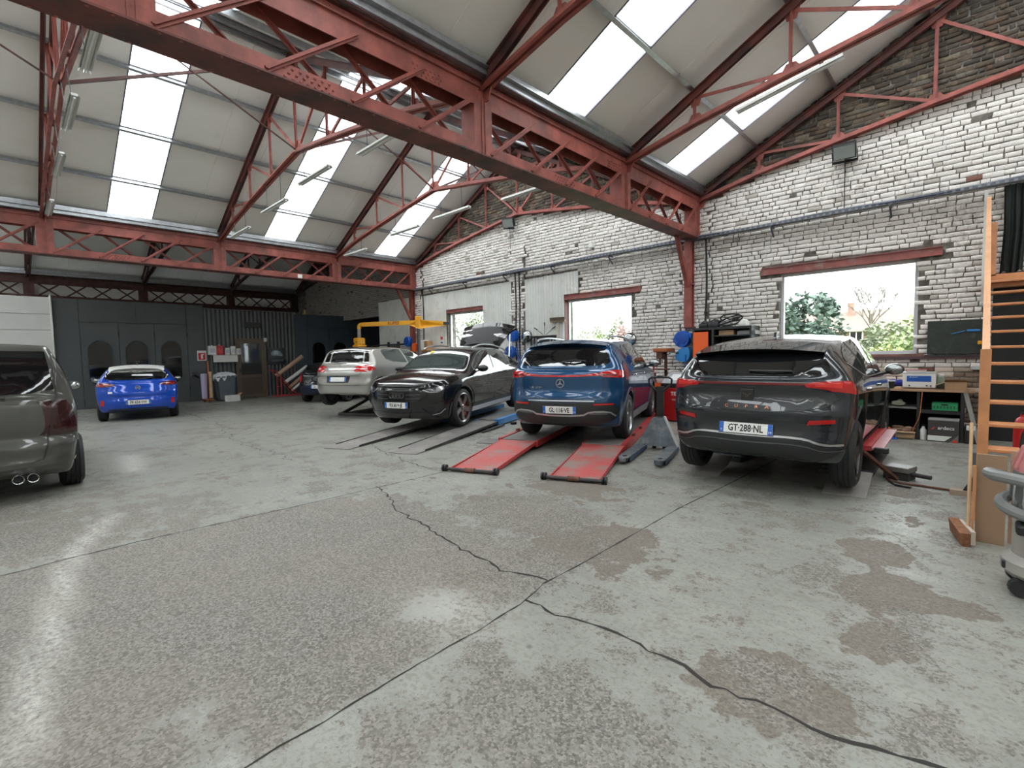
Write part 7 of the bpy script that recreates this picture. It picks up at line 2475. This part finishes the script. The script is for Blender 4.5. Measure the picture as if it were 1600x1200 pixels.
# yellow sanding boom
ym = thing('extraction_boom', 'yellow wall boom with lettering and hose head over the silver car', 'boom', (-14.35, 10.20, 0))
MB().tube([(0, 0, 0), (0, 0, 2.62)], .06, 12).build('post', mat('boom_post', (.055, .05, .055), .5), ym, smooth=True)
A_ = Vector((-2.12, -.98, 2.74))
Rz = math.atan2(A_.y, A_.x)
MB().rbox((0, 0, 2.74), (.18, .18, .42), .03, Rz).build('pivot', YELLOW, ym)
MB().beam((0, 0, 2.73), (A_.x, A_.y, 2.74), .11, .15).build('arm', YELLOW, ym)
MB().add([Vector((-.3, -.14, 2.66)), Vector((.05, .02, 2.50)), Vector((.62, .74, 2.62)), Vector((.62, .74, 2.74)), Vector((.05, .02, 2.82)), Vector((-.3, -.14, 2.78)), Vector((-.26, -.24, 2.66)), Vector((.10, -.06, 2.50)), Vector((.70, .68, 2.62)), Vector((.70, .68, 2.74)), Vector((.10, -.06, 2.82)), Vector((-.26, -.24, 2.78))],
         [(0, 1, 2, 3, 4, 5), (11, 10, 9, 8, 7, 6)] + [(i, (i + 1) % 6, 6 + (i + 1) % 6, 6 + i) for i in range(6)]).build('tail_arm', YELLOW, ym)
MB().beam((.60, .64, 2.68), (.74, .80, 2.68), .12, .10).build('end_stop', STEELD, ym)
nrm_ = Vector((-A_.y, A_.x, 0)).normalized()
if nrm_.y > 0:
    nrm_ = -nrm_
xd = Vector((0, 0, 1)).cross(nrm_)
put_text('RUPES', .15, mat('boom_lettering', (.25, .06, .01), .5), frame(Vector((A_.x * .42, A_.y * .42, 2.735)) + nrm_ * .058, xd, (0, 0, 1)), ym, .002, 1.15, .003)
el = [(A_.x * .97, A_.y * .97, 2.74), (A_.x * 1.03, A_.y * 1.03, 2.74), (A_.x * 1.06, A_.y * 1.06, 2.68), (A_.x * 1.065, A_.y * 1.065, 2.58)]
MB().tube(spline(el, 5), .075, 12).build('elbow', YELLOW, ym, smooth=True)
MB().tube([(A_.x * 1.065, A_.y * 1.065, 2.58), (A_.x * 1.07, A_.y * 1.07, 2.25)], .065, 12).build('hose', mat('boom_hose', (.30, .29, .27), .5), ym, smooth=True)
hx, hy = A_.x * 1.07, A_.y * 1.07
MB().rbox((hx, hy, 2.12), (.34, .34, .28), .06).rbox((hx, hy, 1.96), (.38, .38, .07), .02).build('head', YELLOW, ym)
MB().lathe([(.03, 0), (.03, .01)], 10, frame((hx + .1, hy - .172, 2.1), (1, 0, 0), (0, 0, 1))).lathe([(.03, 0), (.03, .01)], 10, frame((hx - .08, hy - .172, 2.05), (1, 0, 0), (0, 0, 1))).build('socket', BLACK, ym)
# orange shelving with supplies
os_ = thing('orange_shelving', 'orange steel shelving with supplies beside the leftmost window', 'shelving', (-14.72, WY - .36, 0))
OSM = mat('shelving_orange', (.42, .13, .03), .5)
for x in (-.5, .48):
    for y in (-.22, .22):
        MB().bb(x - .02, x + .02, y - .02, y + .02, 0, 1.78).build('upright', OSM, os_)
for zz in (.5, 1.1, 1.7):
    MB().bb(-.52, .50, -.24, .24, zz, zz + .04).build('shelf_board', OSM, os_)
sup = [(-.40, .20, 1.74, .28, ORANGE, 'orange carton on top of the orange shelving'), (-.10, .18, 1.74, .24, mat('maroon_box', (.14, .04, .03), .5), 'maroon box on top of the orange shelving'), (.12, .24, 1.74, .38, WHITEP, 'white carton on top of the orange shelving'), (.36, .20, 1.74, .34, CARD, 'brown carton at the end of the orange shelving'),
       (-.30, .26, 1.14, .36, mat('bag_pale', (.55, .48, .40), .6), 'pale sack on the middle orange shelf'), (.10, .24, 1.14, .34, mat('bag_grey', (.38, .38, .40), .5), 'grey sack on the middle orange shelf'), (.34, .18, 1.14, .30, ORANGE, 'orange tin on the middle orange shelf')]
for x, w_, zz, h_, m_, lb in sup:
    b = MB().rbox((0, 0, h_ / 2), (w_, .26, h_), .025 if 'sack' not in lb else .07)
    o = b.bb(-w_ * .3, w_ * .3, -.133, -.128, h_ * .3, h_ * .7).build('supply_box', m_)
    o.location = (-14.72 + x, WY - .38, zz)
    tag(o, lb, 'box', 'supplies on the orange shelving')
o = thing('yellow_drum', 'yellow round drum in front of the orange shelving', 'drum', (-13.95, WY - .50, 0))
MB().lathe([(.24, 0), (.25, .02), (.25, .5), (.26, .52), (.25, .54), (.25, 1.60), (.24, 1.62)], 24).build('shell', YELLOW, o, smooth=True)
MB().lathe([(.255, 1.06), (.262, 1.08), (.255, 1.10)], 24).build('hoop', YELLOW, o, smooth=True)
o = thing('notice_sheet', 'small red and white notice on the cladding', 'sign', (-13.95, WY - .09, 2.1))
MB().bb(-.10, .10, -.004, .004, -.16, .16).build('sheet', WHITEP, o)
MB().bb(-.06, .06, -.006, -.004, .02, .12).build('red_mark', REDM, o)
MB().bb(-.06, .06, -.006, -.004, -.12, -.07).build('blue_mark', BLUEP, o)
hr = thing('hanger_rack', 'black steel hanger rack with straps left of the boom post', 'rack', (-17.0, WY - .35, 0))
MB().bb(-1.3, 1.1, -.02, .02, 1.98, 2.04).bb(-.08, .0, -.04, .04, 0, 2.12).bb(.62, .70, -.04, .04, 0, 2.12).build('frame', STEELD, hr)
for k in range(9):
    x = .02 + k * .085
    MB().tube([(x + .1, -.05, 2.02), (x + .12, -.06, 1.6), (x + .1, -.05, 1.15 + .05 * (k % 3))], .022, 6).build('strap', mat('strap_grey', (.09, .09, .085), .7) if k % 2 else BLACK, hr)
o = MB().rbox((-7.5, WY - .08, 4.35), (.12, .12, .12), .02).build('junction_box', WHITEP)
tag(o, 'small white junction box on the brick wall above the tray', 'junction box')
o = MB().rbox((-15.42, 6.55, 4.10), (.03, .14, .12), .01).build('white_sensor', WHITEP)
tag(o, 'small white sensor on the farther red girder', 'sensor')
# ------------------------------------------------------------------ garden outside the windows
GRASS = mat('lawn', (.10, .16, .05), .9, var=.3, vs=3)
gmb = MB().bb(-90, 40, WY + .4, 120, -.25, -.15)
struct(gmb.build('ground_outside', GRASS), 'lawn outside the windows')


def leaf_mat(name, col):
    return mat(name, col, .7, var=.25, vs=1.2)


def tree(name, label, x, y, h, cr, cz, m, n, trunk_r=.18, leaf=.16, bare=False, seed=1, flat=1.0, sparse=1.0, columnar=False, cat='tree'):
    r = random.Random(seed)
    t = thing(name, label, cat, (x, y, -.15), group='trees and shrubs outside')
    tk = MB()
    BARK = mat('bark', (.10, .08, .065), .9) if name != 'tangled_tree' else mat('washed_out_bark', (.20, .19, .16), .9)  # bark lightened for the tangled trees to imitate overexposed branches
    zc_ = cz
    tk.tube([(0, 0, 0), (.05, 0, zc_ * .5), (0, .03, zc_)], [trunk_r, trunk_r * .8, trunk_r * .5], 8)

    def branch(p, d, l, rad, depth):
        q = p + d * l
        tk.tube([p, (p + q) / 2 + Vector((r.uniform(-.05, .05), r.uniform(-.05, .05), .03)) * l, q], [rad, rad * .8, rad * .6], 5, cap=False)
        if depth == 0:
            return
        for _ in range(3 if depth > 1 else 4):
            nd = (d + Vector((r.uniform(-1, 1), r.uniform(-1, 1), r.uniform(-.25, .8))) * .62).normalized()
            branch(q, nd, l * r.uniform(.62, .85), rad * .62, depth - 1)
    if bare:
        for k in range(6):
            a = k * 1.05 + r.random()
            branch(Vector((0, 0, zc_ * .75 + r.uniform(0, .3))), Vector((math.cos(a) * .55, math.sin(a) * .55, 1)).normalized(), cr * .42, trunk_r * .28, 5 if n == 0 else 4)
    else:
        for k in range(5):
            a = k * 1.3
            branch(Vector((0, 0, zc_ * .7)), Vector((math.cos(a), math.sin(a), .8)).normalized(), cr * .5, trunk_r * .4, 1)
    tk.build('trunk', BARK, t)
    V, F = [], []
    cl = [(r.uniform(-1, 1), r.uniform(-1, 1), r.uniform(-1, 1), r.uniform(.25, .5)) for _ in range(26)]
    cnt = 0
    while cnt < n:
        c_ = r.choice(cl)
        while True:
            u = (r.uniform(-1, 1), r.uniform(-1, 1), r.uniform(-1, 1))
            if u[0] ** 2 + u[1] ** 2 + u[2] ** 2 < 1:
                break
        px, py, pz = (c_[k] * .72 + u[k] * c_[3] for k in range(3))
        if px * px + py * py + pz * pz > 1.05:
            continue
        hh = (h - zc_ * .55) / 2
        wdt = cr * (1 - .35 * max(0, pz)) if not columnar else cr * (1 - .25 * abs(pz))
        p = Vector((px * wdt, py * wdt, zc_ * .55 + hh + pz * hh))
        a = Vector((r.gauss(0, 1), r.gauss(0, 1), r.gauss(0, .6))).normalized()
        b = a.cross(Vector((r.gauss(0, 1), r.gauss(0, 1), r.gauss(0, 1)))).normalized()
        s = leaf * r.uniform(.6, 1.3)
        k = len(V)
        V += [p - a * s * .5, p + b * s * .28, p + a * s * .5, p - b * s * .28]
        F.append((k, k + 1, k + 2, k + 3))
        cnt += 1
    if n:
        tag(MB().add(V, F).build('foliage', m, t), kind='stuff')
    return t


LG1, LG2, LG3, LG4 = leaf_mat('leaf_dark', (.055, .085, .065)), leaf_mat('leaf_spring', (.20, .24, .11)), leaf_mat('leaf_pale', (.21, .235, .15)), leaf_mat('leaf_blossom', (.34, .22, .21))  # leaf colours lifted and greyed to imitate outdoor haze
LY = leaf_mat('leaf_yellow', (.30, .31, .12))
# large window
tree('dark_tree', 'dark evergreen tree outside the large window', -5.6, 25.0, 4.5, 1.6, 1.6, LG1, 2600, leaf=.28, seed=3)
tree('bare_tree', 'bare round tree on the skyline of the large window', -4.3, 32.5, 5.4, 1.75, 3.5, LG1, 0, trunk_r=.15, bare=True, seed=4)
tree('spring_tree', 'spring green tree right of the bare tree', -1.75, 24.5, 3.1, 1.5, 1.2, LG2, 2600, leaf=.2, seed=5)
tree('spring_tree', 'pale green bushy tree left of the garden house window', -3.0, 26.5, 2.9, 1.3, 1.1, LG3, 2200, leaf=.2, seed=6)
tree('low_hedge', 'low yellow green hedge under the large window', -1.6, 17.0, 1.75, 1.5, .5, LY, 2200, leaf=.16, seed=7, cat='hedge')
tree('low_hedge', 'low green hedge farther left under the large window', -3.4, 18.5, 1.7, 1.5, .5, LG2, 2000, leaf=.16, seed=8, cat='hedge')
tree('pale_shrub', 'pale shrub at the left edge of the large window', -8.6, 27.0, 3.0, 1.0, 1.0, LG3, 1200, leaf=.2, seed=9, cat='shrub')
hs_ = thing('garden_house', 'low house with brown roof and white window outside', 'house', (-6.2, 36.5, -.15))
MB().bb(-3.5, 3.2, 0, 4, 0, 2.75).build('wall', mat('house_brick', (.20, .12, .09), .8, var=.2, vs=6), hs_)
MB().add([(-3.8, -.3, 2.7), (3.5, -.3, 2.7), (3.5, 2.2, 4.1), (-3.8, 2.2, 4.1), (3.5, 4.4, 2.7), (-3.8, 4.4, 2.7)], [(0, 1, 2, 3), (3, 2, 4, 5), (0, 3, 5), (1, 4, 2)]).build('roof', mat('house_roof', (.13, .09, .07), .8, var=.2, vs=8), hs_)
w_ = MB().bb(.3, 1.0, -.05, .0, 2.0, 2.75).build('window', WHITEP, hs_)
MB().bb(.36, .62, -.06, -.05, 2.08, 2.67).bb(.68, .94, -.06, -.05, 2.08, 2.67).build('pane', GLASSB, w_)
MB().bb(-.1, .25, 1.6, 2.1, 3.6, 4.6).build('chimney', mat('house_brick', (.20, .12, .09), .8), hs_)
# middle window
tree('poplar', 'tall narrow poplar outside the middle window', -19.2, 31.0, 4.6, .75, 1.4, LG3, 1800, leaf=.2, seed=11, columnar=True)
tree('hedge_tree', 'round pale green tree left of the poplar', -21.4, 31.0, 4.1, 1.6, 1.0, LG3, 2200, leaf=.2, seed=12)
tree('hedge_tree', 'low pale green tree at the left of the middle window', -24.3, 31.0, 3.5, 1.7, .9, LG2, 2000, leaf=.2, seed=13)
tree('hedge_tree', 'small pale tree between the poplar and the round tree', -20.2, 30.0, 3.4, 1.1, .9, LG2, 1500, leaf=.2, seed=14)
tree('blossom_tree', 'pink blossoming tree at the right of the middle window', -17.9, 30.5, 4.0, 1.2, 1.1, LG4, 1900, leaf=.18, seed=15)
# leftmost window
tree('tangled_tree', 'pale tangled branches filling the leftmost window', -21.5, 18.8, 5.4, 2.2, 1.6, LG3, 1600, leaf=.14, seed=16, bare=True)
tree('tangled_tree', 'second pale tangle of branches at the leftmost window', -19.3, 18.2, 4.4, 1.7, 1.4, LG3, 1300, leaf=.14, seed=17, bare=True)
